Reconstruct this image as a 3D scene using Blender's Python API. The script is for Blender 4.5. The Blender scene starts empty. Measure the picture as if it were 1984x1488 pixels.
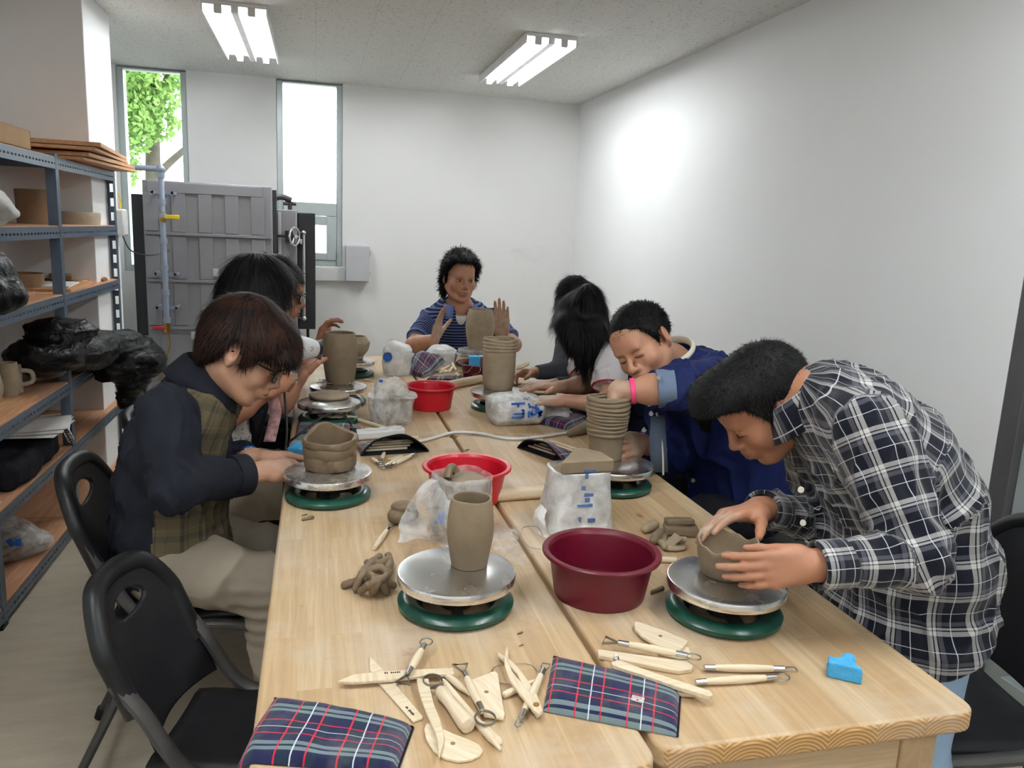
import bpy, math, random
import numpy as np
import openvdb
from mathutils import Vector, Matrix, noise as mnoise

# ------------------------------------------------------------------ camera, world, exposure
SC = bpy.context.scene
COL = SC.collection
CAMP = np.array([0.0, 0.0, 1.43])
RC = np.array([[0.9703149555, -0.2377578433, 0.0442729602],
               [0.0028772913, 0.1943996066, 0.9809181995],
               [0.2418276416, 0.9516722122, -0.1893129442]])      # right, up, forward
FPX = 1516.335
cam_d = bpy.data.cameras.new('camera')
cam_d.sensor_width = 36.0
cam_d.lens = 36.0 * FPX / 1984.0
cam_d.clip_start = 0.02
cam = bpy.data.objects.new('camera', cam_d)
COL.objects.link(cam)
cam.matrix_world = Matrix(((RC[0][0], RC[1][0], -RC[2][0], CAMP[0]),
                           (RC[0][1], RC[1][1], -RC[2][1], CAMP[1]),
                           (RC[0][2], RC[1][2], -RC[2][2], CAMP[2]),
                           (0, 0, 0, 1)))
SC.camera = cam

WORLD_STRENGTH = 3.6
TUBE_STRENGTH = 26.0
world = bpy.data.worlds.new('overcast_sky')
SC.world = world
world.use_nodes = True
bgn = world.node_tree.nodes['Background']
bgn.inputs['Color'].default_value = (0.93, 0.97, 1.0, 1)
bgn.inputs['Strength'].default_value = WORLD_STRENGTH
SC.view_settings.view_transform = 'Standard'
SC.view_settings.look = 'None'
SC.view_settings.gamma = 1.0
SC.view_settings.use_curve_mapping = False
SC.view_settings.exposure = 0.98
SC.cycles.use_denoising = True
SC.cycles.max_bounces = 7
SC.cycles.diffuse_bounces = 4
SC.cycles.glossy_bounces = 3
SC.cycles.transparent_max_bounces = 12
SC.cycles.transmission_bounces = 4
SC.cycles.sample_clamp_indirect = 6.0
SC.cycles.caustics_reflective = False
SC.cycles.caustics_refractive = False

CEIL = 2.5
TZ = 0.75          # table top
XR = 2.13          # right wall plane
YB = 6.5           # back wall plane


def ray(px, py):
    d = np.array([(px - 992.0) / FPX, -(py - 744.0) / FPX, 1.0])
    return RC.T @ d


def onz(px, py, z=TZ):
    """point of the horizontal plane z seen at that place of the photograph"""
    d = ray(px, py)
    return CAMP + d * ((z - CAMP[2]) / d[2])


def onx(px, py, X):
    d = ray(px, py)
    return CAMP + d * ((X - CAMP[0]) / d[0])


def ony(px, py, Y):
    d = ray(px, py)
    return CAMP + d * ((Y - CAMP[1]) / d[1])


def V(*a):
    return np.array(a, float)


def unit(v):
    v = np.asarray(v, float)
    return v / max(1e-9, np.linalg.norm(v))


# ------------------------------------------------------------------ objects
def tag(o, label=None, cat=None, group=None, kind=None):
    if label: o['label'] = label
    if cat: o['category'] = cat
    if group: o['group'] = group
    if kind: o['kind'] = kind
    return o


def link(name, mesh, parent=None, loc=None, rotz=0.0):
    o = bpy.data.objects.new(name, mesh)
    COL.objects.link(o)
    if parent is not None: o.parent = parent
    if loc is not None: o.location = [float(v) for v in loc]
    if rotz: o.rotation_euler = (0, 0, rotz)
    return o


def thing(name, label, cat, loc=(0, 0, 0), rotz=0.0, group=None):
    o = link(name, None, None, loc, rotz)
    o.empty_display_size = 0.05
    return tag(o, label, cat, group)


def np_mesh(name, verts, faces, mat=None, smooth=True, attrs=None):
    """faces: list of lists, or an (n,3)/(n,4) int array"""
    me = bpy.data.meshes.new(name)
    verts = np.asarray(verts, np.float32)
    if isinstance(faces, np.ndarray):
        n, k = faces.shape
        me.vertices.add(len(verts)); me.vertices.foreach_set('co', verts.ravel())
        me.loops.add(n * k); me.loops.foreach_set('vertex_index', faces.astype(np.int32).ravel())
        me.polygons.add(n)
        me.polygons.foreach_set('loop_start', np.arange(0, n * k, k, dtype=np.int32))
        try:
            me.polygons.foreach_set('loop_total', np.full(n, k, dtype=np.int32))
        except Exception:
            pass
        me.update(calc_edges=True)
    else:
        me.from_pydata([tuple(map(float, v)) for v in verts], [], faces)
        me.update()
    me.polygons.foreach_set('use_smooth', np.full(len(me.polygons), bool(smooth)))
    if attrs:
        for k, a in attrs.items():
            a = np.asarray(a, np.float32)
            if a.ndim == 1:
                at = me.attributes.new(k, 'FLOAT', 'POINT'); at.data.foreach_set('value', a)
            else:
                at = me.attributes.new(k, 'FLOAT_VECTOR', 'POINT'); at.data.foreach_set('vector', a.ravel())
    if mat is not None: me.materials.append(mat)
    return me


def basis(d, hint=(0, 0, 1)):
    d = unit(d)
    h = np.array(hint, float)
    if abs(d @ h) > 0.95: h = np.array([1.0, 0, 0])
    a = unit(np.cross(h, d))
    return a, np.cross(d, a), d


class MB:
    """collects shapes; build() links them as one mesh object"""

    def __init__(s):
        s.v = []; s.f = []; s.n = 0; s.sm = []; s.mi = []; s.cm = 0

    def add(s, verts, faces, smooth=False):
        verts = np.asarray(verts, float)
        s.v.append(verts)
        for f in faces:
            s.f.append([i + s.n for i in f]); s.sm.append(smooth); s.mi.append(s.cm)
        s.n += len(verts)
        return s

    def box(s, c, size, R=None):
        hx, hy, hz = [q / 2 for q in size]
        v = np.array([[x, y, z] for x in (-hx, hx) for y in (-hy, hy) for z in (-hz, hz)])
        if R is not None: v = v @ np.asarray(R)      # rows of R are the box axes
        v = v + np.asarray(c, float)
        return s.add(v, [[0, 1, 3, 2], [4, 6, 7, 5], [0, 4, 5, 1], [2, 3, 7, 6], [0, 2, 6, 4], [1, 5, 7, 3]])

    def span(s, a, b):
        a = np.asarray(a, float); b = np.asarray(b, float)
        return s.box((a + b) / 2, np.abs(b - a))

    def bar(s, a, b, w, h, up=(0, 0, 1)):
        """rectangular bar from a to b: w sideways, h along up"""
        a = np.asarray(a, float); b = np.asarray(b, float)
        x, y, d = basis(b - a, up)
        L = np.linalg.norm(b - a)
        return s.box((a + b) / 2, (w, h, L), np.array([x, y, d]))

    def cyl(s, a, b, r1, r2=None, seg=20, caps=True, smooth=True):
        r2 = r1 if r2 is None else r2
        a = np.asarray(a, float); b = np.asarray(b, float)
        x, y, d = basis(b - a)
        t = np.linspace(0, 2 * np.pi, seg, endpoint=False)
        ring = np.cos(t)[:, None] * x + np.sin(t)[:, None] * y
        v = np.vstack([a + ring * r1, b + ring * r2])
        f = [[i, (i + 1) % seg, seg + (i + 1) % seg, seg + i] for i in range(seg)]
        s.add(v, f, smooth)
        if caps:
            s.add(v[:seg], [list(range(seg))[::-1]]); s.add(v[seg:], [list(range(seg))])
        return s

    def tube(s, pts, r, seg=8, closed=False, caps=True, smooth=True, flat=1.0, up=(0, 0, 1)):
        pts = np.asarray(pts, float); n = len(pts)
        r = np.full(n, r, float) if np.isscalar(r) else np.asarray(r, float)
        t = np.linspace(0, 2 * np.pi, seg, endpoint=False)
        V_ = []; prev = None
        for i in range(n):
            if closed: d = pts[(i + 1) % n] - pts[i - 1]
            else: d = pts[min(i + 1, n - 1)] - pts[max(i - 1, 0)]
            d = unit(d)
            if prev is None: x, y, _ = basis(d, up)
            else:
                x = unit(prev - d * (prev @ d)); y = np.cross(d, x)
            prev = x
            V_.append(pts[i] + r[i] * (np.cos(t)[:, None] * x + np.sin(t)[:, None] * y * flat))
        f = []
        for i in range(n if closed else n - 1):
            j = (i + 1) % n
            for k in range(seg):
                f.append([i * seg + k, i * seg + (k + 1) % seg, j * seg + (k + 1) % seg, j * seg + k])
        s.add(np.vstack(V_), f, smooth)
        if not closed and caps:
            s.add(V_[0], [list(range(seg))[::-1]]); s.add(V_[-1], [list(range(seg))])
        return s

    def lathe(s, prof, c=(0, 0, 0), seg=48, smooth=True, wob=None, axes=None):
        """prof: (r,z) pairs; closed onto the axis where r == 0; wob(angle, z) scales the radius"""
        c = np.asarray(c, float)
        t = np.linspace(0, 2 * np.pi, seg, endpoint=False)
        V_ = []; rings = []; n0 = 0
        for r, z in prof:
            if r <= 1e-6:
                V_.append(np.array([[0, 0, z]])); rings.append((n0, 1)); n0 += 1
            else:
                rr = np.full(seg, r)
                zz = np.full(seg, z)
                if wob is not None:
                    q = wob(t, z); rr = rr * q[0]; zz = zz + q[1]
                V_.append(np.stack([rr * np.cos(t), rr * np.sin(t), zz], 1)); rings.append((n0, seg)); n0 += seg
        f = []
        for (a, na), (b, nb) in zip(rings[:-1], rings[1:]):
            for k in range(seg):
                k2 = (k + 1) % seg
                if na == 1 and nb == 1: continue
                if na == 1: f.append([a, b + k2, b + k])
                elif nb == 1: f.append([a + k, a + k2, b])
                else: f.append([a + k, a + k2, b + k2, b + k])
        v = np.vstack(V_)
        if axes is not None: v = v @ np.asarray(axes)
        return s.add(v + c, f, smooth)

    def prism(s, poly, z0, z1):
        """poly: (x,y) points; extruded from z0 to z1"""
        poly = np.asarray([p[:2] for p in poly], float); n = len(poly)
        area = np.sum(poly[:, 0] * np.roll(poly[:, 1], -1) - np.roll(poly[:, 0], -1) * poly[:, 1])
        if area < 0: poly = poly[::-1]
        lo = np.c_[poly, np.full(n, z0)]; hi = np.c_[poly, np.full(n, z1)]
        return s.add(np.vstack([lo, hi]), [list(range(n))[::-1], [n + i for i in range(n)]] +
                     [[i, (i + 1) % n, n + (i + 1) % n, n + i] for i in range(n)])

    def plate(s, poly3, nrm, th):
        """flat polygon in 3D, thickened by th along -nrm"""
        p = np.asarray(poly3, float); n = len(p); q = p - unit(nrm) * th
        return s.add(np.vstack([q, p]), [list(range(n))[::-1], [n + i for i in range(n)]] +
                     [[i, (i + 1) % n, n + (i + 1) % n, n + i] for i in range(n)])

    def ball(s, c, r, seg=16, R=None):
        r = np.array([r, r, r], float) if np.isscalar(r) else np.asarray(r, float)
        a = np.linspace(0, np.pi, seg // 2 + 1)
        prof = [(math.sin(t), -math.cos(t)) for t in a]
        prof[0] = (0, -1); prof[-1] = (0, 1)
        b = MB().lathe(prof, seg=seg)
        v = np.vstack(b.v) * r
        if R is not None: v = v @ np.asarray(R)
        return s.add(v + np.asarray(c, float), b.f, True)

    def grid(s, P, smooth=True, wrap=False):
        """P: (n,m,3) points"""
        n, m = P.shape[:2]
        f = []
        for i in range(n - 1):
            for j in range(m if wrap else m - 1):
                k = (j + 1) % m
                f.append([i * m + j, i * m + k, (i + 1) * m + k, (i + 1) * m + j])
        return s.add(P.reshape(-1, 3), f, smooth)

    def moved(s, R=None, c=(0, 0, 0)):
        for i, v in enumerate(s.v):
            s.v[i] = (v @ np.asarray(R) if R is not None else v) + np.asarray(c, float)
        return s

    def build(s, name, mat, parent=None, loc=None, rotz=0.0, bevel=0.0, seg=2, attrs=None, label=None):
        v = np.vstack(s.v)
        if loc is None and parent is None:
            base = np.array([(v[:, 0].min() + v[:, 0].max()) / 2, (v[:, 1].min() + v[:, 1].max()) / 2, v[:, 2].min()])
            v = v - base; loc = base
        me = np_mesh(name, v, s.f, mat, True, attrs)
        me.polygons.foreach_set('use_smooth', np.array(s.sm, bool))
        if any(s.mi): me.polygons.foreach_set('material_index', np.array(s.mi, np.int32))
        me.set_sharp_from_angle(angle=math.radians(38))
        o = link(name, me, parent, loc, rotz)
        if bevel > 0:
            m = o.modifiers.new('bevel', 'BEVEL'); m.width = bevel; m.segments = seg
            m.limit_method = 'ANGLE'; m.angle_limit = math.radians(40); m.harden_normals = False
        if label: o['label'] = label
        return o


def copy_tree(o, parent=None):
    c = o.copy(); COL.objects.link(c)
    if parent is not None: c.parent = parent
    for ch in list(o.children): copy_tree(ch, c)
    return c


def solid(o, th, offset=0.0):
    m = o.modifiers.new('thickness', 'SOLIDIFY'); m.thickness = th; m.offset = offset
    return o


def spline(pts, n=24):
    """Catmull-Rom through the points"""
    p = np.asarray(pts, float)
    p = np.vstack([2 * p[0] - p[1], p, 2 * p[-1] - p[-2]])
    out = []
    m = len(p) - 3
    for t in np.linspace(0, m - 1e-6, n):
        i = int(t); u = t - i
        a, b, c, d = p[i:i + 4]
        out.append(0.5 * ((2 * b) + (-a + c) * u + (2 * a - 5 * b + 4 * c - d) * u * u + (-a + 3 * b - 3 * c + d) * u ** 3))
    return np.array(out)


def smooth01(a, b, x):
    t = np.clip((x - a) / (b - a), 0, 1)
    return t * t * (3 - 2 * t)


def wav(p, seed, freq, octv=3, aniso=(1, 1, 1)):
    """cheap smooth noise in about -1..1"""
    rs = np.random.RandomState(seed)
    p = np.asarray(p, float) * np.asarray(aniso)
    out = np.zeros(len(p)); amp = 1.0; tot = 0
    for o_ in range(octv):
        for k in range(3):
            d = rs.normal(size=3); d /= np.linalg.norm(d)
            e = rs.normal(size=3); e /= np.linalg.norm(e)
            ph = rs.uniform(0, 6.28, 2)
            out += amp * np.sin(freq * (p @ d) + ph[0] + 1.3 * np.sin(freq * .6 * (p @ e) + ph[1]))
        tot += amp * 2.0
        amp *= .5; freq *= 2.05
    return out / tot


# ------------------------------------------------------------------ smooth solids (distance fields)
class SDF:
    def __init__(s):
        s.p = []      # (op, k, fn, bound centre, bound radius)

    def _add(s, op, k, fn, c, r):
        s.p.append((op, k, fn, np.asarray(c, np.float32), float(r))); return s

    def el(s, c, r, A=None, k=.02, op='u'):
        c = np.asarray(c, np.float32); r = np.asarray(r, np.float32) * np.ones(3, np.float32)
        A_ = None if A is None else np.asarray(A, np.float32)

        def fn(P):
            q = P - c
            if A_ is not None: q = q @ A_.T
            a = q / r; k0 = np.sqrt((a * a).sum(1)) + 1e-9
            b = a / r; k1 = np.sqrt((b * b).sum(1)) + 1e-9
            return k0 * (k0 - 1) / k1
        return s._add(op, k, fn, c, r.max())

    def rc(s, a, b, ra, rb, k=.02, op='u', flat=None):
        """round cone; flat=(direction, factor) squeezes it along a direction"""
        a = np.asarray(a, np.float32); b = np.asarray(b, np.float32)
        ba = b - a; L = float(ba @ ba) + 1e-12
        if flat is not None:
            fd = np.asarray(unit(flat[0]), np.float32); fs = 1.0 / flat[1] - 1.0

        def fn(P):
            q = P - a
            h = np.clip(q @ ba / L, 0, 1)
            w = q - h[:, None] * ba
            if flat is not None:
                w = w + (w @ fd)[:, None] * fd * np.float32(fs)
            return np.sqrt((w * w).sum(1)) - (ra + (rb - ra) * h)
        return s._add(op, k, fn, (a + b) / 2, math.sqrt(L) / 2 + max(ra, rb))

    def cone(s, a, b, ra, rb, k=.01, op='u', rnd=.004):
        """flat ended cone"""
        a = np.asarray(a, np.float32); b = np.asarray(b, np.float32)
        L = float(np.linalg.norm(b - a)); d = (b - a) / L

        def fn(P):
            q = P - a
            h = q @ d
            w = q - h[:, None] * d
            rr = np.sqrt((w * w).sum(1)) - (ra + (rb - ra) * np.clip(h / L, 0, 1)) + rnd
            ax = np.abs(h - L / 2) - L / 2 + rnd
            return np.minimum(np.maximum(rr, ax), 0) + np.sqrt(np.maximum(rr, 0) ** 2 + np.maximum(ax, 0) ** 2) - rnd
        return s._add(op, k, fn, (a + b) / 2, L / 2 + max(ra, rb))

    def box(s, c, h, A=None, rnd=.01, k=.01, op='u'):
        c = np.asarray(c, np.float32); h = np.asarray(h, np.float32)
        A_ = None if A is None else np.asarray(A, np.float32)

        def fn(P):
            q = P - c
            if A_ is not None: q = q @ A_.T
            q = np.abs(q) - h + rnd
            return np.sqrt((np.maximum(q, 0) ** 2).sum(1)) + np.minimum(q.max(1), 0) - rnd
        return s._add(op, k, fn, c, float(np.linalg.norm(h)))

    def fn(s, f, c, r, k=.01, op='i'):
        return s._add(op, k, f, c, r)

    def half(s, point, nrm, k=.006):
        """keeps the side of the plane that nrm points away from"""
        p = np.asarray(point, np.float32); n = np.asarray(unit(nrm), np.float32)
        return s._add('i', k, lambda P: (P - p) @ n, p, 1e3)

    def extend(s, other):
        s.p += other.p; return s

    @staticmethod
    def _comb(d, e, op, k):
        if op == 'u':
            h = np.clip(.5 + .5 * (e - d) / k, 0, 1)
            return e + (d - e) * h - k * h * (1 - h)
        if op == 's': e = -e
        h = np.clip(.5 - .5 * (e - d) / k, 0, 1)
        return e + (d - e) * h + k * h * (1 - h)

    def eval(s, P, blocks=None):
        P = P.astype(np.float32)
        d = np.full(len(P), 10.0, np.float32)
        for op, k, fn, c, r in s.p:
            d = s._comb(d, fn(P).astype(np.float32), op, k)
        return d

    def mesh(s, h, relax=0, pad=.02):
        us = [(c - r, c + r) for op, k, fn, c, r in s.p if op == 'u']
        lo = np.min([u[0] for u in us], 0) - pad; hi = np.max([u[1] for u in us], 0) + pad
        for op, k, fn, c, r in s.p:
            pass
        B = 8
        nb = np.ceil((hi - lo) / (h * B)).astype(int)
        ax = [lo[i] + (np.arange(nb[i]) * B + (B - 1) / 2) * h for i in range(3)]
        Cc = np.stack(np.meshgrid(*ax, indexing='ij'), -1).reshape(-1, 3).astype(np.float32)
        rad = math.sqrt(3) * h * B / 2
        dc = s.eval(Cc)
        act = np.where(np.abs(dc) < rad * 1.9 + .004)[0]
        dense = np.where(dc > 0, np.float32(3 * h), np.float32(-3 * h)).reshape(nb)
        dense = np.repeat(np.repeat(np.repeat(dense, B, 0), B, 1), B, 2)
        off = np.stack(np.meshgrid(*[np.arange(B)] * 3, indexing='ij'), -1).reshape(-1, 3)
        offw = ((off - (B - 1) / 2) * h).astype(np.float32)
        Ca = Cc[act]
        D = np.full((len(act), B ** 3), 10.0, np.float32)
        for op, k, fn, c, r in s.p:
            if op == 'i': sel = np.arange(len(act))
            else:
                sel = np.where(fn(Ca) < rad * 2.6 + k + .004)[0]
            for ch in range(0, len(sel), 3000):
                ss = sel[ch:ch + 3000]
                P = (Ca[ss][:, None, :] + offw[None]).reshape(-1, 3)
                e = fn(P).astype(np.float32).reshape(len(ss), -1)
                D[ss] = s._comb(D[ss], e, op, k)
        bi = np.stack(np.unravel_index(act, nb), 1)
        idx = bi[:, None, :] * B + off[None]
        dense[idx[..., 0], idx[..., 1], idx[..., 2]] = np.clip(D, -3 * h, 3 * h)
        g = openvdb.FloatGrid(3 * h)
        g.copyFromArray(dense)
        pts, quads = g.convertToQuads(isovalue=0.0)
        pts = pts.astype(np.float64) * h + lo
        quads = quads.astype(np.int64)
        # outward orientation
        a = pts[quads[:, 0]]; n = np.cross(pts[quads[:, 2]] - a, pts[quads[:, 3]] - pts[quads[:, 1]])
        vol = (a * n).sum()
        cen = pts.mean(0)
        vol = ((a - cen) * n).sum()
        if vol < 0: quads = quads[:, ::-1]
        # keep only pieces of some size
        for _ in range(relax): pts = laplace(pts, quads, .5)
        return pts, quads


def laplace(pts, quads, f=.5):
    e = np.vstack([quads[:, [0, 1]], quads[:, [1, 2]], quads[:, [2, 3]], quads[:, [3, 0]]])
    acc = np.zeros_like(pts); cnt = np.zeros(len(pts))
    for i in range(3):
        acc[:, i] = np.bincount(e[:, 0], pts[e[:, 1], i], len(pts)) + np.bincount(e[:, 1], pts[e[:, 0], i], len(pts))
    cnt = np.bincount(e[:, 0], minlength=len(pts)) + np.bincount(e[:, 1], minlength=len(pts))
    return pts + f * (acc / np.maximum(cnt, 1)[:, None] - pts)


def normals(pts, quads):
    n = np.cross(pts[quads[:, 2]] - pts[quads[:, 0]], pts[quads[:, 3]] - pts[quads[:, 1]])
    vn = np.zeros_like(pts)
    for k in range(4):
        for i in range(3):
            vn[:, i] += np.bincount(quads[:, k], n[:, i], len(pts))
    return vn / np.maximum(np.linalg.norm(vn, axis=1), 1e-12)[:, None]


def sdf_obj(name, pts, quads, mat, parent=None, loc=None, attrs=None):
    """loc is the object's own place: the points are given in world space"""
    base = np.zeros(3) if loc is None else np.asarray(loc, float)
    if loc is None and parent is None:
        base = np.array([(pts[:, 0].min() + pts[:, 0].max()) / 2, (pts[:, 1].min() + pts[:, 1].max()) / 2, pts[:, 2].min()])
    if parent is not None and loc is None:
        base = np.array(parent.location, float)
        me = np_mesh(name, pts - base, quads, mat, True, attrs)
        return link(name, me, parent)
    me = np_mesh(name, pts - base, quads, mat, True, attrs)
    return link(name, me, parent, base)
# ------------------------------------------------------------------ materials
def srgb(r, g, b):
    return tuple(((c / 255.0) / 12.92 if c / 255.0 <= .04045 else ((c / 255.0 + .055) / 1.055) ** 2.4) for c in (r, g, b))


class NT:
    def __init__(s, name):
        s.m = bpy.data.materials.new(name); s.m.use_nodes = True
        s.t = s.m.node_tree; s.b = s.t.nodes['Principled BSDF']; s.out = s.t.nodes['Material Output']

    def n(s, kind, **kw):
        q = s.t.nodes.new(kind)
        for k, v in kw.items():
            if hasattr(q, k) and k not in ('Scale',): setattr(q, k, v)
        return q

    def set(s, sock, v):
        if v is None: return
        if isinstance(v, bpy.types.NodeSocket): s.t.links.new(v, sock)
        elif isinstance(v, (tuple, list)):
            sock.default_value = tuple(v) + ((1.0,) if len(v) == 3 and sock.type == 'RGBA' else ())
        else: sock.default_value = v

    def coord(s, kind='Object'):
        return s.n('ShaderNodeTexCoord').outputs[kind]

    def attr(s, name, out='Vector'):
        q = s.n('ShaderNodeAttribute'); q.attribute_name = name
        return q.outputs[out]

    def mapping(s, vec, scale=(1, 1, 1), rot=(0, 0, 0), loc=(0, 0, 0)):
        q = s.n('ShaderNodeMapping'); s.set(q.inputs['Vector'], vec)
        q.inputs['Scale'].default_value = scale; q.inputs['Rotation'].default_value = rot; q.inputs['Location'].default_value = loc
        return q.outputs[0]

    def noise(s, scale, detail=3, rough=.5, vec=None, dist=0, out='Fac'):
        q = s.n('ShaderNodeTexNoise'); q.inputs['Scale'].default_value = scale
        q.inputs['Detail'].default_value = detail; q.inputs['Roughness'].default_value = rough
        q.inputs['Distortion'].default_value = dist
        s.set(q.inputs['Vector'], vec if vec is not None else s.coord())
        return q.outputs[out]

    def vor(s, scale, vec=None, feature='F1', out='Distance'):
        q = s.n('ShaderNodeTexVoronoi'); q.feature = feature; q.inputs['Scale'].default_value = scale
        s.set(q.inputs['Vector'], vec if vec is not None else s.coord())
        return q.outputs[out]

    def wave(s, scale, vec=None, dist=0, dscale=1, typ='BANDS', direction='X', prof='SIN'):
        q = s.n('ShaderNodeTexWave'); q.wave_type = typ; q.wave_profile = prof
        if typ == 'BANDS': q.bands_direction = direction
        else: q.rings_direction = direction
        q.inputs['Scale'].default_value = scale; q.inputs['Distortion'].default_value = dist
        q.inputs['Detail Scale'].default_value = dscale
        s.set(q.inputs['Vector'], vec if vec is not None else s.coord())
        return q.outputs['Fac']

    def ramp(s, fac, stops, interp='LINEAR'):
        q = s.n('ShaderNodeValToRGB'); r = q.color_ramp; r.interpolation = interp
        while len(r.elements) < len(stops): r.elements.new(.5)
        for e, (p, c) in zip(r.elements, stops):
            e.position = p
            e.color = (c, c, c, 1) if isinstance(c, (int, float)) else tuple(c) + (1,)
        s.set(q.inputs[0], fac)
        return q.outputs['Color']

    def mix(s, fac, a, b, mode='MIX'):
        q = s.n('ShaderNodeMix'); q.data_type = 'RGBA'; q.blend_type = mode
        s.set(q.inputs[0], fac); s.set(q.inputs[6], a); s.set(q.inputs[7], b)
        return q.outputs[2]

    def math(s, op, a, b=None, clamp=False):
        q = s.n('ShaderNodeMath'); q.operation = op; q.use_clamp = clamp
        s.set(q.inputs[0], a)
        if b is not None: s.set(q.inputs[1], b)
        return q.outputs[0]

    def sep(s, vec):
        q = s.n('ShaderNodeSeparateXYZ'); s.set(q.inputs[0], vec); return q.outputs

    def comb(s, x=0, y=0, z=0):
        q = s.n('ShaderNodeCombineXYZ'); s.set(q.inputs[0], x); s.set(q.inputs[1], y); s.set(q.inputs[2], z); return q.outputs[0]

    def bump(s, h, strength=.3, dist=.002, normal=None):
        q = s.n('ShaderNodeBump'); q.inputs['Strength'].default_value = strength; q.inputs['Distance'].default_value = dist
        s.set(q.inputs['Height'], h)
        if normal is not None: s.set(q.inputs['Normal'], normal)
        return q.outputs[0]

    def fin(s, color=None, rough=None, metal=None, normal=None, spec=None, **kw):
        i = s.b.inputs
        s.set(i['Base Color'], color); s.set(i['Roughness'], rough); s.set(i['Metallic'], metal)
        s.set(i['Normal'], normal); s.set(i['Specular IOR Level'], spec)
        for k, v in kw.items(): s.set(i[k.replace('_', ' ')], v)
        return s.m


def plain(name, c, rough=.5, metal=0.0, var=.06, vs=8.0, bump=0.0, bs=60.0, spec=.5, bd=.001, **kw):
    """one colour with a little natural unevenness"""
    t = NT(name)
    f = t.noise(vs, 4)
    lo = tuple(max(0, q * (1 - var * 2)) for q in c); hi = tuple(min(1, q * (1 + var * 2)) for q in c)
    col = t.ramp(f, [(.25, lo), (.75, hi)])
    nr = t.bump(t.noise(bs, 4), bump, bd) if bump else None
    return t.fin(col, rough, metal, nr, spec, **kw)


MT = {}
MT['wall'] = plain('wall_paint', (.85, .855, .855), .75, var=.015, vs=1.2, bump=.05, bs=90, spec=.25)
def _wall_back():
    t = NT('wall_paint_old'); o = t.coord(); s = t.sep(o)
    c = t.ramp(t.noise(1.0, 4), [(.25, (.775, .77, .757)), (.75, (.82, .816, .80))])
    def band(v, a, b, e):
        return t.math('MULTIPLY', t.math('DIVIDE', t.math('SUBTRACT', v, a), e, True), t.math('DIVIDE', t.math('SUBTRACT', b, v), e, True), True)
    def inside(x0, x1, z0, z1, e):
        return t.math('MULTIPLY', band(s[0], x0, x1, e), band(s[2], z0, z1, e))
    sc = t.math('MULTIPLY', inside(1.52, 1.95, 1.18, 1.36, .10), t.ramp(t.noise(9, 4, .6, t.mapping(o, (1, 1, 2.5))), [(.40, 0.), (.7, .30)]))
    ln = t.math('MAXIMUM', inside(1.70, 1.712, .86, 1.30, .006), inside(1.86, 1.868, .80, 1.27, .004))
    sc = t.math('MAXIMUM', sc, t.math('MULTIPLY', ln, t.ramp(t.noise(14, 3), [(.4, .0), (.7, .22)])))
    c = t.mix(sc, c, (.42, .41, .39))
    return t.fin(c, .75, 0, t.bump(t.noise(90, 4), .05, .001), .25)
MT['wall_back'] = _wall_back()


def _ceiling():
    t = NT('ceiling_board'); o = t.coord()
    f1 = t.noise(95, 2, .6, t.mapping(o, (1, .55, 1)))
    fl = t.ramp(f1, [(.33, .0), (.40, 1.0)])
    sx = t.sep(o)
    def seam(a, per):
        m = t.math('FRACT', t.math('DIVIDE', a, per)); m = t.math('ABSOLUTE', t.math('SUBTRACT', m, .5))
        return t.math('GREATER_THAN', m, .5 - .0022 / per)
    sm = t.math('MAXIMUM', seam(sx[0], .30), seam(sx[1], .60))
    c = t.mix(fl, (.50, .50, .48), (.76, .76, .735))
    c = t.mix(t.math('MULTIPLY', sm, .30), c, (.45, .45, .44))
    return t.fin(c, .9, 0, t.bump(fl, .35, .002), .15)
MT['ceiling'] = _ceiling()


def _floor():
    t = NT('floor_vinyl'); o = t.coord()
    a = t.noise(7, 6, .62, t.mapping(o, (.7, 3.0, 1)))
    b = t.noise(160, 2, .6)
    c = t.ramp(a, [(.3, srgb(174, 163, 144)), (.52, srgb(184, 174, 155)), (.75, srgb(193, 184, 166))])
    c = t.mix(t.ramp(b, [(.55, .0), (.75, .25)]), c, srgb(130, 118, 102))
    return t.fin(c, .42, 0, t.bump(a, .05, .002), .4)
MT['floor'] = _floor()


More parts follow.
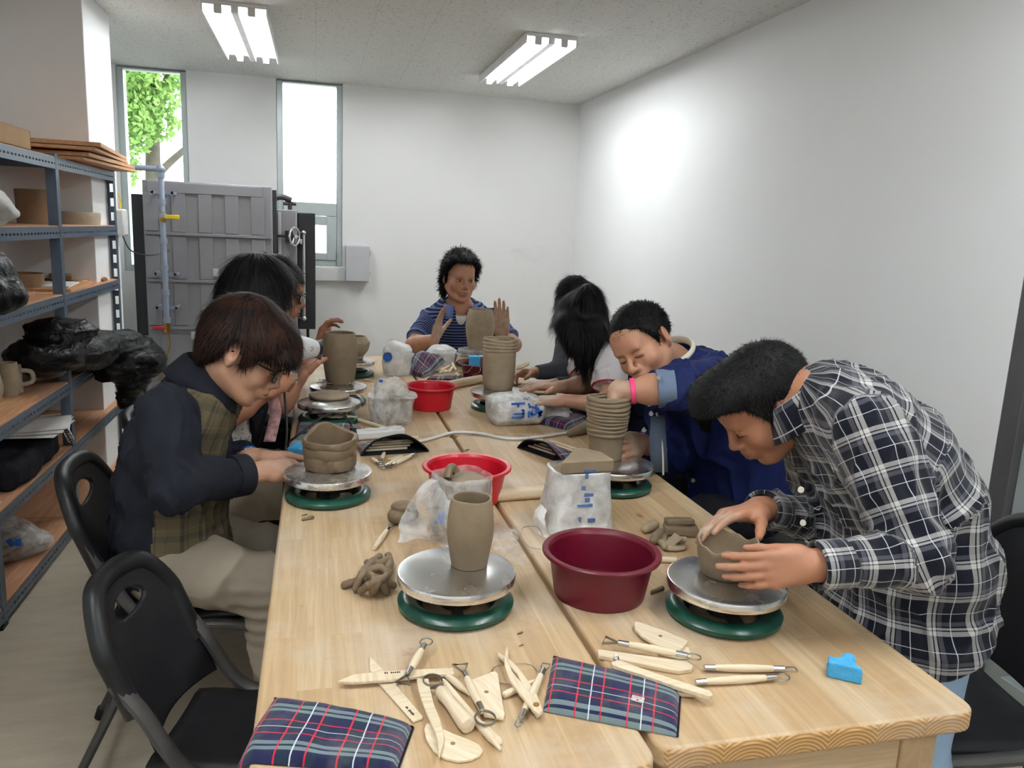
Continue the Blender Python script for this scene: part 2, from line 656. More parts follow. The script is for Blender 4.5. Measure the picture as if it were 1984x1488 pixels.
def _pine(name, ax=1, tone=1.0, stave=.052, worn=1.0):
    """glued pine staves running along the ax direction, end grain on the cut ends"""
    t = NT(name); o = t.coord(); s = t.sep(o)
    L, Wd = (s[1], s[0]) if ax == 1 else ((s[0], s[1]) if ax == 0 else (s[2], s[0]))
    br = t.n('ShaderNodeTexBrick'); br.offset = .37; br.squash = 1.0
    t.set(br.inputs['Vector'], t.comb(L, Wd, 0))
    br.inputs['Scale'].default_value = 1.0; br.inputs['Mortar Size'].default_value = .0006
    br.inputs['Mortar Smooth'].default_value = .3; br.inputs['Bias'].default_value = 0
    br.inputs['Brick Width'].default_value = .43; br.inputs['Row Height'].default_value = stave
    br.inputs['Color1'].default_value = (0, 0, 0, 1); br.inputs['Color2'].default_value = (1, 1, 1, 1)
    br.inputs['Mortar'].default_value = (.35, .35, .35, 1)
    bf = br.outputs['Color']
    tone *= .86
    q = lambda r, g, b: tuple(min(1, x * tone) for x in srgb(r, g, b))
    base = t.ramp(bf, [(0, q(193, 162, 121)), (.5, q(211, 181, 140)), (1, q(221, 195, 157))])
    off = t.math('MULTIPLY', t.sep(bf)[0], 7.0)
    gv = t.comb(t.math('MULTIPLY', L, 1.6), t.math('ADD', t.math('MULTIPLY', Wd, 34.0), off), t.math('MULTIPLY', s[2], 34.0))
    g = t.noise(2.4, 5, .6, gv, .4)
    c = t.mix(t.ramp(g, [(.36, .0), (.62, .55)]), base, q(176, 146, 112))
    # rings on the cut ends
    nz = t.sep(t.n('ShaderNodeNewGeometry').outputs['Normal'])
    end = t.math('GREATER_THAN', t.math('ABSOLUTE', nz[ax]), .75)
    fr = t.math('SUBTRACT', t.math('FRACT', t.math('DIVIDE', Wd, stave * 1.6)), .5)
    rv = t.comb(t.math('MULTIPLY', fr, stave * 1.6), t.math('SUBTRACT', s[2] if ax != 2 else s[1], .690 if ax == 1 else 0.0), 0)
    rings = t.wave(55, rv, 1.2, 12, 'RINGS', 'Z')
    c = t.mix(end, c, t.mix(t.ramp(rings, [(.25, 0.), (.8, 1.)]), q(176, 128, 76), q(221, 181, 125)))
    # knots, pale clay dust, dark dents
    if worn > 0:
        kn = t.vor(5.2, t.mapping(o, (1.0, .62, 0.0), loc=(.3, .2, 0)) if ax == 1 else t.mapping(o, (.7, 1, 1)))
        c = t.mix(t.ramp(kn, [(.022, .8), (.06, .0)]), c, q(128, 90, 60))
        du = t.noise(5.5, 5, .65)
        c = t.mix(t.ramp(du, [(.50, 0.), (.72, .42 * worn)]), c, srgb(205, 196, 184))
        st = t.noise(13, 3, .6, t.mapping(o, (1, 1, 1), loc=(3, 7, 1)))
        c = t.mix(t.ramp(st, [(.66, 0.), (.76, .45 * worn)]), c, q(150, 112, 78))
    return t.fin(c, t.ramp(t.noise(9, 3), [(.3, .38), (.7, .58)]), 0, t.bump(g, .06, .001), .35)


MT['pine'] = _pine('pine_tabletop', 1)
MT['pine_x'] = _pine('pine_rail_across', 0, .97, .2, .4)
MT['pine_y'] = _pine('pine_rail_along', 1, .97, .2, .4)
MT['pine_z'] = _pine('pine_leg', 2, .97, .2, .4)


def _wood(name, c0, c1, ax=0, fine=1.0, rough=.6):
    t = NT(name); sc = [26 * fine] * 3; sc[ax] = 2.2 * fine
    g = t.noise(2.2, 5, .6, t.mapping(t.coord(), tuple(sc)), .5)
    c = t.ramp(g, [(.3, c0), (.65, c1)])
    return t.fin(c, rough, 0, t.bump(g, .08, .0006), .3)


MT['tool_wood'] = _wood('pale_boxwood', srgb(212, 192, 160), srgb(234, 218, 190), 0, 3.0, .55)
MT['tool_wood_y'] = _wood('pale_boxwood_long', srgb(208, 188, 156), srgb(230, 214, 186), 1, 3.0, .55)
MT['plywood'] = _wood('plywood', srgb(178, 128, 88), srgb(204, 158, 116), 1, 1.0, .6)
MT['shelf_board'] = _wood('shelf_board', srgb(186, 136, 104), srgb(205, 158, 124), 1, .8, .55)
MT['cardboard'] = plain('cardboard', srgb(176, 140, 98), .8, var=.05, bump=.1, bs=40)
MT['pin_wood'] = _wood('rolling_pin_wood', srgb(196, 176, 146), srgb(216, 199, 172), 0, 2.0, .6)


def _clay(name, c, rough=.62, lum=1.0):
    t = NT(name); o = t.coord()
    a = t.noise(28, 5, .6); b = t.noise(140, 3, .6); d = t.noise(9, 3, .5)
    q = tuple(x * lum * .80 for x in c)
    col = t.ramp(t.math('ADD', t.math('MULTIPLY', a, .5), t.math('MULTIPLY', d, .5)),
                 [(.3, tuple(x * .78 for x in q)), (.5, q), (.72, tuple(min(1, x * 1.17) for x in q))])
    col = t.mix(t.ramp(b, [(.68, 0.), (.76, .5)]), col, tuple(x * .55 for x in q))
    return t.fin(col, rough, 0, t.bump(t.math('ADD', a, t.math('MULTIPLY', b, .4)), .22, .0016), .35)


MT['clay'] = _clay('wet_clay', srgb(144, 126, 102))
MT['clay_dark'] = _clay('dark_wet_clay', srgb(124, 105, 82), .5)
MT['clay_pale'] = _clay('drying_clay', srgb(176, 158, 132), .75)
MT['clay_dry'] = _clay('dry_clay', srgb(186, 172, 150), .85)
MT['clay_red'] = _clay('brown_dry_clay', srgb(158, 128, 98), .8)


def _alu(name, c=.82, rough=.24, aniso=.75):
    t = NT(name)
    o = t.coord(); s = t.sep(o)
    r = t.math('SQRT', t.math('ADD', t.math('MULTIPLY', s[0], s[0]), t.math('MULTIPLY', s[1], s[1])))
    w = t.wave(260, t.comb(r, 0, 0), .8, 3)
    gro = t.math('FRACT', t.math('DIVIDE', r, .0235))
    line = t.ramp(gro, [(.0, 0.), (.03, 1.), (.97, 1.), (1., 0.)])
    du = t.noise(22, 5, .65)
    col = t.mix(t.ramp(du, [(.58, 0.), (.85, .35)]), (c, c, c * .99), srgb(178, 168, 152))
    tg = t.n('ShaderNodeTangent'); tg.direction_type = 'RADIAL'; tg.axis = 'Z'
    rg = t.ramp(du, [(.5, rough), (.85, rough + .12)])
    t.set(t.b.inputs['Tangent'], tg.outputs[0])
    return t.fin(col, rg, t.ramp(du, [(.6, 1.), (.9, .8)]), t.bump(t.math('ADD', t.math('MULTIPLY', w, .10), line), .025, .0004), .5,
                 Anisotropic=aniso)
MT['alu'] = _alu('turned_aluminium')


def _alu_slab():
    t = NT('wet_aluminium'); du = t.noise(30, 5, .7)
    return t.fin(t.ramp(du, [(.35, (.8, .8, .8)), (.75, srgb(190, 180, 165))]), t.ramp(du, [(.4, .15), (.7, .5)]), .9,
                 t.bump(du, .4, .0015))
MT['alu_wet'] = _alu_slab()
MT['green'] = plain('green_enamel', srgb(20, 68, 55), .28, var=.25, vs=40, bump=.15, bs=120, spec=.5)
MT['iron_dark'] = plain('dark_cast_iron', (.03, .028, .026), .55, .4)
MT['steel'] = plain('bright_steel', (.62, .62, .62), .25, 1.0, .05)
MT['steel_dull'] = plain('dull_steel_band', (.34, .33, .31), .35, 1.0, .1)
MT['maroon'] = plain('maroon_plastic', srgb(92, 14, 33), .32, var=.05, spec=.45)
MT['red'] = plain('red_plastic', srgb(178, 18, 36), .32, var=.05, spec=.45)
MT['black_plastic'] = plain('black_plastic', (.008, .008, .009), .42, var=.15, vs=20, bump=.12, bs=400, spec=.3)
MT['seat_plastic'] = plain('grained_black_plastic', (.011, .011, .013), .48, var=.1, vs=20, bump=.25, bs=500, spec=.25)
MT['chair_metal'] = plain('grey_chair_paint', srgb(70, 68, 67), .45, .2, .06, spec=.4)
MT['rack_metal'] = plain('blue_grey_rack_paint', srgb(84, 98, 114), .42, .3, .08)
MT['kiln_grey'] = plain('kiln_grey_paint', srgb(134, 133, 137), .5, .1, .04, vs=4, bump=.04, bs=30)
MT['kiln_black'] = plain('kiln_black_side', (.010, .010, .012), .5, 0, .2)
MT['kiln_dark'] = plain('kiln_dark_gasket', (.03, .03, .033), .8)
MT['pipe'] = plain('pipe_grey_paint', srgb(140, 150, 166), .4, .3, .05)
MT['brass'] = plain('brass', srgb(176, 130, 62), .3, .9)
MT['yellow'] = plain('yellow_enamel', srgb(222, 190, 20), .4)
MT['red_enamel'] = plain('red_enamel', srgb(196, 30, 24), .4)
MT['box_grey'] = plain('light_grey_enamel', srgb(186, 187, 190), .45, .0, .02)
MT['alu_frame'] = plain('aluminium_frame', srgb(186, 196, 196), .4, .35, .03)
MT['alu_dark'] = plain('dark_grey_frame', srgb(88, 86, 88), .45, .3, .04)
MT['white_plastic'] = plain('white_plastic', (.72, .72, .71), .35, var=.02)
MT['white_paint'] = plain('white_sill_paint', (.74, .74, .73), .6, var=.03)
MT['sponge'] = plain('blue_sponge', srgb(72, 168, 222), .9, var=.1, vs=30, bump=.6, bs=260, bd=.003)
MT['black_cord'] = plain('black_rubber', (.012, .012, .012), .5)
MT['paper'] = plain('white_paper', (.72, .71, .69), .8, var=.03)
MT['nylon'] = plain('thin_steel_wire', (.35, .33, .3), .35, .9)


def _bagfilm(name, col, alpha, rough=.28, wr=.8, white=.5):
    """thin crinkled plastic film"""
    t = NT(name)
    w = t.noise(24, 4, .55, None, .5); w2 = t.noise(70, 3, .6, None, .8)
    nb = t.bump(t.math('ADD', w, t.math('MULTIPLY', w2, .4)), wr, .006)
    t.fin(col, rough, 0, nb, .55)
    tr = t.n('ShaderNodeBsdfTransparent'); mx = t.n('ShaderNodeMixShader')
    t.set(mx.inputs[0], t.ramp(w, [(.3, max(0, alpha - .22)), (.7, min(1, alpha + .22))]))
    t.t.links.new(tr.outputs[0], mx.inputs[1]); t.t.links.new(t.b.outputs[0], mx.inputs[2])
    t.t.links.new(mx.outputs[0], t.out.inputs['Surface'])
    return t.m


MT['film'] = _bagfilm('clear_milky_film', (.80, .80, .79), .40)
MT['film_dense'] = _bagfilm('milky_film', (.86, .86, .85), .68)
MT['film_thin'] = _bagfilm('thin_clear_film', (.85, .85, .85), .20)
MT['film_white'] = _bagfilm('white_cloudy_film', (.90, .90, .88), .90, .4)
MT['blue_print'] = plain('blue_print', srgb(30, 96, 190), .5)
MT['blue_print_pale'] = _bagfilm('faded_blue_print', srgb(84, 116, 172), .75, .4, .3)
t_ = NT('black_film'); w_ = t_.noise(14, 5, .6, None, 1.5)
MT['black_film'] = t_.fin((.004, .004, .005), .33, 0, t_.bump(w_, .9, .012), .2)


def stripes(t, coordv, period, bands, base):
    """bands: (start, end, colour) in 0..1 of the period"""
    f = t.math('FRACT', t.math('DIVIDE', coordv, period))
    stops = [(0.0, base)]
    for a, b, c in bands: stops += [(a, c), (b, base)]
    return t.ramp(f, stops, 'CONSTANT')


def _tartan(name, per_u, bu, base_u, per_v, bv, base_v, rough=.85, twill=1400, over_u=(), over_v=(), fz=.25):
    t = NT(name); a = t.attr('pat'); s = t.sep(a)
    n1 = t.noise(30, 2, .5, a)
    u = t.math('ADD', s[0], t.math('MULTIPLY', t.math('SUBTRACT', n1, .5), .0015)); v = s[1]
    cu = stripes(t, u, per_u, bu, base_u); cv = stripes(t, v, per_v, bv, base_v)
    c = t.mix(.5, cu, cv)
    K = (0, 0, 0); O = (1, 1, 1)
    for bands, col, ax, amt in over_u:
        m = stripes(t, (u, v)[ax], (per_u, per_v)[ax], [(p, q, O) for p, q in bands], K)
        c = t.mix(t.math('MULTIPLY', m, amt), c, col)
    du = t.noise(14, 4, .6)
    c = t.mix(t.ramp(du, [(.5, 0.), (.8, fz)]), c, srgb(150, 145, 138))
    tw = t.wave(220, t.comb(t.math('ADD', u, v), 0, 0))
    return t.fin(c, rough, 0, t.bump(t.math('ADD', t.math('MULTIPLY', tw, .35), t.noise(90, 3)), .25, .0012), .2, Sheen_Weight=.15)


NAVY = srgb(26, 31, 66); NGRN = srgb(30, 52, 58); SAGE = srgb(140, 160, 158); RED = srgb(196, 34, 50); WHT = srgb(215, 218, 222)
MT['tartan'] = _tartan('pouch_tartan', .078, [(.10, .26, NGRN), (.62, .84, NGRN)], NAVY,
                       .082, [(.28, .37, SAGE), (.415, .49, SAGE)], NAVY, .8,
                       over_u=[([(.085, .115)], RED, 0, .75), ([(.60, .63)], RED, 0, .8), ([(.86, .885), (.34, .36)], WHT, 0, .85),
                               ([(.07, .095), (.72, .75)], RED, 1, .7), ([(.90, .925)], srgb(170, 190, 190), 1, .7)])
FN = srgb(13, 17, 38); FB = srgb(8, 8, 11); FW = srgb(186, 184, 182); FG = srgb(88, 88, 96)
MT['flannel'] = _tartan('plaid_flannel', .062, [(.18, .30, FW), (.33, .40, FW), (.43, .55, FG)], FN,
                        .066, [(.20, .32, FW), (.35, .41, FW), (.45, .56, FG)], FB, .9,
                        over_u=[([(.76, .785)], WHT, 0, .6), ([(.79, .81)], WHT, 1, .6), ([(.31, .325), (.415, .425)], FB, 0, .6)], fz=.05)


def _cloth(name, c, var=.12, vs=9, weave=500, rough=.9, bump=.3, spec=.15, sheen=.0):
    t = NT(name)
    a = t.noise(vs, 5, .6); w = t.noise(weave, 2)
    col = t.ramp(a, [(.3, tuple(x * (1 - var) for x in c)), (.7, tuple(min(1, x * (1 + var)) for x in c))])
    return t.fin(col, rough, 0, t.bump(t.math('ADD', w, t.noise(40, 3)), bump, .001), spec, Sheen_Weight=sheen)


MT['denim_navy'] = _cloth('dark_chambray', srgb(29, 31, 39), .25, 12)
MT['jacket'] = _cloth('navy_jacket_cloth', srgb(26, 36, 82), .2, 8, 400, .7)
MT['jacket_lining'] = _cloth('grey_lining', srgb(104, 118, 140), .1)
MT['khaki'] = _cloth('khaki_twill', srgb(138, 128, 114), .08)
MT['jeans'] = _cloth('pale_blue_denim', srgb(150, 174, 200), .12, 14)
MT['black_cloth'] = _cloth('black_cloth', (.010, .010, .014), .2)
MT['apron_navy'] = _cloth('navy_apron', srgb(17, 19, 34), .2)
MT['grey_knit'] = _cloth('charcoal_jersey', srgb(66, 68, 74), .1, 20)
MT['white_cloth'] = _cloth('white_jersey', srgb(206, 200, 202), .04)
MT['pink_trim'] = _cloth('dark_red_trim', srgb(170, 50, 62), .1)
MT['white_tee'] = _cloth('white_tee', (.74, .74, .74), .03)
MT['polo_blue'] = _cloth('pale_blue_collar', srgb(96, 112, 158), .08)
MT['cream'] = _cloth('cream_collar', srgb(222, 216, 200), .04)
MT['canvas'] = _cloth('pale_canvas', srgb(178, 166, 150), .08)


def _polo():
    t = NT('striped_polo'); s = t.sep(t.attr('pat'))
    c = stripes(t, s[1], .0165, [(.60, .98, srgb(98, 112, 160))], srgb(34, 38, 62))
    return t.fin(c, .9, 0, t.bump(t.noise(300, 2), .3, .001), .2)
MT['polo'] = _polo()


def _dots():
    t = NT('dotted_knit'); a = t.attr('pat')
    d = t.vor(85, a)
    c = t.mix(t.ramp(d, [(.28, 1.), (.36, 0.)]), srgb(196, 188, 180), srgb(128, 118, 116))
    return t.fin(c, .9, 0, t.bump(d, .4, .002), .2)
MT['dots'] = _dots()


def _olive():
    t = NT('olive_plaid'); s = t.sep(t.attr('pat'))
    a = stripes(t, s[0], .046, [(.35, .55, srgb(50, 48, 44)), (.7, .76, srgb(44, 42, 39))], srgb(92, 82, 62))
    b = stripes(t, s[1], .060, [(.3, .55, srgb(58, 55, 50)), (.75, .8, srgb(104, 96, 76))], srgb(86, 77, 58))
    return t.fin(t.mix(.5, a, b), .9, 0, t.bump(t.noise(300, 2), .3, .001), .2)
MT['olive'] = _olive()


def _skin(name, c, deep, clay=0.0):
    t = NT(name)
    c = tuple(x * .74 for x in c); deep = tuple(x * .74 for x in deep)
    s = t.sep(t.attr('tint'))                     # x: lips and flushed spots, y: drying clay on the hands, z: dark lid lines and shade painted in the nostrils
    a = t.noise(16, 4); b = t.noise(220, 2)
    col = t.ramp(a, [(.3, tuple(x * .9 for x in c)), (.7, tuple(min(1, x * 1.08) for x in c))])
    col = t.mix(s[0], col, deep)
    col = t.mix(t.math('MULTIPLY', s[2], .55), col, (.02, .017, .015))
    col = t.mix(t.math('MULTIPLY', s[1], t.ramp(t.noise(45, 4), [(.35, .25), (.6, .85)])), col, srgb(178, 164, 146))
    return t.fin(col, .48, 0, t.bump(b, .12, .0008), .4, Subsurface_Weight=.08, Subsurface_Radius=(.012, .005, .003), Subsurface_Scale=.5)


MT['skin'] = _skin('skin_tan', srgb(204, 150, 120), srgb(160, 88, 78))
MT['skin_warm'] = _skin('skin_brown', srgb(186, 130, 100), srgb(138, 72, 62))
MT['skin_fair'] = _skin('skin_fair', srgb(208, 160, 132), srgb(176, 98, 88))
MT['eye_white'] = plain('eye_white', (.62, .58, .55), .25)
MT['iris'] = plain('dark_iris', (.012, .008, .006), .15)
MT['lash'] = plain('dark_lash', (.015, .012, .01), .8)


def _hair(name, c, c2):
    t = NT(name); a = t.noise(9, 3)
    i = t.n('ShaderNodeHairInfo') if False else None
    col = t.ramp(t.noise(30, 4), [(.35, c), (.7, c2)])
    return t.fin(col, .55, 0, t.bump(t.noise(180, 3), .3, .001), .14)


MT['hair_black'] = _hair('black_hair', (.003, .003, .0035), (.008, .0075, .0075))
MT['hair_brown'] = _hair('dark_brown_hair', (.007, .0045, .004), (.034, .013, .008))
MT['hair_soft'] = _hair('soft_black_hair', (.0035, .0035, .004), (.010, .0095, .0095))


def _glass():
    t = NT('clear_window_glass')
    gl = t.n('ShaderNodeBsdfGlossy'); gl.inputs['Roughness'].default_value = .02
    tr = t.n('ShaderNodeBsdfTransparent'); tr.inputs[0].default_value = (.93, .97, .96, 1)
    mx = t.n('ShaderNodeMixShader'); fr = t.n('ShaderNodeFresnel'); fr.inputs[0].default_value = 1.45
    t.t.links.new(fr.outputs[0], mx.inputs[0]); t.t.links.new(tr.outputs[0], mx.inputs[1]); t.t.links.new(gl.outputs[0], mx.inputs[2])
    t.t.links.new(mx.outputs[0], t.out.inputs['Surface'])
    return t.m
MT['glass'] = _glass()
MT['clear_plastic'] = _bagfilm('clear_plastic_disc', (.75, .76, .76), .45, .15, .1)


def _emit(name, c, s_):
    t = NT(name); t.fin((.9, .9, .9), .4, Emission_Color=c, Emission_Strength=s_); return t.m
MT['tube'] = _emit('lit_fluorescent_tube', (.95, .985, 1.0), TUBE_STRENGTH)
MT['reflector'] = plain('white_lamp_reflector', (.85, .85, .85), .35)


def _leaf():
    t = NT('tree_leaves')
    col = t.ramp(t.noise(3.0, 3), [(.3, srgb(112, 148, 74)), (.7, srgb(160, 190, 112))])
    t.fin(col, .6, 0, None, .3)
    tl = t.n('ShaderNodeBsdfTranslucent'); t.set(tl.inputs[0], col)
    mx = t.n('ShaderNodeMixShader'); mx.inputs[0].default_value = .5
    t.t.links.new(t.b.outputs[0], mx.inputs[1]); t.t.links.new(tl.outputs[0], mx.inputs[2]); t.t.links.new(mx.outputs[0], t.out.inputs['Surface'])
    return t.m
MT['leaf'] = _leaf()
MT['bark'] = plain('tree_bark', srgb(84, 76, 66), .9, var=.2, bump=.6, bs=20, bd=.02)
MT['ground'] = plain('pale_ground', srgb(170, 170, 160), .9)
MT['tyvek'] = plain('grey_sky_block', (.62, .66, .64), .8)
# ------------------------------------------------------------------ the setting
YF = -2.2            # wall behind the camera
XL = -1.75           # left wall


def struct(name, mb, m, label=None, cat=None, bevel=0.0, parent=None):
    o = mb.build(name, m, parent, loc=(0, 0, 0) if parent is None else None, bevel=bevel)
    if parent is None:
        tag(o, label, cat, None, 'structure')
    return o


struct('floor', MB().span((XL - .1, YF - .1, -.1), (4.2, YB + .2, 0)), MT['floor'], 'beige mottled vinyl floor', 'floor')
struct('ceiling', MB().span((XL - .1, YF - .1, CEIL), (4.2, YB + .2, CEIL + .1)), MT['ceiling'], 'white flecked mineral fibre ceiling', 'ceiling')
# back wall with two tall openings and a low one
w1 = (-1.41, -.93); w2 = (-.295, .20)
TOP = 2.492
b = MB()
b.span((XL, YB, 0), (w1[0], YB + .2, CEIL))
b.span((w1[0], YB, 0), (w1[1], YB + .2, 1.02))
b.span((w1[1], YB, 0), (w2[0], YB + .2, CEIL))
b.span((w2[0], YB, 0), (w2[1], YB + .2, 1.105))
b.span((w2[1], YB, 0), (XR, YB + .2, CEIL))
struct('wall_back', b, MT['wall_back'], 'white back wall with two tall narrow windows', 'wall')
struct('wall_right', MB().span((XR, 2.0, 0), (XR + .15, YB + .2, CEIL)), MT['wall'], 'blank white right wall', 'wall')
struct('wall_left', MB().span((XL - .1, YF, 0), (XL, YB + .2, CEIL)), MT['wall'], 'white left wall behind the shelving', 'wall')
struct('wall_front', MB().span((XL, YF - .1, 0), (4.2, YF, CEIL)), MT['wall'], 'white wall behind the viewer', 'wall')
# pillar and the boxed-in beam before it on the left wall
struct('wall_pillar', MB().span((XL, 4.46, 0), (-1.1, 4.99, CEIL)), MT['wall'], 'white pillar at the end of the shelving', 'pillar', .004)
struct('trim_1', MB().span((XL, YF, 2.2), (XL + .16, 4.46, CEIL)), MT['wall'], 'white beam along the left wall under the ceiling', 'beam', .004)


def window(n, x0, x1, z0, z1, label, low=None):
    """tall fixed light; low: height of a small opening light under it"""
    r = thing('window_%d' % n, label, 'window', ((x0 + x1) / 2, YB + .1, z0)); r['kind'] = 'structure'
    L = np.array(r.location)
    t = .045
    y0, y1 = YB + .03, YB + .13
    fr = MB()
    fr.span((x0, y0, z0), (x0 + t, y1, z1)); fr.span((x1 - t, y0, z0), (x1, y1, z1))
    fr.span((x0 + t, y0 + .003, z1 - .012), (x1 - t, y1, z1)); fr.span((x0 + t, y0 + .003, z0), (x1 - t, y1, z0 + t))
    if low: fr.span((x0 + t, y0 - .02, low - .05), (x1 - t, y1 - .004, low + .05))
    fr.moved(c=-L).build('window_frame', MT['alu_frame'], r, bevel=.004)
    MB().span((x0 + t, YB + .08, (low + .05) if low else z0 + t), (x1 - t, YB + .086, z1 - .012)).moved(c=-L).build('pane', MT['glass'], r)
    if low:
        sh = MB(); a, c, d, e = x0 + t, x1 - t, z0 + t, low - .05
        q = .055
        sh.span((a, y0 - .015, d), (a + q, y0 + .05, e)); sh.span((c - q * 1.4, y0 - .015, d), (c, y0 + .05, e))
        sh.span((a + q, y0 - .012, d + .002), (c - q * 1.4, y0 + .05, d + q)); sh.span((a + q, y0 - .012, e - q * 1.3), (c - q * 1.4, y0 + .05, e - .002))
        s_ = sh.moved(c=-L).build('sash', MT['alu_frame'], r, bevel=.004)
        MB().span((a + q, y0 + .02, d + q), (c - q, y0 + .026, e - q)).moved(c=-L).build('sash_pane', MT['glass'], s_)
    return r


window(1, w1[0], w1[1], 1.02, TOP, 'tall narrow window behind the kiln with a green tree outside')
window(2, w2[0], w2[1], 1.105, TOP, 'tall bright window with a small opening sash below', 1.545)
struct('trim_2', MB().span((w2[0] - .02, YB - .05, .985), (.235, YB, 1.105)), MT['white_paint'], 'white lumpy ledge under the bright window', 'sill', .012)
# outside
struct('outdoor_ground', MB().span((-14, YB + .2, -.6), (14, 40, -.5)), MT['ground'], 'pale ground outside the windows', 'ground')

# glazed partition at the right of the viewer
p = thing('door_1', 'aluminium framed glass partition at the right edge beside the white wall', 'glass partition', (XR, 0, 0)); p['kind'] = 'structure'
q = MB().span((0, 1.93, 0), (.15, 2.0, CEIL)); q.build('dark_post', MT['alu_dark'], p, bevel=.004)
q = MB()
for y in (1.84, .72, -.26, -1.24, YF + .05):
    q.span((.03, y, 0), (.11, y + .09, CEIL))
q.span((.03, 1.80, .1), (.11, 1.84, CEIL)) if False else None
q.span((.034, YF, .62), (.106, 1.84, .70)); q.span((.034, YF, CEIL - .08), (.106, 1.84, CEIL - .002)); q.span((.0, YF, .002), (.15, 1.84, .10))
q.build('frame', MT['alu_frame'], p, bevel=.003)
MB().span((-.02, YF, .40), (.13, 1.86, .46)).build('sill', MT['white_paint'], p, bevel=.004)
for i, y in enumerate((1.79, .81, -.17, -1.15)):
    MB().span((.065, [.81, -.17, -1.15, YF + .1][i], .10), (.071, y + (.07 if i == 0 else 0), CEIL - .08)).build('pane', MT['glass'], p)
struct('wall_sky_block', MB().span((4.1, YF, 0), (4.2, YB + .2, CEIL)), MT['tyvek'], 'grey green wall added beyond the glass partition to block sky light', 'wall')  # added wall: keeps the sky from flooding in through the partition
struct('wall_sky_block_end', MB().span((XR, 6.6, 0), (4.2, 6.7, CEIL)), MT['tyvek'], 'added end wall closing off sky light beyond the glass', 'wall')  # added as well, shuts the sky out at the far end


# ceiling lamps: white tray, two tubes, end sockets
def lamp(x0, x1, y0, y1, label):
    L = V((x0 + x1) / 2, (y0 + y1) / 2, CEIL - .055)
    r = thing('ceiling_light', label, 'ceiling light', L, 0, 'twin tube ceiling lights')
    hw = (x1 - x0) / 2 + .03; hl = (y1 - y0) / 2
    b = MB()
    b.span((-hw, -hl, .035), (hw, hl, .055))
    for s in (-1, 1): b.span((s * hw - .004, -hl, 0), (s * hw + .004, hl, .05))
    b.span((-.018, -hl, .005), (.018, hl, .04))
    b.build('housing', MT['reflector'], r, bevel=.002)
    for s in (-1, 1):
        x = s * (hw * .52)
        MB().cyl((x, -hl + .03, .014), (x, hl - .03, .014), .0165, seg=16).build('tube', MT['tube'], r)
        for q in (-1, 1): MB().box((x, q * (hl - .010), .016), (.038, .02, .038)).build('socket', MT['white_plastic'], r, bevel=.003)
    return r


lamp(-.52, -.27, 4.42, 5.66, 'twin tube ceiling light above the kiln side of the tables')
lamp(1.135, 1.36, 4.37, 5.66, 'twin tube ceiling light above the back of the room by the right wall')
lamp(-.52, -.27, .25, 1.49, 'unseen twin tube light added to brighten the near end, shelving side')  # out of view, added to lift the light on the near tables
lamp(-.52, -.27, -1.75, -.51, 'twin tube fill light added behind the viewer, shelving side')  # added fill for surfaces that face the camera
lamp(1.135, 1.36, -1.75, -.51, 'twin tube fill light added behind the viewer, glass side')  # second added fill behind the camera, same purpose
lamp(2.95, 3.18, .1, 1.34, 'unseen twin tube light added beyond the glass for a cool rim')  # added source, brightens the space past the glass and lights from that side
lamp(1.135, 1.36, .25, 1.49, 'unseen twin tube light added to brighten the near end, blank wall side')  # partner of the added near-end light, also out of view


# tree outside the first window
def tree():
    rs = np.random.RandomState(4)
    c0 = ony(292, 330, 10.5)
    root = thing('tree', 'green leafy tree outside the tall window behind the kiln', 'tree', (c0[0], 10.5, -.5))
    t = MB()
    tp = spline([(0, 0, 0), (.0, 0, 1.0), (.02, 0, 2.2), (.03, .05, 2.9), (.06, 0, 3.6), (.12, .1, 4.6)], 26)
    t.tube(tp, np.linspace(.115, .055, 26), 10)
    for q in ([(0, 0, 2.35), (.28, -.1, 2.62), (.62, -.15, 2.92), (1.2, -.1, 3.5)], [(.1, 0, 3.1), (-.25, -.1, 3.5), (-.5, 0, 4.1)], [(.1, 0, 3.3), (.4, -.2, 3.8), (.6, 0, 4.4)]):
        t.tube(spline(q, 12), np.linspace(.05, .022, 12), 7)
    t.build('trunk', MT['bark'], root)
    v = []; f = []; n = 0
    for cx, cy, cz, rr, k in [(-.30, -.3, 3.35, .42, 700), (-.12, -.4, 2.95, .34, 480), (.14, -.3, 3.5, .40, 520), (-.36, -.2, 2.5, .30, 200), (-.42, .2, 1.75, .26, 170), (.18, -.3, 3.0, .22, 120), (-.3, .1, 1.3, .22, 90), (.12, .2, 1.45, .16, 60), (.5, .3, 4.2, .6, 400), (-.6, .2, 4.1, .6, 400)]:
        for _ in range(int(k * 2.4)):
            d = rs.normal(size=3); d /= np.linalg.norm(d)
            c = np.array([cx, cy, cz]) + d * rr * rs.uniform(.2, 1) ** .6
            a = unit(rs.normal(size=3)); b_ = unit(np.cross(a, rs.normal(size=3)))
            s_ = rs.uniform(.032, .055)
            v += [c - a * s_, c + b_ * s_ * .5, c + a * s_, c - b_ * s_ * .5]; f.append([n, n + 1, n + 2, n + 3]); n += 4
    me = np_mesh('foliage', np.array(v), np.array(f), MT['leaf'], False)
    link('foliage', me, root)


tree()
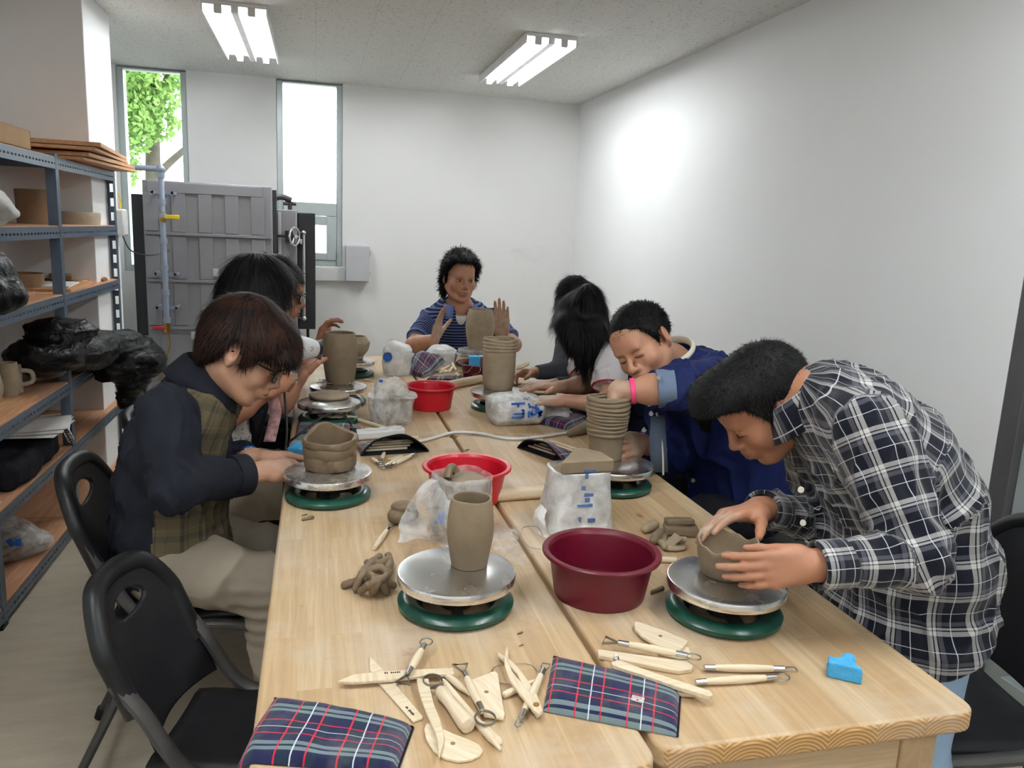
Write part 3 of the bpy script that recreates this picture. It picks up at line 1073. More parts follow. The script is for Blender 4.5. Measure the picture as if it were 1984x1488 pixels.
# ------------------------------------------------------------------ tables
def table(x0, x1, y0, y1, label):
    L = V((x0 + x1) / 2, (y0 + y1) / 2, 0)
    r = thing('work_table', label, 'table', L, 0, 'pine work tables')
    a, b_ = (x1 - x0) / 2, (y1 - y0) / 2
    q = .028
    pl = []
    for cx, cy, s in ((a - q, b_ - q, 0), (-a + q, b_ - q, 1), (-a + q, -b_ + q, 2), (a - q, -b_ + q, 3)):
        for t in np.linspace(0, np.pi / 2, 6): pl.append((cx + q * math.cos(t + s * np.pi / 2), cy + q * math.sin(t + s * np.pi / 2)))
    MB().prism(pl, TZ - .036, TZ).build('tabletop', MT['pine'], r, bevel=.007, seg=3)
    lw = .062; ix = a - .035 - lw / 2; iy = b_ - .035 - lw / 2
    for sx in (-1, 1):
        for sy in (-1, 1):
            MB().box((sx * ix, sy * iy, (TZ - .036) / 2), (lw, lw, TZ - .037)).build('leg', MT['pine_z'], r, bevel=.004)
    for s in (-1, 1):
        MB().box((0, s * (iy + .012), TZ - .036 - .042), (2 * ix - lw, .024, .082)).build('rail', MT['pine_x'], r, bevel=.002)
        MB().box((s * (ix + .012), 0, TZ - .036 - .042), (.024, 2 * iy - lw, .082)).build('rail', MT['pine_y'], r, bevel=.002)
    return r


table(-.086, .4405, .842, 2.518, 'near pine table on the shelving side, a plaid pouch hanging over its end')
table(.4505, .977, .865, 2.528, 'near pine table by the blank wall, man in plaid shirt leaning over it')
table(-.086, .4405, 2.526, 4.20, 'far pine table on the shelving side, nearest the kiln')
table(.4505, .977, 2.538, 4.21, 'far pine table by the blank wall, man in striped polo at its end')


# ------------------------------------------------------------------ folding chairs; local +x is where the sitter faces
def chair(label, loc, rot, w=.34, hb=.80):
    r = thing('folding_chair', label, 'chair', loc, math.radians(rot), 'black folding chairs')
    h = w / 2
    # backrest: curved plate with a hand slot and a thick rolled rim
    n, m = 84, 66
    zb, zt = .50, hb
    def bp(u, v, off=0.0):              # u across -1..1, v up 0..1
        x = -.13 - .10 * v + .035 * (1 - u * u) * -1 + off
        wv = 1.0 - .10 * max(0, v - .8) / .2
        return np.array([x, u * h * wv, zb + (zt - zb) * v - .035 * (abs(u) ** 4) * v])
    P = np.array([[bp(u, v) for u in np.linspace(-1, 1, m)] for v in np.linspace(0, 1, n)])
    f = []
    UV = [(u, v) for v in np.linspace(0, 1, n) for u in np.linspace(-1, 1, m)]
    kept = np.zeros(n * m, bool); gone = np.zeros(n * m, bool)
    for i in range(n - 1):
        for j in range(m - 1):
            u = -1 + 2 * (j + .5) / (m - 1); v = (i + .5) / (n - 1)
            q = [i * m + j, i * m + j + 1, (i + 1) * m + j + 1, (i + 1) * m + j]
            if (u / .42) ** 2 + ((v - .80) / .085) ** 2 < 1: gone[q] = True
            else: kept[q] = True; f.append(q)
    for k in np.where(kept & gone)[0]:
        u, v = UV[k]; rr = math.sqrt((u / .42) ** 2 + ((v - .80) / .085) ** 2)
        P[k // m, k % m] = bp(u / rr, .80 + (v - .80) / rr)
    b = MB().add(P.reshape(-1, 3), f, True)
    o = b.build('backrest', MT['seat_plastic'], r); solid(o, .009)
    rim = [bp(-1, v) for v in np.linspace(.32, .80, 8)] + [bp(-.97, .9), bp(-.86, .985)] + [bp(u, 1.02) for u in np.linspace(-.7, .7, 9)] + [bp(.86, .985), bp(.97, .9)] + [bp(1, v) for v in np.linspace(.80, .32, 8)]
    rim = spline(rim, 60) + V(-.006, 0, 0)
    MB().tube(rim, np.full(60, .021), 12, flat=.85, up=(1, 0, 0)).build('back_rim', MT['black_plastic'], r)
    # seat
    q = []
    for i, xx in enumerate(np.linspace(-.16, .20, 13)):
        row = []
        for u in np.linspace(-1, 1, 13):
            e = max(0, (abs(u) - .8) / .2)
            row.append([xx, u * (h - .01) * (1 - .05 * (i < 1)), .452 - .012 * (1 - u * u) - .010 * e - (.022 * ((xx - .14) / .06) ** 2 if xx > .14 else 0)])
        q.append(row)
    s_ = MB().grid(np.array(q)).build('seat', MT['seat_plastic'], r); solid(s_, .02, -1)
    for s in (-1, 1):
        y = s * (h + .004)
        # front leg runs up to the back; rear leg crosses it
        fr = spline([(.21, y, .012), (.20, y, .30), (.185, y, .405), (.12, y, .437), (.02, y, .447), (-.08, y, .47), (-.155, y, .58), (-.20, y, hb - .13)], 44)
        MB().tube(fr, .0125, 10, flat=1.35, up=(0, 1, 0)).build('frame_tube', MT['chair_metal'], r)
        rl = spline([(-.07, y - s * .02, .44), (-.16, y - s * .02, .24), (-.27, y - s * .02, .012)], 14)
        MB().tube(rl, .0115, 10, flat=1.3, up=(0, 1, 0)).build('rear_leg', MT['chair_metal'], r)
        MB().cyl((.21, y, 0), (.21, y, .03), .016).build('foot_cap', MT['black_plastic'], r)
        MB().cyl((-.272, y - s * .02, 0), (-.262, y - s * .02, .03), .016).build('foot_cap', MT['black_plastic'], r)
    MB().tube([(.2, -h, .16), (.2, h, .16)], .009, 8).build('crossbar', MT['chair_metal'], r)
    MB().tube([(-.2, -h + .02, .16), (-.2, h - .02, .16)], .009, 8).build('crossbar', MT['chair_metal'], r)
    return r


chair('empty black folding chair at the near corner of the tables, beside the plaid pouch', (-.115, 1.44, 0), -14, .27, .765)
chair('black folding chair under the man in the dark blue shirt', (-.335, 2.10, 0), 2, .36, .80)
chair('black folding chair behind the woman with the hair dryer', (-.33, 2.75, 0), 3, .36, .78)
chair('empty black folding chair behind the man in the plaid shirt', (1.36, 1.33, 0), 168, .46, .815)
chair('black folding chair behind the man in the navy jacket', (1.42, 2.22, 0), 180, .40, .76)
chair('black folding chair under the man at the end of the tables', (.80, 4.62, 0), -90, .38, .74)
chair('black folding chair of the woman in the white top', (1.30, 2.82, 0), 180, .36, .74)
chair('black folding chair of the person in the grey sweater', (1.36, 3.40, 0), 180, .36, .74)
chair('black folding chair of the person in glasses near the kiln', (-.38, 3.35, 0), 0, .36, .74)


# ------------------------------------------------------------------ steel rack on the left
LEV = [1.66, 1.375, 1.085, .70, .41, .075]       # shelf tops
RX0, RX1 = -1.53, -1.06
RY = [1.98, 2.853, 3.75, 4.765]


def rack():
    r = thing('shelving_rack', 'blue grey slotted angle steel rack with wooden shelves along the left wall', 'shelving', (-1.3, 3.3, 0))
    L = np.array(r.location)
    for y in RY:
        for x, sx in ((RX1, -1), (RX0, 1)):
            b = MB()
            hgt = LEV[0] + .012
            sy = -1 if y == RY[-1] else 1
            if y == RY[-1] and x == RX1:
                # slotted flange facing the viewer
                n = 22
                for i in range(n):
                    z0 = hgt * i / n
                    b.span((x - .04, y - .002, z0), (x - .028, y, z0 + hgt / n)); b.span((x - .010, y - .002, z0), (x, y, z0 + hgt / n))
                    b.span((x - .028, y - .002, z0), (x - .010, y, z0 + hgt / n * .42))
                b.span((x - .002, y - .04, 0), (x, y, hgt))
            else:
                b.span((x - .002, y, 0), (x, y + sy * .04, hgt)) if sx < 0 else b.span((x, y, 0), (x + .002, y + sy * .04, hgt))
                b.span((x + sx * .04, y - .002, 0), (x, y, hgt))
            b.moved(c=-L).build('post', MT['rack_metal'], r)
            MB().box((x + sx * .02, y + .004, .006), (.046, .05, .012)).moved(c=-L).build('foot_cap', MT['black_plastic'], r)
    for z in LEV:
        for i in range(3):
            y0, y1 = RY[i] + .004, RY[i + 1] - .002
            MB().span((RX0 + .006, y0, z - .012), (RX1 - .004, y1, z)).moved(c=-L).build('shelf_board', MT['shelf_board'], r, bevel=.001)
            for x in (RX1 + .0005, RX0 - .0005):
                b = MB()
                b.span((x - .001, y0, z - .052), (x + .001, y1, z - .034)); b.span((x - .001, y0, z - .026), (x + .001, y1, z - .004))
                k = int((y1 - y0) / .036)
                for q in range(k):
                    yy = y0 + (y1 - y0) * q / k
                    b.span((x - .001, yy, z - .034), (x + .001, yy + (y1 - y0) / k * .45, z - .026))
                b.moved(c=-L).build('shelf_rail', MT['rack_metal'], r)
            for yy in (y0 + .004, y1 - .004):
                MB().span((RX0, yy - .001, z - .05), (RX1, yy + .001, z - .012)).moved(c=-L).build('end_rail', MT['rack_metal'], r)
    return r


rack()


def creases_(P, seed, f):
    a = wav(P, seed, f, 2, (1, .6, 1)); return 1.2 * (1 - np.minimum(1, np.abs(a) * 2.2)) ** 2 - .3


def shelf_pt(px, py, lev):
    return onz(px, py, LEV[lev])


# plywood boards on the top of the rack
def top_boards():
    z = LEV[0]
    rs = random.Random(3)
    lab = ['lowest plywood board of the stack on top of the rack', 'second plywood board of the stack on top of the rack',
           'third plywood board of the stack on top of the rack', 'topmost plywood board of the stack on top of the rack']
    for i in range(4):
        th = .014 + .004 * (i % 2)
        c = V(-1.235 + .008 * i, 4.36 - .07 * (i > 1), z + .002)
        a = math.radians([-3, -1, 3, 5][i])
        b = MB().box((0, 0, th / 2), (.52, .84 + .02 * rs.random(), th))
        o = b.build('plywood_board', MT['plywood'], None, c, a, bevel=.0015); tag(o, lab[i], 'board', 'plywood boards on the rack')
        z += th + (.003 if i != 1 else .006)
    bx = thing('cardboard_box', 'low flat cardboard box on top of the rack', 'box', (-1.20, 3.18, LEV[0]))
    b = MB(); b.span((-.13, -.32, 0), (.13, .32, .004)); b.span((-.13, -.32, 0), (-.126, .32, .07)); b.span((.126, -.32, 0), (.13, .32, .07))
    b.span((-.13, -.32, 0), (.13, -.316, .07)); b.span((-.13, .316, 0), (.13, .32, .07)); b.build('carton', MT['cardboard'], bx)
    f_ = MB(); f_.span((-.131, -.32, .07), (-.02, .32, .073)); f_.span((.02, -.32, .07), (.131, .32, .073)); f_.build('lid_flap', MT['cardboard'], bx)
    o = thing('spray_gun_stand', 'small dark grey clamp stand on top of the rack at the frame edge', 'tool', (-1.30, 3.02, LEV[0] + .075))
    MB().box((0, 0, .012), (.12, .10, .024)).build('foot', MT['iron_dark'], o, bevel=.006)
    MB().cyl((0, 0, .02), (0, 0, .10), .022, .016).build('column', MT['iron_dark'], o)
    MB().box((.0, .01, .11), (.05, .07, .03)).build('head', MT['iron_dark'], o, bevel=.006)


top_boards()


def lathe_thing(name, label, cat, c, prof, mat, group=None, seg=48, wob=None, parts=None, rotz=0):
    b = MB().lathe(prof, seg=seg, wob=wob)
    o = b.build(name, mat, None, c, rotz)
    return tag(o, label, cat, group)


def pot_profile(outer, wall=.006, floor=.008):
    """outer: (r,z) from the foot up; returns a closed hollow profile with a rounded lip"""
    inn = [(max(.001, r - wall), max(floor, z)) for r, z in outer]
    inn = [p for p in inn if p[1] > floor + 1e-4 or p is inn[-1]]
    r1, z1 = outer[-1]
    lip = [(r1 - wall * .15, z1 + wall * .3), (r1 - wall * .5, z1 + wall * .42), (r1 - wall * .85, z1 + wall * .3)]
    return [(0, 0)] + list(outer) + lip + inn[::-1] + [(max(.001, inn[0][0] * .98), floor), (0, floor)]


def sm(pts, n=20):
    return [tuple(p) for p in spline([(a, b_, 0) for a, b_ in pts], n)[:, :2]]


# pots and oddments on the shelves
def shelf_things():
    g = 'unfired pots on the rack'
    # level 2 (index 1)
    p = onx(78, 400, -1.2)
    lathe_thing('clay_planter', 'tall brown clay cylinder on the second shelf, behind the paper wrapped lump', 'pot', V(-1.22, p[1], LEV[1]), pot_profile([(.075, 0), (.077, .1), (.078, .148)]), MT['clay_red'], g)
    p = onx(152, 420, -1.18)
    lathe_thing('clay_dish', 'low wide pale clay ring dish on the second shelf', 'pot', V(-1.20, p[1], LEV[1]), pot_profile([(.118, 0), (.121, .03), (.122, .058)], .012), MT['clay_dry'], g)
    lathe_thing('clay_cup', 'short brown clay cylinder behind the low dish on the second shelf', 'pot', V(-1.24, 4.57, LEV[1]), pot_profile([(.07, 0), (.072, .06), (.073, .115)], .008), MT['clay_red'], g)
    S = SDF(); c = ony(20, 396, 3.02)
    A = Matrix.Rotation(.6, 3, 'Y') @ Matrix.Rotation(.3, 3, 'X')
    S.box(c + V(-.06, -.03, .0), (.055, .10, .05), np.array(A), .015)
    pts, qd = S.mesh(.006); nn = normals(pts, qd); pts = pts + nn * (wav(pts, 5, 60)[:, None] * .006)
    pts[:, 2] = np.maximum(pts[:, 2], LEV[1])
    tag(sdf_obj('wrapped_lump', pts, qd, MT['paper']), 'white crumpled paper wrapped lump on the second shelf', 'wrapped lump')
    o = MB().box((0, 0, .012), (.22, .26, .024)).build('clay_board', MT['clay_red'], None, V(-1.22, 3.0, LEV[1]), .1, bevel=.003)
    tag(o, 'thin brown board under the paper wrapped lump on the second shelf', 'board')
    # level 3 (index 2)
    p = shelf_pt(72, 562, 2)
    lathe_thing('clay_bowl', 'brown clay bowl beside the black bag on the third shelf', 'pot', V(p[0] - .06, p[1], LEV[2]), pot_profile([(.085, 0), (.088, .05), (.09, .072)], .007), MT['clay_red'], g)
    for i, (x, y, sx, sy, a, lab) in enumerate([(-1.22, 4.10, .30, .52, .05, 'pale board lying flat on the third shelf'), (-1.25, 4.42, .22, .46, -.06, 'narrow pale board on the far end of the third shelf'), (-1.3, 3.52, .3, .36, .02, 'pinkish board on the third shelf behind the black bag')]):
        o = MB().box((0, 0, .007), (sx, sy, .014)).build('ware_board', MT['shelf_board' if i == 2 else 'plywood'], None, V(x, y, LEV[2]), a, bevel=.001); tag(o, lab, 'board', 'ware boards on the shelves')
    o = MB().box((0, 0, .003), (.20, .30, .006)).build('paper_sheet', MT['paper'], None, V(-1.2, 4.05, LEV[2] + .015), .12); tag(o, 'white paper lying on the flat board on the third shelf', 'paper')
    o = MB().box((0, 0, .02), (.10, .22, .026)).build('clay_slab', MT['clay_red'], None, V(-1.27, 4.46, LEV[2] + .0075), .3, bevel=.006); tag(o, 'brown clay slab on the narrow board of the third shelf', 'clay')
    o = MB().cyl((0, 0, .012), (.0, .36, .012), .011).build('wooden_dowel', MT['plywood'], None, V(-1.075, 4.52, LEV[2]), .35); tag(o, 'wooden dowel sticking out over the end of the third shelf', 'dowel')
    # black bag on level 3 at the frame edge
    S = SDF(); c = ony(5, 545, 2.93)
    S.el(c + V(-.06, 0, .0), (.10, .12, .11), k=.03); S.el(c + V(-.10, -.05, .09), (.06, .07, .07), k=.04); S.el(c + V(.0, -.02, -.05), (.07, .11, .055), k=.04)
    pts, qd = S.mesh(.007); nn = normals(pts, qd)
    pts = pts + nn * (wav(pts, 9, 28)[:, None] * .016 + wav(pts, 3, 70)[:, None] * .005)
    pts[:, 2] = np.maximum(pts[:, 2], LEV[2] + .001)
    tag(sdf_obj('black_bag', pts, qd, MT['black_film']), 'crumpled black plastic bag at the frame edge on the third shelf', 'bag')
    # level 4 (index 3): two mugs on a board, lumps behind, black sheet
    def mug(px, py, lab, r0=.042, h=.105, ang=-.3):
        c = shelf_pt(px, py, 3)
        t = thing('clay_mug', lab, 'mug', V(c[0], c[1], LEV[3] + .012), ang, 'unfired mugs on the rack')
        MB().lathe(pot_profile(sm([(r0, 0), (r0 * .99, h * .5), (r0 * .97, h)], 8), .005), seg=36).build('cup', MT['clay_dry'], t)
        MB().tube(spline([(r0 * .97, 0, h * .78), (r0 + .032, 0, h * .72), (r0 + .036, 0, h * .40), (r0 * .98, 0, h * .26)], 18), .0065, 8, flat=1.4).build('handle', MT['clay_dry'], t)
        return t
    mug(22, 766, 'nearer pale clay mug on the fourth shelf, handle out', .043, .115, .1)
    mug(62, 740, 'farther pale clay mug on the fourth shelf', .046, .11, 3.0)
    o = MB().box((0, 0, .0055), (.22, .44, .011)).build('ware_board', MT['plywood'], None, V(-1.19, 3.20, LEV[3]), .02, bevel=.001); tag(o, 'pale ware board under the two mugs', 'board', 'ware boards on the shelves')
    for i, (px, py, rr, lab) in enumerate([(8, 705, .05, 'grey clay pot behind the nearer mug'), (22, 690, .045, 'small round clay jar at the back of the fourth shelf')]):
        c = ony(px, py, 3.3)
        lathe_thing('clay_jar', lab, 'pot', V(c[0] - .06, 3.3 + .12 * i, LEV[3]), pot_profile(sm([(rr * .7, 0), (rr, .06), (rr * .8, .12 + .02 * i)], 10), .006), MT['clay_pale'], g)
    S = SDF()
    for (px, py, Y, rad) in [(90, 690, 3.62, (.16, .16, .075)), (150, 680, 3.95, (.17, .20, .085)), (205, 672, 4.2, (.15, .20, .08)), (255, 672, 4.3, (.12, .16, .07)), (285, 700, 4.25, (.10, .14, .06)), (232, 712, 4.2, (.14, .16, .06)), (120, 640, 3.7, (.14, .12, .06)), (262, 745, 4.2, (.07, .10, .05)), (245, 775, 4.2, (.045, .07, .05))]:
        c = ony(px, py, Y); S.el(c, rad, k=.06)
    pts, qd = S.mesh(.009); nn = normals(pts, qd)
    st = pts * np.array([1.0, .5, 2.4])
    pts = pts + nn * (wav(st, 21, 20)[:, None] * .012 + creases_(st, 8, 26)[:, None] * .010)
    ins = (pts[:, 0] < RX1 + .012) & (pts[:, 1] < RY[-1])
    pts[:, 2] = np.where(ins, np.clip(pts[:, 2], LEV[3] + .001, LEV[2] - .06), pts[:, 2])
    tag(sdf_obj('black_plastic_sheet', pts, qd, MT['black_film']), 'big crumpled black plastic sheet spilling off the fourth shelf', 'plastic sheet')
    # level 5 (index 4)
    S = SDF(); c = V(-1.22, 3.36, LEV[4] + .05)
    S.box(c, (.15, .26, .045), None, .03); S.el(c + V(.05, .12, .02), (.08, .10, .045), k=.03)
    pts, qd = S.mesh(.008); nn = normals(pts, qd); pts = pts + nn * (wav(pts, 31, 30)[:, None] * .012); pts[:, 2] = np.maximum(pts[:, 2], LEV[4] + .001)
    t = sdf_obj('satchel', pts, qd, MT['black_cloth']); tag(t, 'black satchel with keys clipped on, on the fifth shelf', 'bag')
    L = np.array(t.location)
    MB().box(V(-1.12, 3.34, LEV[4] + .055) - L, (.06, .30, .05)).build('flap', MT['clay_red'], t, bevel=.012)
    k = MB()
    for i in range(5):
        q = V(-1.04, 3.60 + .012 * i, LEV[4] + .10 - .012 * i)
        a = np.linspace(0, 2 * np.pi, 14, endpoint=False)
        k.tube(q + np.stack([.012 * np.cos(a), .004 * np.sin(a * 2), .014 * np.sin(a)], 1) - L, .0022, 6, closed=True)
    k.build('key_ring', MT['steel'], t)
    for i in range(3):
        P = np.array([[[x, y, .002 + .0045 * i + .02 * max(0, (x - .05)) ** 1 * (i + 1) * .5] for x in np.linspace(-.12, .17, 8)] for y in np.linspace(-.15, .15, 6)])
        o = MB().grid(P).build('paper_sheet', MT['paper'], None, V(-1.2, 3.55 + .03 * i, LEV[4] + .125), .12 * i); solid(o, .001)
        tag(o, ['lowest of the loose papers on the black satchel', 'middle sheet of the loose papers on the black satchel', 'top sheet of the loose papers on the black satchel'][i], 'paper', 'loose papers on the satchel')
    c = shelf_pt(28, 920, 4)
    lathe_thing('clay_ring_bowl', 'thick pale clay ring bowl on white paper on the fifth shelf', 'pot', V(c[0] - .055, c[1] - .01, LEV[4] + .004), pot_profile(sm([(.085, 0), (.098, .03), (.092, .075)], 10), .012), MT['clay_dry'], g)
    o = MB().box((0, 0, .0015), (.30, .42, .003)).build('paper_sheet', MT['paper'], None, V(-1.22, 2.78, LEV[4]), .1); tag(o, 'white paper under the ring bowl on the fifth shelf', 'paper')
    # level 6: clay bag with blue print
    S = SDF(); c = onx(34, 1066, -1.16); c[2] = LEV[5] + .075
    S.el(c + V(-.05, 0, 0), (.12, .12, .075), k=.03); S.el(c + V(.02, .03, -.03), (.10, .08, .045), k=.03)
    pts, qd = S.mesh(.006); nn = normals(pts, qd)
    w = wav(pts, 12, 40)[:, None]
    t = thing('clay_bag', 'clear plastic bag of clay with blue print on the bottom shelf', 'bag', V(c[0] - .05, c[1], LEV[5]))
    pi = pts - nn * .012; pi[:, 2] = np.maximum(pi[:, 2], LEV[5] + .004)
    sdf_obj('clay_lump', pi, qd, MT['clay'], t)
    po = pts + nn * (w * .009 + .004); po[:, 2] = np.maximum(po[:, 2], LEV[5] + .001)
    sdf_obj('plastic_film', po, qd, MT['film'], t)
    b = MB()
    for i in range(3):
        q = c + V(.045 - .03 * i, -.115 + .012 * i, .03 - .004 * i)
        b.box(q - np.array(t.location), (.022, .004, .030), np.array(Matrix.Rotation(.5 * i, 3, 'Y')))
    b.build('blue_lettering', MT['blue_print'], t)


shelf_things()


# ------------------------------------------------------------------ kiln and pipe
def kiln():
    r = thing('kiln', 'big grey electric kiln with ribbed door and black side panels by the back wall', 'kiln', (-.65, 5.7, 0))
    L = np.array(r.location)
    B = lambda: MB()
    B().span((-1.03, 5.46, .10), (-.125, 6.1, 1.515)).moved(c=-L).build('body', MT['kiln_grey'], r, bevel=.008)
    for x in (-.95, -.2):
        for y in (5.55, 6.0): B().span((x - .03, y - .03, 0), (x + .03, y + .03, .10)).moved(c=-L).build('foot', MT['iron_dark'], r)
    d = B().span((-1.032, 5.31, .14), (-.272, 5.42, 1.65)).moved(c=-L).build('door', MT['kiln_grey'], r, bevel=.006)
    b = B()
    y = 5.31
    zz = [1.565, 1.315, 1.025, .745]
    b.span((-1.0, y - .014, 1.58), (-.33, y, 1.64))
    for a in (1.335, 1.045): b.span((-1.02, y - .018, a - .012), (-.285, y, a + .006))
    b.span((-1.02, y - .016, .735), (-.285, y, .755))
    for k in range(4):
        zt = [1.58, 1.315, 1.025][k] if k < 3 else .70
        zb = [1.345, 1.055, .76][k] if k < 3 else .2
        if k == 3: continue
        for i, x in enumerate(np.linspace(-.985, -.36, 5)):
            b.span((x - .040, y - .012, zb), (x + .040, y, zt))
    b.span((-.95, y - .010, .22), (-.36, y, .70))
    b.moved(c=-L).build('door_ribs', MT['kiln_grey'], r, bevel=.002)
    B().span((-.272, 5.325, .16), (-.248, 5.41, 1.63)).moved(c=-L).build('gasket', MT['kiln_dark'], r)
    B().span((-.245, 5.44, .16), (-.225, 5.46, 1.5)).moved(c=-L).build('white_seal', MT['white_paint'], r)
    B().span((-1.115, 5.40, .68), (-1.034, 6.0, 1.565)).moved(c=-L).build('side_panel', MT['kiln_black'], r, bevel=.004)
    B().span((-.122, 5.52, .72), (-.008, 6.0, 1.50)).moved(c=-L).build('side_panel', MT['kiln_black'], r, bevel=.004)
    # latch with hand wheel
    b = B(); b.box((-.175, 5.425, 1.345), (.05, .05, .07)); b.cyl((-.25, 5.42, 1.345), (-.16, 5.42, 1.345), .008)
    b.moved(c=-L).build('latch', MT['iron_dark'], r)
    a = np.linspace(0, 2 * np.pi, 24, endpoint=False)
    w1_ = V(.5, .86, 0)
    b = B().tube(V(-.14, 5.36, 1.345) + .058 * (np.cos(a)[:, None] * w1_ + np.sin(a)[:, None] * V(0, 0, 1)), .008, 8, closed=True)
    for t in (0, 2.09, 4.19): b.cyl(V(-.14, 5.36, 1.345), V(-.14, 5.36, 1.345) + .056 * (math.cos(t) * w1_ + V(0, 0, math.sin(t))), .006)
    b.cyl((-.175, 5.42, 1.345), (-.128, 5.345, 1.345), .012)
    b.moved(c=-L).build('hand_wheel', MT['steel'], r)
    b = B(); b.tube(spline([(-.27, 5.50, 1.585), (-.22, 5.50, 1.595), (-.16, 5.50, 1.575)], 10), .020, 12); b.cyl((-.17, 5.5, 1.515), (-.17, 5.5, 1.57), .014); b.cyl((-.21, 5.5, 1.555), (-.13, 5.5, 1.555), .012)
    b.moved(c=-L).build('vent_lever', MT['chair_metal'], r)
    b = B(); b.cyl((-.083, 5.47, .80), (-.083, 5.47, 1.37), .010)
    for z in (.80, 1.37): b.ball((-.083, 5.47, z), .017); b.cyl((-.083, 5.47, z), (-.13, 5.50, z), .007)
    b.moved(c=-L).build('guard_rod', MT['steel'], r)
    for z in (1.31, 1.09): B().box((-.098, 5.50, z), (.02, .03, .035)).moved(c=-L).build('insulator', MT['white_plastic'], r, bevel=.006)
    B().tube(spline([(-.06, 5.6, .73), (-.062, 5.6, .5), (-.09, 5.62, .25), (-.12, 5.7, .05)], 14), .010, 8).moved(c=-L).build('power_cable', MT['black_cord'], r)
    for px, py in ((418, 528), (375, 650)):
        c = ony(px, py, 5.295); B().box(c - L, (.03, .008, .05)).build('door_catch', MT['box_grey'], r, bevel=.003)


kiln()


def pipe():
    x, y = -.895, 5.16
    r = thing('gas_pipe', 'grey gas pipe with yellow and red valve levers before the kiln', 'pipe', (x, y, .45)); L = np.array(r.location)
    top = 1.71
    p = spline([(-1.099, y, top), (-1.0, y, top), (x - .03, y, top), (x, y, top - .03), (x, y, top - .12), (x, y, 1.2), (x, y, .80)], 60)
    MB().tube(np.vstack([[(-1.10, y, top)], [(x - .035, y, top)], [(x - .012, y, top - .006)], [(x, y, top - .03)], [(x, y, .775)]]) - L, .0165, 14).build('pipe_run', MT['pipe'], r)
    b = MB()
    for z in (top - .035, 1.52, 1.44, 1.29, 1.13, .98, .81): b.cyl(V(x, y, z - .016) - L, V(x, y, z + .016) - L, .022)
    b.ball(V(x, y, top) - L, .026)
    b.build('coupling', MT['pipe'], r)
    for z, m in ((1.43, 'brass'), (.765, 'brass')):
        q = MB().cyl(V(x, y, z - .03) - L, V(x, y, z + .03) - L, .019, seg=8).build('valve_body', MT[m], r)
        if z > 1: MB().box(V(x + .055, y - .018, z + .004) - L, (.085, .006, .024)).build('lever', MT['yellow'], r, bevel=.004, label='yellow valve lever')
        else: MB().box(V(x - .045, y - .018, z - .002) - L, (.07, .006, .018)).build('lever', MT['red_enamel'], r, bevel=.004, label='red valve lever')
    MB().tube(spline([V(x, y, .735), V(x + .012, y, .66), V(x - .02, y + .01, .56), V(x - .06, y + .03, .45), V(x - .1, y + .1, .30)], 20) - L, .005, 8).build('gas_hose', MT['brass'], r)
    for z in (1.575, 1.09, .885):
        b = MB(); b.span((x - .07, y + .018, z - .012), (x + .075, y + .16, z + .012)) if False else b.span((x - .065, y + .004, z - .010), (x + .07, y + .020, z + .010))
        b.span((x + .05, y + .004, z - .008), (x + .062, 5.315, z + .008)); b.span((x - .06, y + .004, z - .008), (x - .048, 5.315, z + .008))
        b.moved(c=-L).build('bracket', MT['pipe'], r)


pipe()
o = thing('wall_sensor', 'small white box with cables on the pillar end beside the pipe', 'device', (-1.085, 4.93, 1.33))
MB().box((0.012, 0, .06), (.05, .10, .15)).build('case', MT['white_plastic'], o, bevel=.012)
MB().tube(spline([(.012, 0, -.01), (.03, .12, -.10), (.10, .28, -.13), (.20, .36, -.10)], 20), .004, 6).build('cable', MT['chair_metal'], o)
MB().tube(spline([(.005, .03, .13), (.0, .05, .18), (-.01, .06, .22)], 8), .004, 6).build('cable', MT['yellow'], o)
o = thing('electrical_box', 'light grey metal switch box on the back wall under the bright window', 'switch box', (.315, YB - .115, .995))
MB().span((-.094, 0, 0), (.094, .115, .28)).build('case', MT['box_grey'], o, bevel=.004)
MB().span((-.090, -.004, .004), (.090, 0, .276)).build('door', MT['box_grey'], o, bevel=.002)
for z in (.06, .22): MB().cyl((.097, .01, z - .02), (.097, .01, z + .02), .006).build('hinge', MT['box_grey'], o)
# ------------------------------------------------------------------ banding wheels
def wheel(px, py, label, slab=False, r=.1085, dx=0, dy=0):
    c = onz(px, py, .82)
    c = V(c[0] + dx, c[1] + dy, TZ)
    t = thing('banding_wheel', label, 'banding wheel', c, 0, 'banding wheels on the tables')
    ring = [(.062, .004), (.070, .0), (.098, .0), (.106, .006), (.107, .014), (.100, .021), (.088, .024), (.078, .021), (.070, .014), (.062, .004)]
    MB().lathe(ring, seg=64).build('base_ring', MT['green'], t)
    b = MB()
    for k in range(3):
        a = k * 2.094 + .4
        b.bar((.02 * math.cos(a), .02 * math.sin(a), .016), (.080 * math.cos(a), .080 * math.sin(a), .013), .02, .012)
    b.lathe([(0, .004), (.03, .004), (.028, .02), (.019, .036), (.016, .048), (0, .048)], seg=32)
    b.build('hub', MT['iron_dark'], t)
    d = [(0, .048), (.05, .050), (.092, .051), (r - .004, .0515), (r - .0005, .053), (r, .056), (r, .067), (r - .0012, .0695), (r - .004, .0705),
         (0, .0705)]
    MB().lathe(d, seg=96).build('turntable_disc', MT['alu_wet' if slab else 'alu'], t)
    return c


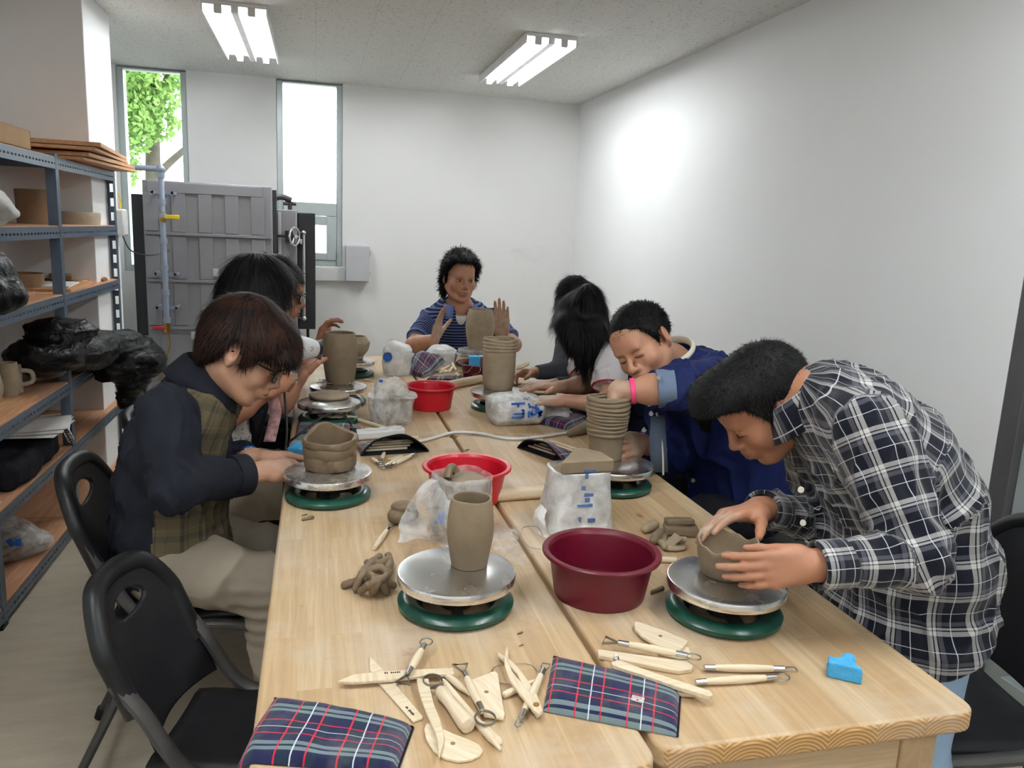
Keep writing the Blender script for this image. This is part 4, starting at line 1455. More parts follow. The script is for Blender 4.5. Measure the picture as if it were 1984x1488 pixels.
DZ = TZ + .0712
W1 = wheel(885, 1104, 'banding wheel with the smooth clay vase, between the tool pile and the near maroon basin')
W3 = wheel(1407, 1121, 'banding wheel under the thin walled bowl in front of the plaid shirted man')
W2 = wheel(636, 912, 'wet topped banding wheel with the square coil pot', True)
W4 = wheel(1190, 897, 'banding wheel under the tall ringed coil pot by the man in the navy jacket', r=.110)
W5 = wheel(656, 747, 'banding wheel under the tall barrel pot with clay trimmings around it')
W6 = wheel(638, 778, 'banding wheel holding only a flat round clay slab')
W7 = wheel(680, 698, 'banding wheel farthest along the shelving side, under the round pot')
W8 = wheel(966, 757, 'banding wheel under the cylinder with three coils at its lip', r=.112)
W9 = wheel(923, 690, 'banding wheel before the man in the striped polo, clear plastic bat on it', dx=.03, dy=.13)


def ellip(a, z, e1=.0, n=3, ph=0.0):
    return 1 + e1 * np.cos(n * a + ph)


def on_disc(W, px, py):
    c = onz(px, py, DZ)
    return V(c[0], c[1], DZ)


def height(c, px, py):
    return ony(px, py, c[1])[2] - c[2]


PG = 'clay pots on the banding wheels'
# smooth vase near the viewer
c = on_disc(W1, 909, 1092); h = height(c, 906, 964)
prof = sm([(.0335, 0), (.0375, .025), (.0425, h * .42), (.0435, h * .6), (.0405, h * .84), (.0375, h - .001)], 24)
w = lambda a, z: (1 + .004 * np.cos(2 * a + z * 20) + .002 * np.cos(5 * a + 2), .0008 * np.cos(3 * a) * (z > .1))
lathe_thing('clay_vase', 'smooth barrel shaped clay vase on the wheel nearest the viewer', 'vase', c, pot_profile(prof, .0045), MT['clay'], PG, 72, w)
# thin bowl of the plaid shirted man
c = on_disc(W3, 1405, 1108); h = height(c, 1408, 1052)
prof = sm([(.046, 0), (.050, .01), (.054, h * .5), (.0585, h)], 14)
w = lambda a, z: (1 + .02 * np.cos(3 * a + 1) * min(1, z / .05) + .012 * np.cos(7 * a) * min(1, z / .05), (.004 * np.cos(4 * a + 1) + .003 * np.cos(9 * a)) * min(1, z / .05))
lathe_thing('clay_bowl', 'thin walled clay bowl with uneven lip between the plaid shirted man\'s hands', 'bowl', c, pot_profile(prof, .0045), MT['clay'], PG, 72, w)


def sq_pot():
    """hand coiled, roughly square and pinched up at the back"""
    c = on_disc(W2, 640, 905)
    t = np.linspace(0, 2 * np.pi, 72, endpoint=False)
    def sup(a, e=2.7): return 1.0 / (np.abs(np.cos(a)) ** e + np.abs(np.sin(a)) ** e) ** (1 / e)
    rot = .5
    a_ = t + rot
    rows_o = [(.061, 0), (.064, .003), (.066, .018), (.0655, .032), (.0648, .034), (.067, .037), (.069, .047), (.068, .056), (.0665, .0585), (.069, .061), (.071, .068), (.0695, .075), (.066, .077)]
    rows_i = [(.059, .074), (.056, .06), (.055, .03), (.054, .010)]
    rise = .030 * np.exp(-((np.mod(t - 1.75 + np.pi, 2 * np.pi) - np.pi) / .95) ** 2) + .006 * np.exp(-((np.mod(t - 0 + np.pi, 2 * np.pi) - np.pi) / .5) ** 2)
    inw = 1 - .16 * np.exp(-((np.mod(t - 1.75 + np.pi, 2 * np.pi) - np.pi) / .8) ** 2)
    P = []
    for i, (r, z) in enumerate(rows_o + rows_i):
        fz = min(1, z / .075)
        rr = r * sup(a_) * .93 * (1 + (inw - 1) * fz ** 2) * (1 + .012 * np.sin(5 * t + i * .7) + .01 * np.sin(9 * t + i))
        P.append(np.stack([rr * np.cos(t), rr * np.sin(t) * .95, z + rise * fz ** 2 + .0016 * np.sin(4 * t + i)], 1))
    P = np.array(P)
    b = MB().grid(P, wrap=True); n = len(P) * 72
    b.add(P[0], [list(range(72))[::-1]]); b.add(P[-1], [list(range(72))], True)
    o = b.build('coil_pot', MT['clay_dark'], None, c)
    tag(o, 'squarish pinched coil pot with a raised back on the wet topped wheel', 'pot', PG)


sq_pot()


def coil_prof(segs, r_of, z0, z1, n, amp):
    out = []
    for i in range(n):
        for k in range(6):
            u = k / 6.0; z = z0 + (z1 - z0) * (i + u) / n
            out.append((r_of(z) + amp * math.sin(math.pi * u) ** .7, z))
    return out


# tall coil pot
c = on_disc(W4, 1172, 886); h = height(c, 1180, 768)
ro = lambda z: .047 + .013 * smooth01(0, h, z)
prof = sm([(.0455, 0), (.0465, h * .2), (.049, h * .38)], 8) + coil_prof(0, ro, h * .38, h, 10, .0036)
def w(a, z):
    k = math.floor((z - h * .38) / (h * .062)) if z > h * .38 else 0
    return (1 + .010 * np.cos(2 * a + k) + .008 * np.cos(3 * a + 1.7 * k), .0035 * np.cos(a + .8 * k) * (z > h * .42) + .0015 * np.cos(3 * a + k) * (z > h * .42))
PC4 = (c, h)
lathe_thing('coil_pot', 'tall clay pot of stacked coils around the arm of the man in the navy jacket', 'pot', c, pot_profile(prof, .008), MT['clay'], PG, 64, w)
# cylinder with three coils on the lip
c = on_disc(W8, 965, 752); h = height(c, 965, 655)
prof = sm([(.056, 0), (.061, .02), (.0645, h * .4), (.0650, h * .72)], 14) + coil_prof(0, lambda z: .0635, h * .74, h, 4, .0034)
w = lambda a, z: (1 + .007 * np.cos(2 * a + z * 9), .002 * np.cos(2 * a + z * 60) * (z > h * .7))
lathe_thing('coil_pot', 'clay cylinder with a few loose coils round its lip, mid table', 'pot', c, pot_profile(prof, .008), MT['clay_pale'], PG, 64, w)
# tall barrel pot
c = on_disc(W5, 659, 741); h = height(c, 659, 645)
prof = sm([(.052, 0), (.058, .03), (.067, h * .5), (.0675, h * .68), (.063, h * .88), (.0575, h)], 22)
lathe_thing('barrel_pot', 'tall barrel shaped clay pot near the hair dryer nozzle', 'pot', c, pot_profile(prof, .006), MT['clay'], PG, 64, lambda a, z: (1 + .005 * np.cos(2 * a), 0))
b = MB(); rs = np.random.RandomState(2)
for i in range(26):
    a = rs.uniform(0, 6.28); r = rs.uniform(.062, .092)
    p0 = c + V(r * math.cos(a), r * math.sin(a), .001)
    pts = [p0 + V(.008 * k * math.cos(a + 1.6 + .5 * k), .008 * k * math.sin(a + 1.6 + .5 * k), .004 * math.sin(k)+.003) for k in range(4)]
    b.tube(pts, .0028, 5, flat=.4)
tag(b.build('clay_trimmings', MT['clay_pale']), 'ring of curled clay trimmings around the barrel pot foot', 'clay scraps', kind='stuff')
# pot of the teacher
c = V(W9[0] + .01, W9[1], DZ + .016); h = height(c, 925, 600)
prof = sm([(.056, 0), (.062, .03), (.0735, h * .5), (.074, h * .62), (.067, h * .88), (.060, h)], 22)
lathe_thing('barrel_pot', 'barrel shaped clay pot between the raised hands of the man in the polo', 'pot', c, pot_profile(prof, .006), MT['clay_pale'], PG, 64, lambda a, z: (1 + .005 * np.cos(2 * a + 1), 0))
d = MB().lathe([(0, 0), (.098, 0), (.1, .002), (.1, .014), (.098, .0155), (0, .0155)], seg=64).build('plastic_bat', MT['clear_plastic'], None, V(W9[0], W9[1], DZ)); tag(d, 'clear plastic bat under the pot of the man in the polo', 'bat')
# round pot with a foot
c = on_disc(W7, 688, 694); h = height(c, 688, 652)
prof = sm([(.036, 0), (.040, .006), (.040, .014), (.060, .04), (.069, .075), (.066, h * .78), (.050, h)], 22)
lathe_thing('round_pot', 'round bellied clay pot partly hidden behind the barrel pot', 'pot', c, pot_profile(prof, .006), MT['clay_pale'], PG, 56)
# flat slab
c = on_disc(W6, 638, 769)
lathe_thing('clay_slab', 'flat round clay slab on its own banding wheel', 'clay slab', c, [(0, 0), (.069, 0), (.0715, .003), (.0715, .009), (.069, .0115), (0, .0115)], MT['clay_pale'], None, 64)


# ------------------------------------------------------------------ basins
def basin(pxl, pxr, py, mat, label, z=.838, k=1.0, dy=0):
    a = onz(pxl, py, z); b_ = onz(pxr, py, z); r = np.linalg.norm(a - b_) / 2 * k; c = (a + b_) / 2
    H = z - TZ
    t = thing('plastic_basin', label, 'basin', V(c[0], c[1] + dy, TZ), 0, 'plastic water basins')
    o_ = sm([(r * .74, 0), (r * .765, .003), (r * .80, H * .3), (r * .87, H * .82), (r * .885, H - .006)], 14)
    wl = .0028
    pr = [(0, 0)] + o_ + [(r * .97, H - .005), (r, H - .004), (r * 1.0, H), (r * .985, H + .002), (r * .90, H + .001), (r * .872, H - .004)] + [(q - wl, zz) for q, zz in o_[::-1] if zz > .006] + [(r * .74, .005), (0, .005)]
    MB().lathe(pr, seg=80).build('bowl', mat, t)
    return c


basin(1052, 1278, 1066, MT['maroon'], 'maroon plastic basin beside the thin walled bowl, nearest of the basins')
basin(818, 990, 902, MT['red'], 'bright red basin behind the open clay bag and rolling pin')
basin(783, 886, 747, MT['red'], 'red basin between the two clay bags on the far side')
B4 = basin(882, 985, 700, MT['maroon'], 'maroon basin with a blue sponge before the man in the polo', .822, .95, -.045)


# ------------------------------------------------------------------ clay bags
def loft(rings, seg=72, seed=1, wob=.004, fr=40, caps=(True, False)):
    """rings: (cx, cy, z, rx, ry, rot, exponent); crumpled closed loops"""
    t = np.linspace(0, 2 * np.pi, seg, endpoint=False); P = []
    for i, (cx, cy, z, rx, ry, rot, e) in enumerate(rings):
        s = 1.0 / (np.abs(np.cos(t)) ** e + np.abs(np.sin(t)) ** e) ** (1 / e)
        x = rx * s * np.cos(t); y = ry * s * np.sin(t)
        P.append(np.stack([cx + x * math.cos(rot) - y * math.sin(rot), cy + x * math.sin(rot) + y * math.cos(rot), np.full(seg, z)], 1))
    P = np.array(P)
    k = P.reshape(-1, 3)
    d = np.stack([wav(k, seed + j, fr, 3) for j in range(3)], 1) * wob
    d[:, 2] *= .6
    Q = (k + d).reshape(P.shape)
    b = MB().grid(Q, wrap=True)
    if caps[0]: b.add(Q[0], [list(range(seg))[::-1]], True)
    if caps[1]: b.add(Q[-1], [list(range(seg))], True)
    return b, Q


def dens(rings, n):
    r = np.array(rings, float); t = np.linspace(0, len(r) - 1, n)
    return [tuple(np.array([np.interp(q, np.arange(len(r)), r[:, j]) for j in range(7)])) for q in t]


def clay_bag(name, label, c, clay_rings, film_rings, seed, wob=.006, film='film', clay='clay', rot=0.0, extra=None, fr=40, nf=40):
    t = thing(name, label, 'clay bag', c, rot, 'bags of clay on the tables')
    if clay_rings:
        b, Q = loft(dens(clay_rings, 14), 48, seed + 50, .002, 30, (True, True))
        b.build('clay_block', MT[clay], t)
    b, Q = loft(dens(film_rings, nf), 96, seed, wob, fr, (True, False))
    o = b.build('plastic_film', MT[film], t)
    return t, Q


# A: torn open bag behind the vase, film trailing to both sides
cA = V(.315, 1.655, TZ)
tA, Q = clay_bag('clay_bag', 'torn open clear bag around a clay block behind the smooth vase', cA,
                 [(0, 0, .004, .056, .050, .3, 5), (0, 0, .10, .055, .049, .3, 5), (.0, 0, .135, .053, .047, .3, 5)],
                 [(0, 0, .001, .060, .054, .3, 4), (0, 0, .05, .064, .060, .3, 4), (0, 0, .10, .062, .058, .3, 4), (0, .003, .136, .060, .056, .3, 4), (.002, .004, .146, .060, .055, .3, 4)], 3, .006)


def film_sheet(parent, rows, label=None, seed=7, wob=.006, film='film', name='film_flap', thick=0.0):
    P = np.array(rows, float)
    n, m = P.shape[:2]
    # refine
    R = np.array([spline(P[i], 26) for i in range(n)]); R = np.stack([spline(R[:, j], 22) for j in range(26)], 1)
    k = R.reshape(-1, 3); d = np.stack([wav(k, seed + j, 55, 3) for j in range(3)], 1) * wob
    R = (k + d).reshape(R.shape)
    R[..., 2] = np.maximum(R[..., 2], TZ + .0012 - (parent.location[2] if parent else 0) + (0 if parent else 0))
    o = MB().grid(R).build(name, MT[film], parent)
    return o


LA = cA
q = lambda px, py, z: onz(px, py, z) - LA
film_sheet(tA, [[q(838, 925, .89), q(850, 935, .89), q(868, 968, .885), q(905, 985, .88)],
                [q(810, 950, .87), q(828, 975, .86), q(848, 1000, .85), q(880, 1020, .84)],
                [q(788, 985, .835), q(815, 1010, .82), q(850, 1040, .80), q(880, 1050, .79)],
                [q(766, 1052, .80), q(805, 1040, .80), q(840, 1050, .78), q(870, 1075, .765)]], seed=11, wob=.007)
film_sheet(tA, [[q(955, 1010, .755), q(985, 1020, .756), q(1000, 1030, .754)],
                [q(955, 1040, .762), q(1000, 1060, .766), q(1018, 1075, .755)],
                [q(960, 1075, .755), q(1005, 1095, .765), q(1030, 1100, .754)]], seed=17, wob=.005, film='film_thin')
b = MB(); p0 = onz(855, 1003, .835) - LA
b.box(p0, (.012, .003, .022)); b.box(p0 + V(-.006, -.004, -.008), (.02, .003, .006))
b.build('blue_lettering', MT['blue_print'], tA)
MB().tube(spline([V(-.035, -.01, .14), V(-.03, .0, .155), V(-.02, .012, .158), V(-.012, .01, .145)], 12), .010, 8).build('clay_scrap', MT['clay_dark'], tA)

# B: wrapped block with a cut wedge on top
cB = V(.602, 1.70, TZ)
zt = height(cB, 1120, 905)
tB, Q = clay_bag('clay_bag', 'milky bag around a square clay block with faded blue print, behind the near maroon basin', cB,
                 [(0, 0, .004, .070, .062, .12, 6), (0, 0, zt * .6, .063, .056, .12, 6), (.002, 0, zt - .008, .058, .051, .12, 6)],
                 [(-.004, -.006, .001, .086, .074, .12, 4), (0, 0, .02, .079, .070, .12, 5), (0, 0, zt * .6, .071, .063, .12, 5), (.002, 0, zt - .002, .067, .059, .12, 5), (.002, 0, zt + .001, .062, .054, .12, 5)], 23, .004, 'film_dense', fr=46)
def bq(px, py): return ony(px, py, cB[1] - .0665) - cB
for (px, py, w_, h_) in [(1142, 912, .030, .006), (1136, 922, .008, .012), (1130, 945, .010, .010), (1140, 958, .022, .008), (1137, 968, .012, .010), (1128, 979, .026, .006), (1143, 978, .010, .008), (1122, 1006, .008, .012), (1145, 1007, .018, .010)]:
    MB().box(bq(px, py) + V(0, -.004, 0), (w_, .0016, h_)).build('faded_letter', MT['blue_print_pale'], tB)
film_sheet(tB, [[onz(1040, 985, .79) - cB, onz(1050, 975, .80) - cB, onz(1060, 985, .80) - cB], [onz(1034, 1010, .765) - cB, onz(1044, 1010, .78) - cB, onz(1056, 1020, .78) - cB], [onz(1045, 1040, .752) - cB, onz(1060, 1045, .753) - cB, onz(1070, 1050, .753) - cB]], seed=5, wob=.006, film='film_white')
# wedge cut from the block
z1 = cB[2] + zt + .002
pl = [onz(1062, 882, z1 + .028), onz(1150, 862, z1 + .028), onz(1172, 866, z1 + .028), onz(1183, 882, z1 + .028), onz(1180, 884, z1 + .028), onz(1064, 886, z1 + .028)]
wd = MB(); pts = np.array(pl)
ce = np.array([cB[0] + .002, cB[1], z1])
A_ = [(-.068, -.052), (.065, -.058), (.064, .010), (.036, .052), (.014, .054)]
wd.prism(A_, 0, .030); o = wd.build('clay_wedge', MT['clay'], None, ce + V(0, 0, 0), .1, bevel=.003)
tag(o, 'cut wedge of clay lying on top of the milky wrapped block', 'clay')

# C: tall open bag on the shelving side
cC = V(.256, 2.745, TZ); hC = height(cC, 752, 732)
tC, Q = clay_bag('clay_bag', 'upright clear bag with a folded rim and clay inside, beside the red basin', cC,
                 [(0, 0, .004, .064, .056, 0, 5), (0, 0, hC * .45, .062, .054, 0, 5), (.004, .01, hC * .62, .05, .045, 0, 3), (.006, .012, hC * .70, .02, .02, 0, 2)],
                 [(0, 0, .001, .073, .066, 0, 4), (0, 0, hC * .2, .076, .068, 0, 4), (0, 0, hC * .42, .076, .068, 0, 4), (0, .002, hC * .56, .083, .074, 0, 3), (.002, .004, hC * .61, .090, .080, 0, 3), (0, .006, hC * .64, .078, .070, 0, 3), (0, .014, hC * .66, .062, .054, .2, 2.4), (-.002, .018, hC * .84, .058, .046, .2, 2.3), (-.008, .02, hC * .96, .040, .03, .4, 2.2), (-.012, .02, hC, .020, .014, .4, 2)], 33, .006, 'film', fr=28)
q = lambda px, py, Y: ony(px, py, Y) - cC
film_sheet(tC, [[q(718, 745, 2.72), q(740, 742, 2.69), q(752, 752, 2.68)], [q(716, 775, 2.69), q(738, 770, 2.665), q(756, 785, 2.67)], [q(720, 800, 2.68), q(740, 805, 2.655), q(758, 805, 2.67)], [q(728, 826, 2.68), q(742, 828, 2.66), q(750, 822, 2.67)]], seed=41, wob=.010)
MB().box(q(738, 738, 2.712), (.012, .003, .010)).build('blue_lettering', MT['blue_print'], tC)

# D: bag lying on its side with blue lettering
cD = V(.715, 2.70, TZ)
tD = thing('clay_bag', 'white plastic bag of clay lying on its side with bold blue lettering', 'clay bag', cD, 0, 'bags of clay on the tables')
S = SDF(); hD = height(V(.7, 2.62, TZ), 990, 757)
S.box(V(-.015, 0, .045), (.090, .062, .045), None, .032); S.el(V(-.05, 0, .056), (.06, .058, .05), k=.03)
pts, qd = S.mesh(.005)
link('clay_block', np_mesh('clay_block', np.c_[pts[:, :2] * .95, np.maximum(pts[:, 2] * .95, .003)], qd, MT['clay'], True), tD)
S = SDF(); S.box(V(-.012, 0, .050), (.102, .070, .050), None, .034); S.el(V(-.03, .0, .066), (.085, .062, .045), k=.03)
S.rc(V(.08, .01, .05), V(.15, .02, .028), .045, .020, .03, flat=((0, .2, 1), .7)); S.rc(V(.13, .01, .03), V(.185, .03, .034), .022, .030, .02, flat=((0, 1, .2), .45)); S.rc(V(.12, -.02, .02), V(.165, -.03, .03), .02, .025, .02, flat=((0, 1, 0), .5))
pts, qd = S.mesh(.005); nn = normals(pts, qd)
st = pts * np.array([.6, 1, 1])
dis = wav(st, 44, 34) * .006 + wav(pts, 46, 80) * .003
pts = pts + nn * dis[:, None]; pts[:, 2] = np.maximum(pts[:, 2], .001)
link('plastic_film', np_mesh('plastic_film', pts, qd, MT['film_dense'], True), tD)
b = MB(); yf = -.074
for (x0, z0, x1, z1, t_) in [(-.047, .086, .003, .088, .007), (-.022, .086, -.021, .070, .008), (-.045, .062, .0, .064, .006), (-.044, .049, .002, .050, .005), (-.044, .036, -.001, .037, .006), (-.002, .064, -.001, .036, .008),
                          (.016, .088, .022, .070, .007), (.022, .076, .042, .070, .006), (.044, .084, .046, .050, .006), (.020, .058, .018, .036, .007), (.030, .060, .030, .040, .006), (.022, .050, .044, .046, .006), (.050, .072, .064, .040, .010), (.066, .062, .056, .036, .008), (.05, .050, .07, .056, .007)]:
    b.bar((x0, yf - .002, z0), (x1, yf - .002, z1), t_, .0016, (0, 1, 0))
b.build('blue_lettering', MT['blue_print'], tD)
b = MB().tube([(.0, -.06, .096), (.008, -.066, .105), (.012, -.07, .098), (.02, -.06, .107), (.026, -.064, .100)], .0012, 5); b.build('pen_mark', MT['black_cord'], tD)

# E: tall twisted white bag with a round blue print;  F: bag tied up beside it
cE = V(.372, 3.70, TZ); hE = height(cE, 765, 657)
tE, Q = clay_bag('clay_bag', 'tall white bag with a twisted top and round blue print near the far end', cE,
                 [(0, 0, .004, .056, .052, 0, 4), (0, 0, hE * .5, .055, .05, 0, 4)],
                 [(0, 0, .001, .064, .060, 0, 4), (0, 0, hE * .3, .068, .062, 0, 4), (0, 0, hE * .6, .070, .064, 0, 3), (0, 0, hE * .7, .066, .058, .2, 3), (.0, 0, hE * .82, .058, .036, .3, 2), (-.015, 0, hE * .92, .030, .02, .6, 2), (-.03, 0, hE, .010, .008, .6, 2)], 53, .009, 'film_white', fr=30)
q = ony(751, 690, 3.63) - cE
MB().cyl(q + V(0, -.002, -.004), q + V(0, .0, -.004), .022, seg=24).build('blue_lettering', MT['blue_print'], tE)
b = MB()
for i in range(4): b.bar(q + V(-.014 + .009 * i, -.003, .018), q + V(-.016 + .009 * i, -.003, .004), .0025, .002, (0, 1, 0))
b.build('black_lettering', MT['black_cord'], tE)
film_sheet(tE, [[q + V(.02, .02, .04), q + V(.05, .02, .035), q + V(.07, .03, .025)], [q + V(.03, .02, .0), q + V(.075, .03, -.01), q + V(.10, .04, -.02)], [q + V(.04, .03, -.05), q + V(.08, .03, -.055), q + V(.115, .05, -.06)]], seed=3, wob=.008, film='film_white')
cF = V(.625, 3.98, TZ); hF = height(cF, 850, 668)
tF, Q = clay_bag('clay_bag', 'rounded white bag of clay between the far pouch and the maroon basin', cF,
                 [(0, 0, .004, .066, .06, 0, 4), (0, 0, hF * .5, .066, .06, 0, 4), (0, 0, hF * .75, .03, .03, 0, 3)],
                 [(0, 0, .001, .072, .066, 0, 4), (0, 0, hF * .25, .080, .07, 0, 3), (.0, 0, hF * .42, .080, .07, 0, 3), (.002, 0, hF * .6, .086, .07, .2, 2.4), (0, 0, hF * .8, .066, .055, .3, 2.2), (-.004, 0, hF * .95, .036, .03, .3, 2), (-.004, 0, hF, .01, .01, 0, 2)], 63, .010, 'film_white', fr=32)


# ------------------------------------------------------------------ plaid pouches
def pouch(name, label, corners, h=.016, z=TZ, su=None, zip_=True, fold=0.0, seed=1, lens=None, droop=None, tagat=None, wr=.004):
    """corners in order along the zip side then back; pillow with seamed edges"""
    A, B, C, D = [np.asarray(q, float)[:2] for q in corners]
    n, m = 27, 37
    u = np.linspace(0, 1, m); v = np.linspace(0, 1, n)
    U, V_ = np.meshgrid(u, v)
    XY = (A * (1 - U[..., None]) + B * U[..., None]) * (1 - V_[..., None]) + (D * (1 - U[..., None]) + C * U[..., None]) * V_[..., None]
    pil = np.clip(1 - (2 * U - 1) ** 8, 0, 1) ** .5 * np.clip(1 - (2 * V_ - 1) ** 6, 0, 1) ** .5
    k = np.c_[XY.reshape(-1, 2), np.zeros(n * m)]
    w_ = (wav(k, seed, 24, 3)).reshape(n, m)
    top = z + .0025 + h * pil * (1 + .25 * w_) + wr * .5 * w_ * pil
    bot = np.full((n, m), z + .0008)
    if droop is not None:
        dz = droop(XY[..., 0], XY[..., 1]); top = top + dz; bot = bot + dz
    T = np.dstack([XY, top]); Bm = np.dstack([XY, np.minimum(bot, top - .0012)])
    Lu = np.linalg.norm(B - A); Lv = np.linalg.norm(D - A)
    if lens: Lu, Lv = lens
    c = np.array([XY[..., 0].mean(), XY[..., 1].mean(), z])
    b = MB().grid(T - c); b.grid((Bm - c)[:, ::-1])
    per = [(0, j) for j in range(m)] + [(i, m - 1) for i in range(1, n)] + [(n - 1, j) for j in range(m - 2, -1, -1)] + [(i, 0) for i in range(n - 2, 0, -1)]
    ring = np.array([T[i, j] for i, j in per]) - c; ring2 = np.array([Bm[i, j] for i, j in per]) - c
    b.grid(np.array([ring2, ring]), True, True)
    pat = np.dstack([U * Lu, V_ * Lv, np.zeros_like(U)]).reshape(-1, 3)
    pr = np.array([[u[j] * Lu, v[i] * Lv, 0] for i, j in per])
    patB = np.dstack([U * Lu, V_ * Lv, np.zeros_like(U)])[:, ::-1].reshape(-1, 3)
    t = thing(name, label, 'pouch', c, 0, 'plaid tool pouches')
    b.build('fabric', MT['tartan'], t, attrs={'pat': np.vstack([pat, patB, pr, pr])})
    if zip_:
        e = np.array([(T[0, j] + Bm[0, j]) / 2 for j in range(m)]) - c + V(0, 0, .0012)
        MB().tube(e, .0022, 6).build('zip', MT['black_cloth'], t)
        s_ = np.array([(T[i, m - 1] + Bm[i, m - 1]) / 2 for i in range(n)]) - c + V(0, 0, .001)
        MB().tube(s_, .0018, 6).build('seam_binding', MT['black_cloth'], t)
    if tagat:
        uu, vv = tagat
        i, j = int(vv * (n - 1)), int(uu * (m - 1))
        p = T[i, j] - c + V(0, 0, .0014); ax = unit(T[i, j + 2] - T[i, j - 2]); ay = unit(np.cross((0, 0, 1), ax)); nz = np.cross(ax, ay)
        R = np.array([ax, ay, nz])
        q_ = MB().box(p, (.018, .014, .0008), R).build('care_label', MT['paper'], t)
        lb = MB()
        for yy in (.0055, -.0055): lb.box(p + ay * yy + nz * .0006, (.016, .00028, .0004), R)
        for xx in (-.0078, .0078): lb.box(p + ax * xx + nz * .0006, (.00028, .0115, .0004), R)
        lb.box(p - ay * .0012 + nz * .0006, (.016, .0002, .0004), R)
        lb.build('label_border', MT['pink_trim'], q_)
        lb = MB()
        for xx in np.linspace(-.005, .005, 6): lb.box(p + ax * xx + ay * .0022 + nz * .0006, (.0010, .0018, .0004), R)
        lb.box(p - ay * .0035 + nz * .0006, (.003, .0015, .0004), R)
        lb.build('label_lettering', MT['lash'], q_)
    return t


pouch('tool_pouch', 'plaid pouch at the near corner, its edge hanging off the shelving side table',
      [onz(532, 1357), onz(800, 1413), onz(768, 1502), onz(452, 1478)], .018, seed=3, lens=(.20, .135),
      droop=lambda x, y: -.9 * np.maximum(0, -.083 - x) - .6 * np.maximum(0, .846 - y))
pouch('tool_pouch', 'plaid pouch with a small white care label, at the seam between the near tables',
      [onz(1072, 1276), onz(1318, 1340), onz(1312, 1430), onz(1052, 1380)], .013, seed=8, lens=(.20, .12), tagat=(.70, .62))
pouch('tool_pouch', 'plaid pouch lying by the power strip plug, behind the coil pot', [onz(578, 822), onz(702, 834), onz(692, 856), onz(572, 852)], .022, seed=12, lens=(.2, .11))
pouch('tool_pouch', 'plaid pouch between the lettered bag and the coil pot', [onz(1046, 822), onz(1098, 808), onz(1142, 815), onz(1098, 834)], .022, seed=15, lens=(.2, .12))
pouch('tool_pouch', 'plaid pouch tilted against the rounded white bag at the far end', [onz(788, 724), onz(812, 704), onz(862, 718), onz(820, 733)], .026, seed=18, lens=(.2, .12), droop=lambda x, y: .30 * np.clip(y - 3.62, 0, .16))
pouch('tool_pouch', 'thin plaid pouch lying flat under the far tool pile', [onz(828, 736), onz(835, 731), onz(900, 730), onz(905, 738)], .008, seed=19, lens=(.2, .1))


def open_pouch(name, label, c, rot, L=.20, D=.10, H=.05, flip=1):
    """zip side gaping towards the viewer, lining and sticks inside"""
    t = thing(name, label, 'pouch', c, rot, 'plaid tool pouches')
    n, m = 15, 31
    u = np.linspace(-1, 1, m); v = np.linspace(0, 1, n)
    def surf(sgn, off=0):
        P = np.zeros((n, m, 3)); pt = np.zeros((n, m, 3))
        for i, vv in enumerate(v):
            op = (1 - vv) ** .8
            for j, uu in enumerate(u):
                hh = (H * op * (1 - abs(uu) ** 2.2) + .006 * (1 - uu ** 8)) if sgn > 0 else 0
                P[i, j] = (uu * L / 2 * (1 - .06 * vv), vv * D, .0015 + hh + off + .002 * math.sin(uu * 7 + vv * 5) * (sgn > 0)); pt[i, j] = (uu * L / 2 + .3, vv * D, 0)
        return P, pt
    T, pt = surf(1); Bm, pb = surf(-1)
    b = MB().grid(T); b.grid(Bm)
    o = b.build('fabric', MT['tartan'], t, attrs={'pat': np.vstack([pt.reshape(-1, 3), pb.reshape(-1, 3)])}); solid(o, .0015)
    Ti, _ = surf(1, -.0025)
    bi = MB().grid(Ti); Bi = Bm.copy(); Bi[..., 2] += .002; bi.grid(Bi)
    bi.build('lining', MT['black_cloth'], t)
    e = np.vstack([T[0], Bm[0][::-1]])
    MB().tube(e, .003, 6, closed=True).build('zip', MT['black_cloth'], t)
    for k in range(5):
        y0 = .012 + .012 * k
        MB().box((-.02 + .012 * k, y0 + .02, .008 + .005 * k), (L * .62, .007, .005)).build('wooden_stick', MT['tool_wood'], t)
    return t


open_pouch('tool_pouch', 'gaping plaid pouch full of wooden sticks beside the coil pot wheel', V(.232, 2.325, TZ), math.radians(8), .21, .12, .052)
open_pouch('tool_pouch', 'half folded plaid pouch with open black lining before the wrapped block', V(.675, 2.27, TZ), math.radians(-62), .20, .11, .038)


# ------------------------------------------------------------------ sponges, pins, cords, lumps
def sponge(label, pl, h, z=TZ, tear=0):
    P = np.array([p[:2] for p in pl]); c = np.r_[P.mean(0), z]
    b = MB().prism(P - c[:2], .0005, h); o = b.build('sponge', MT['sponge'], None, c, bevel=.003, seg=2)
    return tag(o, label, 'sponge', 'blue sponges')


